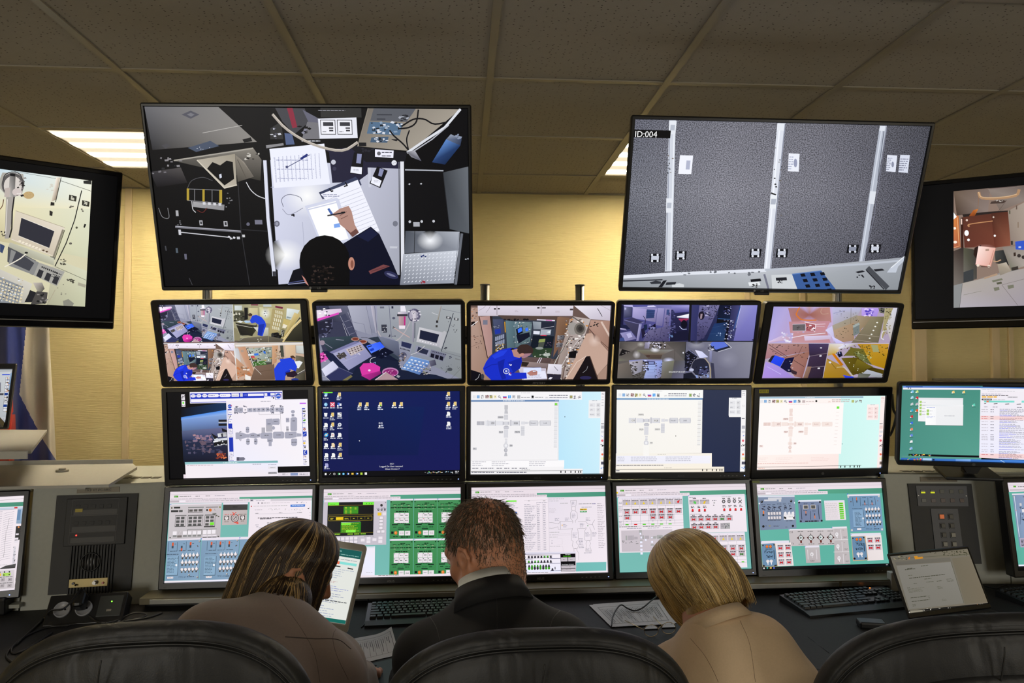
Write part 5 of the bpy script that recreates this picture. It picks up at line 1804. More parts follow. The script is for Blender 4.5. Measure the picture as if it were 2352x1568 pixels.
STATION = '''
r c4c4ca 620 378 670 440
q c8c8ce d0d0d6 c0c0c6 c8c8ce 625 440 665 440 672 500 618 500
r d8d8de 614 515 672 590
x 1 3 0 0 0 22 | l c0c0c8 3 618 522 670 522
r b8b8c0 222 610 330 664
q c8c8ce b8b8c0 b8b8c0 c8c8ce 270 615 300 610 300 664 270 660
r e4e4ea 345 600 385 676
l b4b4bc 5 382 592 384 680
r dcdce2 388 602 490 674
l b0b0b8 7 490 600 490 674
r e4e4ea 500 605 596 668
p c4c4cc 594 610 618 620 618 656 594 666
r d8d8de 618 612 670 662
p c0c0c8 606 690 630 672 662 672 686 690 680 718 612 718
l e8e8ee 5 610 700 682 700
p c4c4cc 668 620 690 610 690 662 668 656
r c8c8d0 700 592 722 678
r dcdce2 726 602 840 672
l b8b8c0 5 838 602 838 672
r e0e0e6 860 612 906 656
l c0c0c8 4 905 610 905 658
r dadae0 912 618 958 650
p d0d0d6 966 630 985 598 1100 598 1112 630 1104 674 982 676
p dadae0 1000 604 1092 604 1092 670 1000 670
p d0d0d6 1120 620 1132 598 1288 598 1294 634 1288 674 1130 676
p dadae0 1140 604 1278 604 1278 670 1140 670
r dcdce2 612 725 672 845
r d4d4da 625 860 662 874
r e0e0e6 628 880 660 910
r d4d4da 624 910 660 920
e d8d8de 640 960 36 38
e f0f0f4 640 960 18 20
e b8b8c0 638 1026 26 30
e c8c8ce 638 1024 14 16
p c0c0c6 626 1060 652 1060 664 1112 614 1112
r d8d8de 856 680 908 815
x 1 4 0 0 0 34 | l c0c0c8 4 860 710 906 710
'''
SLAB = '''
r c8c8ce 522 535 602 570
t 333 20 530 562 MRM2
r c8c8ce 424 618 470 656
t 333 22 430 648 CM
r c8c8ce 752 620 812 656
t 333 22 758 650 FGB
t 556 20 998 646 Node1
t 556 20 1182 646 LAB
r c8c8ce 538 748 598 784
t 333 20 542 776 MLM
r c8c8ce 764 746 842 782
t 333 20 770 774 MRM1
r c8c8ce 692 942 734 978
t 333 20 698 970 PM
r c8c8ce 164 988 220 1022
t 333 20 168 1014 TK
'''
SIDE = '''
d 445 {0} 640 {1} 654 1 .7
r b8b8c0 {0} 670 {1} 716
r dcdce2 {0} 745 {1} 776
s 4a78e0 {0} 815 {1} 830 3 6 10
e e86a78 {2} 888 17 17
s 222 {0} 940 {1} 972 6 8 14
r e8e8ea {0} 1000 {1} 1036
e f06a48 {2} 1086 15 15
r f4f0c0 {0} 1128 {1} 1164
r 556 {0} 1192 {1} 1232
s 4a90e8 {0} 1264 {1} 1292 4 8 14
d 556 {0} 1338 {1} 1346 1 .7
'''
def gauge(x):
 return '''
r f2f2f4 {0} 305 {1} 565
d 889 {2} 306 {3} 318 1 .5
r e6e6ea {4} 350 {5} 406
r e6e6ea {4} 416 {5} 470
r e6e6ea {4} 484 {5} 538
r dcdce0 {6} 348 {7} 406
r dcdce0 {6} 414 {7} 472
r dcdce0 {6} 482 {7} 540
t 556 14 {8} 384 CPU
t 556 14 {8} 452 GPU
t 556 14 {8} 518 Battery
t 222 14 {9} 384 58
t 222 14 {9} 452 47
t 222 14 {9} 518 21
'''.format(x, x + 172, x + 48, x + 120, x + 14, x + 92, x + 112, x + 164, x + 18, x + 122)
CONSOLE = '''
d 889 155 1182 355 1262 3 .22
d 889 436 1182 700 1262 3 .22
d 889 975 1182 1250 1262 3 .22
d 667 155 1278 245 1294 1 .6
d 667 278 1278 470 1294 1 .6
d 667 506 1278 585 1294 1 .6
d 667 616 1278 690 1294 1 .6
d 667 724 1278 800 1294 1 .6
d 667 836 1278 945 1294 1 .6
d 9a9aa0 865 1302 985 1312 1 .5
'''
def m23(s):
 s.draw('r f6f4f6 120 170 2090 1390\nq c4e8fc d4f4fe cceefc bce8fc 1400 180 2010 180 1995 1370 1400 1370')
 s.draw('r f8f6f8 135 180 1735 300\nd c0bcc0 860 196 995 206 1 .5')
 s.draw(iconbar(236))
 s.draw('''
r b8b8bc 804 236 848 282
d 9a9aa0 860 258 985 276 1 .6
r c8c8cc 1004 236 1048 282
e 111 1026 258 15 17
d 9a9aa0 1060 256 1185 274 1 .6
t 778 18 1206 278 GPS
d 667 1265 228 1535 246 1 .7
d 889 1268 260 1535 278 1 .6
r 9aa07a 1560 238 1600 280
e d0a030 1580 254 8 8
s 556 1620 240 1660 280 10 6 12
s 445 1680 240 1716 280 10 6 12
q 7a9ac4 7090bc 5a7aa8 6484b0 140 304 1405 300 1405 326 140 330
d f0f4f8 600 308 912 322 1 .7
d e0e8f0 1350 308 1400 318 1 .5
q f2f0f2 f4f2f4 f6f4f6 f4f2f4 140 330 1400 328 1392 1168 140 1176
l b0b0b8 3 1396 330 1390 1166
l b0b0b8 3 140 1176 1390 1168
r c8ccc8 1340 344 1386 388
e 78e038 1362 364 18 16
x 1 10 0 0 -1 59 | r e8e8ec 1338 402 1384 448
x 1 10 0 0 -1 59 | l a8a8b0 3 1338 450 1384 450
''')
 s.draw(STATION); s.draw(SLAB); s.draw(gauge(1835))
 s.draw('''
r f6f4f6 2012 182 2066 1366
t 556 22 2022 226 RS
d b8b8bc 2020 240 2060 400 4 .2''')
 s.draw(SIDE.format(2012, 2054, 2030))
 s.draw('r fcfafc 140 1176 1480 1270\nr f6f4f6 140 1270 1475 1300\nr f4f2f4 140 1300 1745 1366')
 s.draw(CONSOLE)
 s.draw('''
l 333 6 140 1332 1745 1318
d 667 145 1336 470 1356 1 .7
d 667 508 1336 940 1356 1 .7
r 111 1426 1324 1440 1354
r 111 1490 1324 1503 1354
r 111 1570 1324 1583 1354
r 111 1634 1324 1647 1354
r 111 1682 1324 1695 1354
r 111 1713 1324 1726 1354
e 333 1490 545 5 8
''')
def m24(s):
 s.draw('q 2a3450 28304a 242c48 263050 130 140 2060 140 2060 1360 130 1360\nr fafaf8 150 150 1405 275')
 s.map_from([(140, 183), (2067, 183), (2043, 1362), (133, 1372)], [(168, 157), (2030, 157), (2008, 1337), (150, 1342)])
 s.draw(iconbar(236)); s.map_from(None, None)
 s.draw('''
d b8b8bc 690 168 820 178 1 .5
t 778 18 845 250 GPS
d 667 905 204 1170 222 1 .7
d 889 905 234 1170 250 1 .6
r a8b088 1204 210 1244 254
e 78b040 1222 232 8 16
s 556 1260 212 1300 254 10 6 12
s 445 1318 212 1356 254 10 6 12
q 8cb0d0 7a9cc4 6a8cb4 7a9cc4 168 276 1400 272 1398 298 168 302
d f4f8fc 602 282 910 296 1 .7
q f8f6f2 faf8f4 faf6f0 f6f4ee 165 302 1397 298 1386 1066 160 1070
x 1 11 0 0 -1.4 59 | r f0efee 1334 314 1380 358
x 1 11 0 0 -1.4 59 | l 9a9aa0 4 1332 360 1378 360
q f6f2ea faf4ea faf2e4 f6f0e8 155 1068 1532 1068 1532 1264 152 1264
d b8b4ac 750 1080 870 1090 1 .5
q f0f0fc f4f4fe f4f2fa eeeefa 160 1106 1515 1104 1512 1218 158 1220
q fcf4e8 faf2e2 faf0de fcf6ea 150 1264 1710 1264 1710 1338 150 1342
d a8a8b8 178 1110 290 1190 3 .25
d a8a8b8 368 1110 745 1190 3 .25
d a8a8b8 865 1110 1270 1190 3 .25
d 77747a 160 1234 840 1252 1 .6
d a8a49c 845 1274 955 1284 1 .5
l 333 5 150 1302 1700 1298
d 667 155 1308 210 1332 1 .6
r 111 1392 1298 1404 1330
r 111 1454 1298 1466 1330
r 111 1532 1298 1544 1330
r 111 1596 1298 1608 1330
r 111 1642 1298 1654 1330
r 111 1674 1298 1686 1330
e 333 1012 820 5 8
r faf8f6 1785 270 1970 546
''')
 s.map_from([(140, 183), (2067, 183), (2043, 1362), (133, 1372)], [(95, 145), (1995, 145), (1975, 1325), (88, 1330)])
 s.draw('' + STATION.strip().split('\n')[14]);
 s.draw('\n'.join(STATION.strip().split('\n')[8:])); s.draw('r faf8f4 600 990 680 1150'); s.draw(SLAB.replace('r c8c8ce', 'r e4e2e0').replace('164 988', '700 1300').replace('220 1022', '701 1301').replace('t 333 20 168 1014 TK', ''))
 s.draw(gauge(1850)); s.map_from(None, None)
 s.draw('r f8f6f6 1962 158 2028 1336\nd 889 1975 168 2020 240 3 .3\nd b8b8bc 1972 365 2024 410 2 .2')
 s.draw(SIDE.format(1966, 2014, 1985).replace(' 640 ', ' 560 ').replace(' 654 ', ' 574 '))
def m25(s):
 s.draw('q fcf8f6 fff4f0 fce4e0 fff2ec 150 230 1760 230 1700 1320 150 1320\nq d0f8f4 d8fcf8 dcfaf6 d0f6f0 1390 240 2040 240 1990 1300 1350 1300\nq 9ab8cc 8aa8c4 a0c0d0 b0ccd8 218 258 1712 250 1712 275 218 284\nd f0f8fc 875 262 1010 274 1 .7')
 s.map_from([(140, 183), (2067, 183), (2043, 1362), (133, 1372)], [(205, 240), (2027, 240), (1970, 1310), (177, 1320)])
 s.draw(iconbar(252)); s.draw('r c8b8b8 804 256 848 296\ne 111 1018 270 15 17\nd c8b0b0 860 270 985 285 1 .6\nt d8a898 16 1196 290 GPS\nd a89088 1255 244 1530 258 1 .6\nd c8a8a4 1258 272 1530 286 1 .6\nr b8c078 1556 252 1596 292\ns 8d7a78 1612 254 1650 292 10 6 12\ns 77605c 1670 254 1710 292 10 6 12')
 s.map_from(None, None)
 s.draw('r fffaf8 215 350 1390 1080\nl f0d8d4 3 215 348 1390 346\nd f0d4d0 630 362 930 374 1 .5')
 s.map_from([(140, 183), (2067, 183), (2043, 1362), (133, 1372)], [(205, 262), (1990, 262), (1950, 1275), (180, 1285)])
 import re
 f = lambda t: re.sub(r'\b([c-e])([0-9a-f])\1\2\1?([0-9a-f]{1,2})\b', 'f8e8e4', t)
 lite = STATION
 for a in ('c4c4ca', 'c8c8ce', 'd0d0d6', 'c0c0c6', 'd8d8de', 'c0c0c8', 'dcdce2', 'e4e4ea', 'e0e0e6', 'dadae0', 'd4d4da', 'f0f0f4', 'e8e8ee', 'c8c8d0', 'c4c4cc'):
  lite = lite.replace(a, 'f6e6e0' if a[0] in 'de' else 'f0dcd6')
 for a in ('b8b8c0', 'b4b4bc', 'b0b0b8'): lite = lite.replace(a, 'e8d0ca')
 s.draw(lite); s.draw(SLAB.replace('c8c8ce', 'f0dcd8').replace('333', '8d5a50').replace('556', 'c8a098'));
 s.draw(gauge(1830).replace('f2f2f4', 'fdf0ee').replace('e6e6ea', 'fae4e2').replace('dcdce0', 'f6dedc').replace('556', 'b08880'))
 s.map_from(None, None)
 s.draw('''
r 78e848 1328 396 1364 430
x 1 10 0 0 -4 52 | l e0c0bc 3 1318 480 1362 480
r fdeeec 1965 250 2027 1278
t b08880 18 1972 284 RSA
d e0c8c4 1970 300 2015 345 3 .2''')
 s.draw(SIDE.format(1948, 1992, 1962).replace('b8b8c0', 'f0d4d0').replace('556', '77665f'))
 s.draw('''
d f0d4d0 205 1130 365 1200 3 .2
d f0d4d0 450 1130 700 1200 3 .2
d f0d0cc 960 1120 1220 1190 3 .2
d e8b8b0 190 1214 920 1230 1 .5
l 333 5 180 1272 1680 1246
d f0b8a8 200 1280 290 1296 1 .6
r 111 1380 1250 1392 1280
r 111 1440 1249 1452 1279
r 111 1515 1248 1527 1278
r 111 1574 1248 1586 1278
r 111 1619 1247 1631 1277
r 111 1650 1247 1662 1277
e 55787a 1406 936 5 8
''')
def simwindow(s, w1=1108, w2=1255, teal='78bcb4', teal2='6cb0a8'):
 s.draw('q %s %s %s %s 90 110 2150 90 2150 1440 80 1440' % (teal, teal2, teal, teal))
 s.draw('''
q e8dce4 e4d8e0 ece0e8 ece0e8 140 140 2130 110 2122 212 140 240
l b8acb4 3 148 190 2122 160
r 4a9a28 206 203 262 228
t d8f0d0 12 214 222 Exit
d 777 280 206 440 220 1 .5
d 777 500 204 560 218 1 .5
d 777 640 202 700 216 1 .5
d 889 768 200 910 214 1 .45
q 55a488 4c947c 4c947c 55a488 1108 226 2122 210 2122 282 1108 290''')
 s.draw('r ece0e8 148 238 %g 262\nr ece0e8 148 266 %g 298\nl 889 2 150 264 %g 262\nl 889 2 150 298 %g 296' % (w1, w2, w1, w2))
 s.draw('''
d 9a929c 160 244 590 256 1 .45
d 9a929c 610 244 1090 256 1 .45
l 556 3 600 240 600 262
l 556 3 918 240 918 262
r c0b4bc 150 272 276 294
r f4ecf4 278 270 360 294
d 9a929c 370 274 1240 288 1 .45''')
def win(x0, y0, x1, y1, c='e4dae4', t=16):
 return 'r e8e0ec %g %g %g %g\nr %s %g %g %g %g\np 34d %g %g %g %g %g %g' % (x0, y0, x1, y0 + t, c, x0, y0 + t, x1, y1, x0 + 4, y0 + 3, x0 + 18, y0 + 3, x0 + 4, y0 + 12)
SRC = [(150, 147), (2122, 118), (2115, 1388), (107, 1430)]
def m31(s):
 s.map_from(SRC, [(243, 170), (2130, 132), (2110, 1330), (155, 1378)])
 simwindow(s); s.map_from(None, None)
 L = lambda t: s.draw(t)
 L('''
q d0c8cc c8c0c4 bcb6ba c8c2c6 236 335 922 318 902 772 205 800
q e8e0e8 e8e0e8 e4dce4 e4dce4 238 332 922 314 922 330 238 350
p 34d 242 334 262 333 246 345
q e8e0ec e8e0ec e4dce4 e4dce4 205 800 640 776 640 800 205 822
r 333 290 368 372 388
r 333 252 412 350 436
e 554 262 382 10 12
r d0c8cc 350 402 414 452
r 555 358 408 404 436
r 888 478 370 684 378
r 3a3636 478 396 668 440
r c8c0c4 484 396 664 434
x 3 1 62 -2 0 0 | r 5a5654 492 402 538 430
r 77706f 712 368 874 374
e 222 728 410 12 14
e d86a20 770 410 20 20
e c8bcc0 830 410 16 24
l 333 3 826 395 836 420
r 888 800 448 850 470
s 554 810 460 880 500 6 8 16
e 8d8d5a 898 370 12 12
r 555 308 478 454 484
r 444 308 490 440 628
r c8c0c4 312 490 438 620
x 2 3 62 -2 -4 46 | r 555 322 500 366 532
r 555 474 476 678 482
r 444 474 488 662 622
r c8c0c4 478 488 658 614
x 3 3 62 -2 -4 46 | r 555 486 498 530 530
r 555 700 470 830 476
r 444 694 482 830 634
r c8c0c4 698 484 826 618
x 2 3 62 -2 -4 46 | r 555 712 490 756 522
r 78e830 768 572 820 604
r 888 466 664 660 668
r 888 668 658 854 662
r 888 466 664 470 735
r 888 656 664 660 735
r f0eaf0 274 692 322 742
r 888 274 742 322 768
e c0b8bc 366 712 22 26
l f0eaf0 5 372 690 366 726
r 77706f 330 745 390 772
r f0eaf0 408 690 456 738
r 888 408 738 456 765
x 3 1 64 -2 0 0 | r f0eaf0 472 688 518 736
x 3 1 64 -2 0 0 | r 888 472 736 518 762
x 3 1 59 -3 0 0 | r f0eaf0 674 676 720 728
x 3 1 64 -2 0 0 | r e8e0e8 668 742 724 772
x 3 1 64 -2 0 0 | r 444 668 764 724 776
e 333 236 774 9 7
e 333 876 760 11 9
q 3a3636 444 3a3636 333 944 338 1266 328 1264 405 940 412
q c8bcbc c0b4b4 b8acac c0b4b4 938 412 1262 405 1256 600 926 608
r e8e0ec 940 312 1270 332
d 222 1070 360 1130 376 1 .8
e 333 1096 515 52 56
e c8bcbc 1096 515 44 48
e 333 1096 515 30 33
e c8bcbc 1096 515 25 28
l 222 8 1082 530 1114 496
r 1c1a1a 958 486 1014 542
e e8e0e0 986 515 22 26
l 1c1a1a 4 986 515 986 490
r 1c1a1a 1172 480 1228 536
e e8e0e0 1200 508 22 26
l 1c1a1a 4 1200 508 1200 484
s e05040 1020 435 1160 475 10 8 16
s e05040 1030 560 1160 590 8 8 16
d d06058 960 462 1020 474 1 .6
d 554 1154 460 1250 472 1 .6
d 554 956 560 1014 572 1 .6
d 554 1178 548 1220 560 1 .6
q 7e9cb8 84a2be 84a2be 7694b0 200 815 645 800 620 1336 165 1350
q 7e9cb8 84a2be 84a2be 7694b0 655 800 1158 786 1135 1330 624 1340
q 7e9cb8 84a2be 84a2be 7694b0 1166 786 1290 780 1200 1330 1140 1330
r e8e0ec 655 776 1300 796
p 34d 650 786 668 786 650 800
p 34d 1158 772 1176 772 1158 786
l 4a6278 4 640 805 614 1335
l 4a6278 4 1160 790 1132 1330
''')
 for dx, dy, up in ((0, 0, (1, 0, 1)), (515, -10, (1, 1, 1))):
  for k in range(3):
   x, y = 272 + 118 * k + dx, 840 + dy - 4 * k
   if up[k]: L('r d8582c %g %g %g %g\nr 3a4654 %g %g %g %g' % (x - 9, y, x + 10, y + 42, x - 14, y + 42, x + 8, y + 76))
   else: L('r 3a4654 %g %g %g %g\nr d8582c %g %g %g %g' % (x - 10, y + 46, x + 10, y + 78, x - 12, y + 78, x + 6, y + 118))
   L('d 33404e %g %g %g %g 1 .6\nd 33404e %g %g %g %g 1 .6' % (x - 40, y + 108, x + 55, y + 120, x + 22, y + 14, x + 44, y + 24))
   L('l 3a4a5c 5 %g %g %g %g' % (x - 55, y - 5, x - 62, y + 116))
  L('d 3a4a5c %g %g %g %g 1 .6' % (188 + dx, 992 + dy, 345 + dx, 1006 + dy))
  x0 = 188 + dx * .975
  L('p 8aacc8 %g %g %g %g %g %g %g %g' % (x0 + 6, 1030, x0 + 160, 1022, x0 + 142, 1276, x0 - 12, 1282))
  L('l 22303e 5 %g %g %g %g %g %g' % (x0 + 160, 1022, x0 + 142, 1276, x0 - 12, 1282))
  L('d 2c3c4e %g %g %g %g 11 .28' % (x0 + 14, 1040, x0 + 140, 1250))
  L('e f0f0f4 %g 1140 13 15' % (x0 + 128))
  for r_ in range(3):
   for k in range(5):
    x, y = 402 + dx + 48.5 * k - 6 * r_ - dx * .01, 1014 + dy + 92 * r_ - 2.2 * k
    dn = (r_ == 1 and k > (2 if dx == 0 else 1)) or (r_ == 2 and dx == 0 and k < 4)
    L('e 555 %g %g 25 22\ne e8e0e4 %g %g 19 19\nl f8f4f6 9 %g %g %g %g\ne 4a4640 %g %g 11 11' % (x + 2, y + 4, x, y, x, y, x + 2, y + (28 if dn else -30), x - 4, y + 36))
    if k % 2: L('s 22303e %g %g %g %g 2 4 7' % (x - 30, y - 35, x - 20, y + 40))
  L('r f0e8ec %g %g %g %g\nd 8d7a7a %g %g %g %g 1 .5' % (196 + dx, 1298 + dy, 272 + dx, 1320 + dy, 202 + dx, 1303 + dy, 266 + dx, 1315 + dy))
  L('t 2c3c4e 20 %g %g %s' % (345 + dx, 1310 + dy, 'ППС-21' if dx == 0 else 'ППС-22'))
  L('d 2c3c4e %g %g %g %g 1 .6' % (455 + dx, 1290 + dy, 550 + dx, 1306 + dy))
  for a, b_ in ((626, 822), (596, 1302), (486, 1272)): L('e 4a4640 %g %g 12 12\ne c8c0bc %g %g 9 9' % (a + dx * .98, b_ + dy, a - 3 + dx * .98, b_ - 3 + dy))
  L('s 55403a %g %g %g %g 2 8 12' % (590 + dx, 875 + dy, 606 + dx, 895 + dy))
 L('p 8aacc8 1204 1010 1290 1000 1270 1290 1188 1300\nd 2c3c4e 1208 1030 1280 1260 12 .3\nq e8e0e8 eef eef e8e0e8 155 1352 1200 1328 1200 1352 155 1378')
 L('''
q f0e6ee f4eaf2 f0e6ec ece2ea 1296 268 2122 248 2112 1335 1250 1352
q d8d0d8 dcd4dc d4ccd4 d0c8d0 1296 266 2122 246 2120 282 1300 296
p f0e6ee 1345 270 1575 264 1572 294 1345 298
p 556 1305 274 1335 273 1335 288 1305 289
d 889 1375 278 1490 288 1 .5
d 777 1478 310 1558 322 1 .5
d b8b0b8 1590 308 1830 320 1 .4
e 556 1410 316 9 9
r 333038 1452 308 1464 324
s 889 1910 300 2055 316 8 6 10
e c04848 1316 360 9 9
d aaa 1345 352 1800 364 1 .4
q 3070d0 2c6ac8 2c6ac8 3070d0 1838 338 2034 332 2032 362 1838 368
d c8dcf4 1858 344 2020 356 1 .5
s aaa 1540 390 2060 410 26 4 9
d b8b0b8 1360 400 1460 412 1 .5
e 222 2078 388 9 8
d 777 1370 446 1410 458 1 .5
d 777 1684 440 1730 452 1 .5
d 777 1930 434 1996 446 1 .5
l 889 2 1370 462 1996 446
d 3a3640 1404 508 1932 522 1 .75
d 3a3640 1432 520 1592 532 1 .75
d 777 1526 572 1756 586 1 .6
d 889 1526 594 1670 606 1 .6
d 889 1370 600 1412 612 1 .5
d 889 1382 624 1410 636 1 .5
d 889 1416 640 1472 652 1 .5
d 889 1526 622 1740 655 2 .3
d aaa 1410 690 1475 704 1 .5
s aaa 2090 350 2102 600 8 4 8''')
def green(s, x, y, w, h):
 f = lambda u, v: (x + u * w, y + v * h)
 def R(c, a, b, a2, b2): p, q = f(a, b), f(a2, b2); s.draw('r %s %g %g %g %g' % (c, *p, *q))
 def D(c, a, b, a2, b2, n=1, k=.6): p, q = f(a, b), f(a2, b2); s.draw('d %s %g %g %g %g %d %g' % (c, *p, *q, n, k))
 R('e8e0ec', 0, -.03, 1, .015)
 p = f(0, .015); q = f(1, 1); s.draw('g 48905a 3c8850 %g %g %g %g' % (*p, *q))
 p = f(.02, -.02); s.draw('p 34d %g %g %g %g %g %g' % (p[0], p[1], p[0] + 16, p[1], p[0], p[1] + 9))
 for a, b in ((.04, .045), (.95, .04)): p = f(a, b); s.draw('e 1f4a2c %g %g 10 10' % p)
 D('143420', .46, .07, .66, .10, 1, .8)
 D('143420', .12, .105, .30, .13); D('143420', .34, .10, .60, .13); D('143420', .70, .10, .88, .13)
 D('0c2416', .02, .185, .96, .215, 1, .75)
 for a in (.16, .46, .78): D('e8c0b0', a, .14, a + .08, .15, 1, .5); D('e8d0c0', a, .225, a + .09, .235, 1, .5)
 D('0c2416', .24, .285, .76, .315, 1, .9)
 for j in range(2):
  for i in range(3):
   a, b = .17 + .215 * i, .335 + .135 * j
   R('ece4ea', a, b, a + .205, b + .125); R('c8242c' if (i * 3 + j * 5 + int(x)) % 4 == 0 else '222', a + .02, b + .012, a + .05, b + .03)
   if j or i: D('777', a + .05, b + .045, a + .17, b + .075, 1, .6)
 D('0c2416', .30, .595, .68, .62, 1, .8)
 R('10141a', .07, .632, .33, .652); R('10141a', .61, .632, .87, .652); R('10141a', .33, .745, .60, .765)
 D('143420', .12, .69, .28, .72); D('143420', .35, .70, .58, .72); D('143420', .66, .69, .82, .72)
 R('10141a', .04, .82, .14, .88)
 p = f(.24, .855); s.draw('e e87828 %g %g 22 25\ne f4a060 %g %g 10 12' % (*p, p[0] - 3, p[1] - 3))
 R('ece4ea', .38, .80, .61, .92); R('ece4ea', .64, .80, .87, .92); D('777', .42, .85, .58, .87); D('777', .68, .83, .84, .89, 2, .3)
 D('0c2416', .12, .94, .32, .965, 1, .9); D('0c2416', .45, .945, .85, .98, 1, .9)
def m32(s):
 simwindow(s)
 s.draw('''
q c8c0cc d0c8d4 c8c2cc c4bcc8 150 302 1058 292 1048 945 105 965
r e8e0ec 150 302 1058 318
p 34d 150 310 168 310 150 322
q 111216 0c0d10 0c0d10 111216 208 335 872 326 862 808 195 825
r 7e4 212 335 368 380
r 7e4 716 330 874 368
d 2c7a18 245 360 315 370 1 .5
x 3 1 36 0 0 0 | r 2c9a18 764 345 774 360
l 8d7a18 4 208 382 872 372
l 8d7a18 4 208 518 866 506
l 8d7a18 4 200 778 862 768
r 3c9020 438 395 646 496
x 2 5 68 0 0 20 | r d8e030 458 406 482 412
d d8e030 595 406 628 440 2 .3
l c8a020 3 222 545 845 528
r 8d7a18 222 540 848 594
r 0c0d10 228 546 842 588
x 5 1 104 -4 0 0 | l 8d7a18 3 328 545 326 592
q f4d020 e8c010 e8c010 f4d020 326 550 432 547 432 588 326 590
d ed3 246 560 300 586 2 .4
d ed3 450 562 516 580 2 .4
d ed3 570 562 600 572 1 .6
d ed3 674 560 704 570 1 .6
d ed3 776 558 804 568 1 .6
r 2c8818 396 622 682 768
r 7e4 404 632 540 658
r 7e4 470 734 608 766
d ee3 412 636 676 760 6 .2
l e8e8f0 3 404 626 676 616
r 60d030 214 784 296 808
r 3c8020 306 782 386 806
r 3c8020 490 780 570 804
r 3c8020 586 778 664 802
r 3c8020 678 776 756 800
d ee3 310 790 384 800 1 .4
d ee3 494 788 568 798 1 .4
d ee3 590 786 660 796 1 .4
d ee3 682 784 752 794 1 .4
e 333 982 376 18 20
s 333,889 905 410 1050 420 16 6 12
x 3 1 46 -1 0 0 | e 44404a 938 442 14 15
x 3 1 46 -1 0 0 | l e8e8f0 4 938 442 944 426
r f0c830 926 482 980 524
r e8e0e8 996 478 1048 520
x 1 4 0 0 -2 48 | r 777 950 536 1006 580
x 1 4 0 0 -2 48 | r ece4ec 953 538 1003 576
x 2 1 60 -2 0 0 | r 777 914 736 970 778
x 2 1 60 -2 0 0 | r ece4ec 917 738 967 774
x 5 2 63 -2 -1 48 | r 889 332 840 388 884
x 5 2 63 -2 -1 48 | r ece4ec 335 841 385 880
r ece4ec 255 842 292 884
r ece4ec 684 858 738 898
r ece4ec 768 834 822 874
r ece4ec 766 882 820 922
r ece4ec 852 852 908 892
r ece4ec 938 828 994 868
r ece4ec 936 876 992 920
d 333 380 938 555 958 1 .8
d 777 730 820 870 830 1 .5
s 556 1015 330 1050 345 3 5 10
q eef f4ecf4 eef ece4ec 640 990 888 966 882 1385 560 1410
r dce4ec 730 972 884 994
d aaa 760 1338 850 1350 1 .5
''')
 for j, (y, h) in enumerate(((302, 553), (882, 545))):
  for i, x in enumerate((1108, 1452, 1790)):
   green(s, x - 6 * j, y - 8 * i * .6, 330, h)
 s.draw('q ece0e8 f0e4ec f0e4ec ece0e8 540 1392 2118 1354 2116 1392 530 1424\nd 777 935 1384 1230 1396 1 .6')
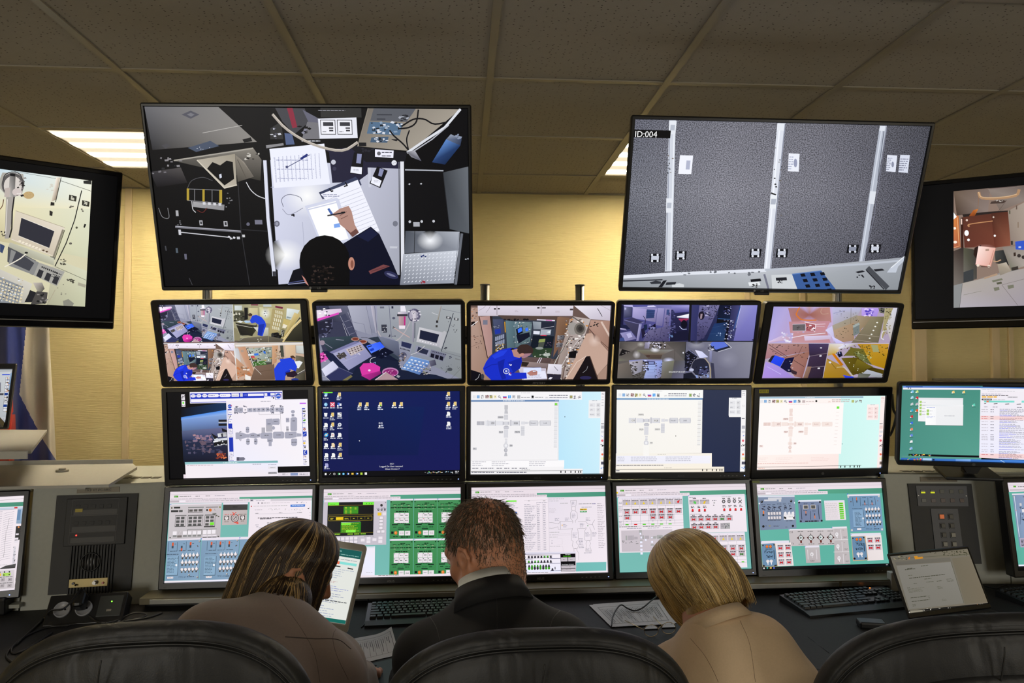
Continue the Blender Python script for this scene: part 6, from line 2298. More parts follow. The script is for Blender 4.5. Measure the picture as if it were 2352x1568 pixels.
def m33(s):
 s.map_from(SRC, [(150, 125), (2065, 93), (2113, 1335), (135, 1390)])
 simwindow(s, teal='f0e6ee', teal2='f0e6ee'); s.map_from(None, None)
 s.draw('''
q f0e6ee f4eaf2 f0e6ee ece2ea 150 270 1250 258 1270 1060 140 1090
q e8e0ec f0e6ee f4eaf2 f0e6ee 1250 262 2070 244 2092 1190 1270 1210
l c0b8c4 3 1248 262 1268 1045
q 74bcb8 78c0bc 78c0bc 74bcb8 1654 1195 2090 1186 2088 1310 1650 1325
r 7e4 648 306 796 324
r 2c60c0 700 472 800 490
r f0c020 1706 422 1808 440
r 2c8848 1706 454 1806 472
d 3a3a20 1712 426 1800 436 1 .6
d c8f0d0 1712 458 1800 468 1 .6
r f0e6ee 524 310 608 370
l c8c0c8 2 524 312 606 310 606 372
d 889 620 336 830 440 6 .25
d 777 960 306 990 318 1 .6
d 777 1175 304 1210 316 1 .6
d 889 1080 330 1240 342 1 .5
l b0a8b0 2 905 305 1240 296
''')
 for k in range(26):
  y = 357 + 26 * k
  s.draw('d 889 %g %g %g %g 1 .55\nd 889 %g %g %g %g 1 .55\nd 889 %g %g %g %g 1 .55\nl d0c8d0 1.5 %g %g %g %g' % (905 + .5 * k, y, 905 + .5 * k + (90 + 37 * (k * 7 % 5) % 90), y + 12, 1086 + .4 * k, y - 2, 1126 + .4 * k, y + 10, 1174 + .4 * k, y - 4, 1212 + .4 * k, y + 8, 905 + .5 * k, y + 18, 1240, y + 12))
  s.draw('d 9a929c %g %g %g %g 1 .5' % (1952 + 1.0 * k, 346 + 25 * k, 1952 + 1.0 * k + 60 + (k * 31 % 45), 357 + 25 * k))
 s.draw('''
l c8c0c8 2 1083 330 1098 1020
l c8c0c8 2 1163 328 1176 1020
d aaa 1255 278 1480 290 1 .5
d aaa 1255 308 1400 320 1 .5
d aaa 1424 340 1535 352 1 .6
l 777 3 1572 305 1654 300 1650 380 1632 392 1638 455 1668 480 1672 560 1640 595 1645 620
l 777 3 1572 305 1580 385 1600 395 1594 450 1572 480 1572 560 1606 600 1600 630
e f0e6ee 1616 420 28 30
l 777 3 1590 400 1590 440 1616 450 1644 440 1642 400 1616 390 1590 400
l 777 3 1265 620 1310 620 1360 635 1400 640 1420 604 1600 602
l 777 3 1265 700 1300 705 1360 690 1390 680 1395 718 1600 708
l 777 3 1425 604 1428 716
l 777 3 1680 605 1790 605 1820 640 1885 650
l 777 3 1680 705 1780 705 1800 690
c 556 3 1920 580 1890 640 1920 720
l 777 3 1600 700 1585 770 1582 870 1610 890 1596 950 1620 1000 1622 1040
l 777 3 1668 700 1684 760 1686 870 1650 900 1690 950 1660 1010 1690 1060 1690 1160
l 777 3 1800 700 1772 745 1778 870 1810 880 1795 920 1800 950 1790 1030 1872 1030
l 777 3 1848 690 1868 740 1868 870 1845 880 1862 920 1850 950 1875 1030
l 333 4 1812 878 1846 876
l 333 4 1626 995 1660 992
r f0b020 1446 648 1456 672
r 2c8830 1815 654 1825 674
d 889 1345 555 1418 600 3 .3
d 889 1490 550 1562 595 3 .3
d 889 1464 640 1535 690 3 .3
d 889 1590 320 1650 375 3 .3
d 889 1588 490 1662 560 4 .3
d 889 1705 625 1780 690 4 .3
d 889 1790 545 1858 600 3 .3
d 889 1600 760 1678 840 4 .3
d 889 1690 840 1768 990 7 .3
d 889 1784 755 1858 820 4 .3
d 889 1882 755 1958 820 4 .3
d 889 1798 985 1868 1025 3 .3
d 777 1688 348 1880 360 1 .5
d 55508a 1885 345 1930 358 1 .7
d 889 1730 395 1880 406 1 .5
d b8b0b8 1262 412 1390 490 4 .2
d aaa 1268 755 1410 768 1 .5
d aaa 1268 792 1390 804 1 .5
d aaa 1268 825 1385 836 1 .5
d aaa 1270 955 1420 966 1 .5
l c8c0c8 2 1395 785 1565 780 1568 800 1395 805 1395 785
l c8c0c8 2 1375 855 1450 852 1455 930 1378 935
l c8c0c8 2 1375 965 1460 960 1465 1035
d 889 1295 870 1320 930 3 .2
d 889 1765 1050 1880 1062 1 .5
c 777 3 870 585 845 600 836 640 850 720 872 740
q dcd8e8 e4e0f0 e4e0f0 dcd8e8 780 1052 1648 1038 1648 1062 775 1082
q f4ecf4 f4ecf4 eef eef 690 1085 1430 1068 1430 1335 690 1345
l 1c2060 5 780 1082 1424 1070
l 1c2060 6 760 1150 1024 1144
l 1c2060 6 1270 1140 1424 1136
l 1c2060 6 735 1218 1024 1212
l 1c2060 6 1272 1208 1424 1204
l 1c2060 6 1276 1316 1430 1310
l 1c2060 5 690 1340 960 1332
l c0b8c0 2 862 1085 865 1150
d 777 960 1336 1250 1350 1 .5
q 0d0d10 0d0d10 0d0d10 0d0d10 1424 1070 1642 1064 1646 1322 1434 1324
t e8e8ec 13 1494 1086 Питание
t 58d820 16 1466 1112 Включено
r c8c0c8 1432 1122 1530 1178
r c8c0c8 1538 1120 1640 1175
t 222 12 1462 1158 Вкл
t 222 12 1562 1156 Выкл
r c8c0c8 1438 1240 1642 1272
r c8c0c8 1440 1286 1642 1316
t e8e8ec 12 1444 1230 Нештатные ситуации
t 222 11 1452 1262 Ввод Отказ ДУМ
t 222 11 1450 1306 Ввод Кабель КУС
''')
 cell = lambda x, y, c: 'p %s %g %g %g %g %g %g %g %g' % (c, x - 16, y + 18, x - 8, y - 16, x + 8, y - 16, x + 16, y + 18) + '\nr %s %g %g %g %g' % ('333038', x - 18, y + 12, x + 18, y + 20)
 G, K = '3c9a20', '33303a'
 for k in range(8):
  s.draw('r 222 %g 1098 %g 1104' % (948 + 45 * k, 990 + 45 * k))
  s.draw(cell(968 + 45.5 * k, 1116 - k, G if k in (5, 6) else K)); s.draw(cell(968 + 45.5 * k, 1184 - k, G if k in (0, 2, 3) else K))
  s.draw(cell(972 + 41 * k, 1248 - k, G if k in (1, 2, 3, 4) else K))
  s.draw('e %s %g %g 17 20' % (G if k in (0, 1, 4, 6, 7) else K, 972 + 41 * k, 1284 - k))
 for x, c in ((762, K), (870, G), (1310, K)): s.draw(cell(x, 1292, c))
 s.draw('r 33303a 798 1286 834 1312\nr 33303a 904 1262 928 1318\nr 33303a 1342 1258 1354 1296\ns 33303a 700 1285 728 1310 4 8 14')
def m34(s):
 s.map_from(SRC, [(160, 102), (2018, 65), (2107, 1290), (210, 1345)])
 simwindow(s); s.map_from(None, None)
 s.draw('e f0d020 172 198 13 13\np e8c010 160 185 175 185 160 208')
 tri = lambda x, y, c='f0d020': 'p %s %g %g %g %g %g %g %g %g %g %g' % (c, x - 18, y + 18, x - 6, y - 6, x - 2, y - 26, x + 4, y - 6, x + 18, y + 16)
 def red(x, y): return 'p d82830 %g %g %g %g %g %g %g %g %g %g' % (x - 20, y + 12, x - 14, y - 8, x + 20, y - 24, x + 12, y + 16, x - 4, y + 22)
 def bow(x, y, c='d01c28', label=True):
  t = 'r c4bac2 %g %g %g %g\np %s %g %g %g %g %g %g %g %g\np %s %g %g %g %g %g %g %g %g\nr 222 %g %g %g %g' % (x - 50, y - 48, x + 50, y + 26, c, x - 24, y - 20, x - 2, y - 6, x - 2, y + 8, x - 24, y + 20, c, x + 2, y - 6, x + 24, y - 20, x + 24, y + 20, x + 2, y + 8, x - 4, y - 8, x + 5, y + 8)
  return t + ('\nd 333038 %g %g %g %g 1 .8' % (x - 42, y - 44, x + 42, y - 30) if label else '')
 s.draw('''
q f0e6ee f4eaf2 f0e6ee ece2ea 182 262 1112 240 1142 1045 208 1062
r e8e0ec 182 255 1112 275
p 34d 182 264 200 264 182 275
d 889 262 285 1085 298 1 .35''')
 for k in range(7):
  x = 308 + 124 * k; y = 350 - 3.2 * k
  s.draw('r c4bac2 %g %g %g %g\nd 333038 %g %g %g %g 1 .6' % (x - 58, y - 46, x + 58, y + 28, x - 50, y - 44, x + 50, y - 32))
  s.draw(tri(x, y) if k < 6 else red(x, y - 8))
  s.draw('l 889 2.5 %g %g %g %g' % (x - 62, 280 - 3 * k, x - 48, 668 - 3 * k))
  s.draw(bow(x + 4, 480 - 2.6 * k))
  if k in (0, 3, 4, 5): s.draw(bow(x + 8, 562 - 2.6 * k))
  s.draw('r %s %g %g %g %g' % ('e02830' if k == 1 else '58d028', x - 18, 650 - 2.4 * k, x + 30, 664 - 2.4 * k) if k < 6 else 'r f0e6ee 1 1 2 2')
  if k in (0, 3, 4, 5): s.draw('d 889 %g %g %g %g 1 .6' % (x - 10, 604 - 2 * k, x + 20, 614 - 2 * k))
 for y in (388, 430, 520, 602, 642, 676): s.draw('l 777 2.5 190 %g 1128 %g' % (y + 10, y - 14))
 for y in (330, 350, 398, 418, 448, 468, 534, 604, 624, 660): s.draw('d 889 195 %g 240 %g 1 .6' % (y, y + 10))
 s.draw('''
d 777 200 684 455 696 1 .6
d 777 545 676 800 688 1 .6
d 889 310 706 525 718 1 .6
d 889 610 700 780 712 1 .5
d 889 830 694 960 706 1 .5
q ccc2ca d0c6ce ccc2ca c8bec6 228 742 965 722 975 1035 238 1048
r aaa 292 815 318 880
r b4acb4 326 815 400 878
l 777 4 405 812 410 872
r b4acb4 415 832 468 868
r aaa 486 736 530 800
r eef 494 772 520 800
r b4acb4 500 810 540 870
r eef 506 826 530 856
r aaa 540 812 560 866
r b4acb4 568 816 632 862
r b4acb4 655 830 690 865
r eef 660 836 684 854
r aaa 690 820 732 858
p aaa 736 824 750 806 822 806 834 824 834 852 822 864 748 864
p aaa 846 820 856 804 950 804 962 822 962 846 950 858 856 860
x 1 4 0 0 2 54 | r eef 500 896 534 924
r aaa 498 880 540 896
x 1 2 0 0 0 44 | r eef 660 892 690 920
r aaa 655 935 700 960
s 777 250 890 480 930 12 6 14
r eef 570 864 595 890
d 333038 770 832 806 842 1 .6
d 333038 890 828 920 838 1 .6
q f0e6ee f4eaf2 f0e6ee ece2ea 1194 238 2008 220 2044 758 1222 776
r e8e0ec 1194 232 2008 248
p 34d 1196 236 1214 236 1196 248
d 777 1208 262 1310 274 1 .5
d 777 1676 250 1820 262 1 .5
r c4bac2 1208 300 1352 362
r c4bac2 1360 296 1502 358
p 58c858 1266 328 1290 320 1312 332 1304 362 1280 352
p e8c020 1410 352 1420 322 1450 312 1440 345 1425 360
d 333038 1260 275 1310 288 1 .8
d 333038 1400 272 1450 285 1 .8
d 333038 1215 312 1350 322 1 .6
d 333038 1365 308 1500 318 1 .6
e aaa 1570 342 12 12
d 556 1538 302 1600 314 1 .7
s 333038 1545 372 1592 382 4 5 7
''')
 for x, y in ((1706, 322), (1783, 318), (1860, 316)):
  s.draw('e 222 %g %g 22 24\ne d8d0d8 %g %g 12 13' % (x, y, x, y))
  for a in range(8): s.draw('l 222 5 %g %g %g %g' % (x + 18 * math.cos(a * .785), y + 20 * math.sin(a * .785), x + 30 * math.cos(a * .785), y + 32 * math.sin(a * .785)))
 s.draw('l 222 10 1920 300 1964 345\nl 222 10 1964 300 1920 345')
 for x, y in ((1706, 275), (1783, 272), (1858, 270), (1935, 268)): s.draw('d 333038 %g %g %g %g 1 .9' % (x - 22, y, x + 22, y + 12))
 for x, y in ((1260, 450), (1356, 448), (1436, 446), (1716, 440), (1800, 438), (1878, 436), (1958, 434)):
  s.draw('p e02028 %g %g %g %g %g %g %g %g %g %g\nr 333 %g %g %g %g\nd 333038 %g %g %g %g 2 .5' % (x - 16, y + 20, x - 16, y - 10, x, y - 22, x + 14, y - 10, x + 14, y + 20, x - 17, y + 16, x + 15, y + 22, x - 28, y - 66, x + 26, y - 28))
 for k, (x, y) in enumerate([(1272, 582), (1378, 580), (1482, 578), (1584, 576), (1684, 574), (1786, 572), (1284, 696), (1384, 694), (1486, 692), (1590, 690)]):
  s.draw(bow(x, y, '2c8020' if k == 4 else 'd01c28')); s.draw('d 333038 %g %g %g %g 1 .8' % (x - 20, y - 66, x + 16, y - 52))
 s.draw('''
d 777 1222 502 1390 514 1 .5
q b4acb4 aaa aaa b4acb4 1656 634 1796 628 1798 714 1660 718
c 777 4 1672 690 1690 650 1728 640 1765 650 1785 685
l 222 8 1728 708 1742 670
s 556 1670 645 1790 690 12 5 10
q f0e6ee f4eaf2 f0e6ee ece2ea 1452 780 2008 762 2048 1272 1500 1290
r e8e0ec 1452 776 2008 794
p 34d 1454 780 1470 780 1454 792
''')
 for k in range(4):
  x = 1576 + 124 * k; y = 862 - 2.6 * k
  s.draw('r c4bac2 %g %g %g %g\nd 333038 %g %g %g %g 1 .6' % (x - 56, y - 46, x + 58, y + 28, x - 50, y - 44, x + 50, y - 32))
  s.draw(tri(x + 2, y) if k else red(x, y)); s.draw(bow(x + 14, 1004 - 2 * k))
  if k >= 2: s.draw(bow(x + 18, 1086 - 2 * k, '2c8020' if k == 3 else 'd01c28'))
  if k >= 2: s.draw('r 58d028 %g %g %g %g' % (x + 16, 1184, x + 56, 1198))
  s.draw('l 889 2.5 %g 790 %g 1205' % (x - 62, x - 40))
 for y in (895, 948, 1036, 1118, 1165, 1206): s.draw('l 777 2.5 1500 %g 2035 %g' % (y + 6, y - 8))
def m35(s):
 s.map_from(SRC, [(172, 140), (1968, 105), (2083, 1310), (258, 1368)])
 simwindow(s, teal='62b4a4', teal2='5cae9c'); s.map_from(None, None)
 def bow(x, y):
  return 'r c4bac2 %g %g %g %g\np d01c28 %g %g %g %g %g %g %g %g\np d01c28 %g %g %g %g %g %g %g %g\nr 222 %g %g %g %g\nd 333038 %g %g %g %g 1 .8' % (x - 44, y - 46, x + 46, y + 30, x - 24, y - 20, x - 2, y - 6, x - 2, y + 8, x - 24, y + 20, x + 2, y - 6, x + 24, y - 20, x + 24, y + 20, x + 2, y + 8, x - 4, y - 8, x + 5, y + 8, x - 38, y - 42, x + 40, y - 28)
 s.draw('''
q 7a88a4 8494ae 8090aa 7684a0 192 320 720 312 748 772 228 800
q dce0ec e0e4f0 e0e4f0 dce0ec 192 304 720 296 720 316 192 324
e 141416 246 388 17 19
e 8d94a4 242 380 7 7
e 141416 670 378 17 19
e 8d94a4 666 370 7 7
e 141416 270 744 17 18
e 141416 696 736 17 18
e e0e4ec 212 414 11 12
e e0e4ec 718 404 9 12
r d0d0d8 336 330 534 356
r d0d0d8 280 358 464 378
r c8c8d0 490 350 528 388
d 234 236 428 300 440 1 .6
d 234 322 424 372 436 1 .6
d 234 400 422 446 434 1 .6
d 234 464 408 536 432 2 .3
d 234 548 406 610 430 2 .3
d 234 624 404 680 428 2 .3
s 223 250 450 300 510 14 6 14
s 223 325 450 375 510 14 6 14
s 223 400 448 450 508 14 6 14
s 223 478 446 526 506 14 6 14
s 223 562 444 600 504 12 6 14
s 223 632 442 676 500 14 6 14
r e87830 262 522 284 562
e 222 270 580 15 16
x 5 1 40 -1 0 0 | r 445 330 536 370 586
x 5 1 40 -1 0 0 | r dcd6da 333 538 366 580
x 5 1 40 -1 0 0 | r 445 332 600 372 646
x 5 1 40 -1 0 0 | r dcd6da 335 602 368 640
d 223 328 518 530 530 1 .6
d 223 332 654 522 664 1 .6
r e8e4e8 560 572 720 646
p 222 565 600 600 610 600 640 565 630
p 222 700 610 720 600 720 640 700 632
r f4f0f0 608 590 702 640
x 5 1 16 0 0 0 | r 889 622 600 630 612
x 3 1 54 -1 0 0 | e e8e4e8 586 556 22 22
x 3 1 54 -1 0 0 | l f8f4f8 8 586 556 592 532
d 223 596 660 690 670 1 .6
d 223 415 728 550 750 2 .3
d 223 300 726 322 746 2 .3
d 223 585 745 630 762 2 .3
p 8d8d7a 342 736 362 722 382 738 362 750
q 7480a0 7a88a6 7a88a6 7480a0 768 380 1104 370 1122 676 792 690
r e0e4f0 768 366 1104 384
p 34d 768 368 786 368 768 382
x 2 2 300 -8 25 270 | e 16181e 786 400 14 14
r c8c0b8 842 436 920 496
r 555 852 444 912 488
r c8c0b8 950 434 1026 494
r 555 958 442 1018 486
l 234 9 810 440 826 640
l 234 9 1058 436 1076 636
l 234 7 946 525 954 645
r e87830 876 524 890 558
e 445 884 574 13 16
r 445 1000 555 1016 588
r e87830 1004 586 1020 630
d 222 850 406 910 428 2 .4
d 222 956 404 1016 426 2 .4
d 222 846 512 906 522 1 .6
d 222 975 510 1030 530 2 .3
d 16181e 870 660 1066 682 1 .8
q e8dee4 ece2e8 ece2e8 e8dee4 1146 386 1440 378 1462 650 1168 658
r e4e0ec 1144 372 1440 388
x 1 8 0 0 2.6 30.2 | r 70e028 1356 402 1420 422
x 1 8 0 0 2.6 30.2 | d 2c7a18 1366 408 1412 418 1 .5
x 1 8 0 0 2.6 30.2 | d aaa 1160 410 1330 420 1 .4
x 1 8 0 0 2.6 30.2 | l b8b0b8 2 1152 428 1420 426
q 7092b4 789abc 789abc 7092b4 1480 300 1952 286 2002 806 1528 822
r e4e0ec 1478 284 1950 300
p 34d 1478 272 1496 272 1478 288
e d0ccc8 1494 318 14 16
e d0ccc8 1934 308 14 16
e d0ccc8 1546 798 14 16
e d0ccc8 1980 786 14 16
l 345 5 1556 330 1566 450
l 345 5 1664 328 1672 448
l 345 5 1774 326 1782 446
l 345 5 1876 322 1888 440
r e06428 1606 326 1622 368
r 3a4858 1608 368 1626 400
r 3a4858 1720 370 1738 402
r e06428 1726 402 1740 440
r 3a4858 1826 368 1842 400
r e06428 1830 400 1844 438
d 345 1695 324 1750 336 1 .6
d 345 1800 320 1850 332 1 .6
d 345 1690 430 1775 442 1 .6
d 345 1800 428 1870 440 1 .6
d 345 1550 484 1700 496 1 .6
p 86a8c8 1556 512 1708 504 1734 756 1572 764
l 22303e 5 1708 504 1734 756 1572 764
d 234 1582 530 1700 745 11 .3
e f0f0f4 1708 628 12 14
r f0e8ec 1620 772 1682 794
t 234 18 1748 790 ППС-25
d 234 1860 772 1940 786 1 .6
s 55403a 1865 745 1885 765 2 7 11
e 55403a 1532 388 8 8
e 8d5040 1918 376 7 7''')
 for r_ in range(3):
  for k in range(5):
   x, y = 1750 + 45 * k + 10 * r_, 500 + 92 * r_ - 1.5 * k
   s.draw('e 3a4450 %g %g 22 20\ne e0d8dc %g %g 18 19\nl f4f0f2 8 %g %g %g %g\ne 333 %g %g 11 11' % (x + 2, y + 5, x, y, x, y, x - 2, y - 28, x + 5, y + 36))
 s.draw('''
q c8c0c2 ccc4c6 c8c0c2 c4bcbe 636 798 1292 775 1312 1010 652 1028
q e4e0ec e4e0ec e4e0ec e4e0ec 634 782 1256 770 1256 786 634 800
p 34d 636 786 654 786 636 798
t 3a3638 24 642 842 СМ
t 3a3638 22 655 1006 ТГК''')
 for k in range(4):
  x, y = 810 + 143 * k, 910 - 3 * k
  s.draw('p 4a201c %g %g %g %g %g %g %g %g\nr 6a2c24 %g %g %g %g\np 8d8686 %g %g %g %g %g %g\ne 2c1614 %g %g 37 40\ne d8dcdc %g %g 30 33\ns 3a6a6a,333 %g %g %g %g 8 5 11\nd 555 %g %g %g %g 1 .7\nd 77706e %g %g %g %g 1 .7' % (
   x - 58, y, x, y - 45, x + 56, y, x, y + 45, x - 10, y + 40, x + 18, y + 74, x - 14, y - 40, x - 6, y - 74, x + 10, y - 42, x, y, x, y, x - 16, y - 14, x + 16, y + 14, x - 46, y - 96, x + 38, y - 84, x - 34, y + 84, x + 52, y + 96))
 s.draw('''
q c0b8ba c8c0c2 c0b8ba bcb4b6 1292 772 1476 766 1524 1282 1294 1290
r e8e4ec 1258 750 1474 770
p 34d 1256 756 1272 756 1256 768
l e8e4e6 6 1296 938 1490 932
l e8e4e6 6 1282 1114 1506 1106
l 888 3 1294 1290 1524 1282
x 1 3 0 0 18 176 | l e0dade 8 1384 790 1394 930
x 1 3 0 0 16 172 | e e8e4e8 1328 858 23 30
x 1 3 0 0 16 172 | e a8a0a2 1328 858 8 10
x 1 3 0 0 16 172 | l f0ecf0 12 1328 862 1334 905
x 1 3 0 0 16 172 | l 555 3 1318 898 1326 912
x 1 3 0 0 18 176 | d 77706e 1408 790 1440 808 2 .3
x 1 3 0 0 17 174 | t 555 18 1420 910 ПБП
q c0b8ba c4bcbe bcb4b6 b8b0b2 870 1040 1080 1030 1098 1264 888 1272
r e4e0ec 868 1022 1076 1044
p 34d 868 1026 884 1026 868 1038
l e0dade 9 908 1080 916 1218
l e0dade 9 1032 1078 1042 1216
e e8e4e8 970 1146 24 28
e a8a0a2 972 1148 8 10
l f0ecf0 11 970 1150 978 1195
l 555 3 958 1140 980 1195
t 555 20 950 1252 БВИ
l 888 3 888 1272 1098 1264
q ece2e2 f0e6e6 ece2e2 e8dede 440 985 668 975 708 1308 470 1318
q d8bc94 d0b48c c8a878 c8ac84 245 985 440 975 478 1318 258 1326
r e4e0ec 234 956 640 984
p 34d 234 962 250 962 234 974
p 6a8cac 252 995 430 985 448 1070 455 1130 470 1312 262 1322 246 1120
e 16181c 264 1018 10 11
e 16181c 424 1008 10 11
p 2a1c16 262 1300 285 1298 300 1320 262 1325
p 2a1c16 430 1300 462 1292 465 1314 425 1318
x 2 1 50 -1 0 0 | r 2c2420 302 1016 342 1056
x 2 1 50 -1 0 0 | e e8782c 322 1034 18 20
d 234 300 1068 400 1078 1 .7
s 234 285 1092 405 1130 24 5 12
s 234 290 1155 410 1192 24 5 12
l 16202c 10 422 1090 432 1210
x 2 1 50 -2 0 0 | e dcd6da 334 1246 24 22
x 2 1 50 -2 0 0 | l f0ecee 13 334 1250 338 1292
''')
 for x, y in ((515, 1058), (624, 1054), (522, 1162), (632, 1158), (530, 1264), (640, 1260)): s.draw(bow(x, y))
 s.draw('''
q ece2e2 f0e6e6 ece2e2 e8dede 1740 880 1968 868 2004 1228 1770 1238
q d8bc94 d0b48c c8a878 c8ac84 1536 885 1740 876 1780 1230 1562 1242
r e4e0ec 1526 846 1964 874
p 34d 1530 858 1546 858 1530 870
p 6a8cac 1545 895 1720 885 1742 975 1750 1020 1770 1222 1572 1232 1552 1020
e 16181c 1560 915 10 11
e 16181c 1718 905 10 11
p 2a1c16 1566 1200 1588 1190 1605 1214 1575 1224
p 2a1c16 1730 1195 1758 1188 1760 1212 1732 1216
x 2 1 50 -1 0 0 | r 2c2420 1597 912 1637 952
x 2 1 50 -1 0 0 | e e8782c 1617 930 18 20
d 234 1596 964 1690 974 1 .7
s 234 1600 985 1705 1020 24 5 12
s 234 1605 1050 1710 1086 24 5 12
l 16202c 10 1718 985 1728 1100
x 2 1 48 -2 0 0 | e dcd6da 1636 1140 24 22
x 2 1 48 -2 0 0 | l f0ecee 13 1636 1144 1645 1185
''')
 for x, y in ((1808, 952), (1914, 948), (1818, 1054), (1924, 1050)): s.draw(bow(x, y))
 s.draw('''
q 101014 101014 0c0c10 0c0c10 248 1328 2090 1275 2095 1325 255 1380
r f0f0f4 270 1338 290 1358
e 38a8a0 328 1342 12 13
p f0c060 364 1334 390 1332 390 1350 364 1352
e 5a68c8 424 1342 12 14
d b8b8bc 2035 1284 2082 1306 2 .4
''')
M6 = '''
q 4a8c80 489080 5aa090 4c9084 150 190 1260 200 1240 1200 150 1200
q 6a90e0 2c58b0 2c58b0 6a90e0 198 208 1240 218 1240 236 198 232
r f0eef4 198 232 1232 262
e 333 268 238 9 7
e 889 298 240 9 9
r 3050a0 235 214 460 226
q 101014 101014 101014 101014 272 1115 1215 1138 1215 1165 272 1142
r eceaf0 180 1146 1250 1172
q 3c70c0 4a88dc 3c78d0 2c58a8 170 1168 1830 1200 1830 1250 170 1210
q 70a0e8 8ab8f4 5a90e0 4a80d0 900 1182 1100 1186 1100 1225 900 1220
l b8d8f8 8 1500 1200 1560 1234
s f0c850,e86a30,f4f4f4,58b848 200 1175 470 1200 14 8 16
e e84838 432 1188 14 12
r 222 592 1182 618 1202
r a8ccf0 460 1172 580 1205
s f4f4f4,f0c850,5a80c0,e86a30,58b848 285 1122 570 1144 20 8 14
q f4f4f6 eef0f2 f0f0f4 f4f4f6 405 366 1000 372 996 690 400 680
q e8e8ec e8e8ec e4e4e8 e8e8ec 405 366 1000 372 1000 398 405 392
l 8d949c 4 400 680 498 684
x 1 5 0 0 -1 41 | r a8d070 420 408 448 438
x 1 5 0 0 -1 41 | d a8a8b0 455 420 500 432 1 .5
q f4f4f6 f0f0f2 eceef0 f0f0f4 498 455 1002 460 998 738 496 730
q e8ecf0 f4f4f6 f4f4f6 e8ecf0 500 458 1002 462 1002 482 500 478
q fff f8f8fa f8f8fa fff 500 484 640 486 636 728 498 726
d 8d9ce0 512 490 625 502 1 .4
r a8d070 514 522 546 556
r a8d070 512 565 544 600
d a8a8b0 556 538 592 548 1 .5
d a8a8b0 556 578 580 588 1 .5
d 8d9ce0 512 612 630 636 2 .3
d 778 750 602 885 612 1 .5
l 55605c 5 498 734 998 740
'''
M6_IC = [(322, 284, '8cc8f0'), (386, 284, 'c8e088'), (320, 362, 'a8dcf0'), (386, 366, 'd83038'), (318, 450, 'c8ccd0'), (384, 450, 'c0b8c0'), (316, 534, '3ca8c8'), (382, 536, 'e06030'),
  (314, 616, 'd03038'), (314, 702, '3c70e0'), (312, 786, 'e88868'), (310, 866, '6a88e0'), (308, 950, 'f0f0f4'), (306, 1040, '8cb4e8'), (868, 290, 'f0d080'), (1008, 290, 'f0d080'), (1142, 462, '6ad0b8')]
def m6(s):
 s.draw(M6)
 for x, y, c in M6_IC:
  s.draw('p %s %g %g %g %g %g %g %g %g' % (c, x - 18, y - 8, x + 14, y - 20, x + 20, y + 12, x - 10, y + 18)); s.draw('e f4f4f4 %g %g 8 7' % (x - 14, y + 12)); s.draw('d 2c5850 %g %g %g %g 1 .5' % (x - 24, y + 26, x + 24, y + 34))
 s.draw('''
q f4eef4 f4eef4 eef eef 1232 222 1830 228 1830 1195 1214 1168
q 3c6cb8 2c5ca8 5a88c8 6a98d0 1232 220 1830 228 1830 246 1232 240
r e8e8f0 1240 240 1430 262
d a8a8b0 1258 248 1410 256 1 .5
r f4f0f6 1232 262 1830 292
d a8a8b0 1330 274 1690 284 1 .4
d 889 1250 312 1520 322 1 .5
d 44404a 1248 328 1600 342 1 .7
r f0b840 1250 346 1310 366
r f0b840 1320 346 1396 366
r f0b840 1406 346 1450 366
r d8d4d8 1592 348 1728 370
d 889 1605 352 1715 366 1 .5
r 222 1248 378 1382 400
d f0f0f4 1262 384 1370 394 1 .5
d a8a8b0 1400 388 1560 398 1 .5
q 7ad8c8 84e0d4 84e0d4 7ad8c8 1280 405 1684 406 1684 430 1280 428
r f4f0f6 1684 405 1780 430
r 84e0d4 1780 405 1830 432
r f07858 1312 406 1340 426
l 222 8 1282 445 1306 442
l 222 9 1410 448 1456 444
l 222 9 1562 452 1612 448
l 222 9 1716 454 1768 450
d 556 1280 484 1330 494 1 .6
d 556 1394 486 1458 496 1 .6
d 556 1718 490 1782 500 1 .6
q f8d8d8 f8d8d8 f8d8d8 f8d8d8 1230 606 1830 612 1830 664 1228 660
q f8d8d8 f8d8d8 f8d8d8 f8d8d8 1218 1108 1830 1118 1830 1180 1216 1168''')
 y = 510
 for k, (ya, n, red) in enumerate([(512, 2, 0), (540, 5, 0), (606, 1, 1), (632, 3, 1), (674, 2, 0), (712, 3, 0), (755, 2, 0), (790, 4, 0), (846, 1, 0), (868, 1, 0), (890, 1, 0), (915, 4, 0), (970, 2, 0), (1004, 2, 0), (1048, 1, 0), (1074, 3, 0), (1112, 5, 1)]):
  s.draw('d %s 1245 %g 1330 %g 1 .55' % ('d04850' if red else 'b0a8b0', ya + 6, ya + 16))
  s.draw('d 556 1364 %g 1410 %g 1 .6' % (ya + 8, ya + 18))
  s.draw('d %s %g %g 1820 %g %d .35' % ('8d7078' if red else '77788a', 1488 - k * .7, ya, ya + 13 * n, n))
  s.draw('d 6a70e8 %g %g %g %g 1 .5' % (1488 - k * .7, ya + 13 * n - 12, 1600 + 50 * (k % 3), ya + 13 * n - 2))
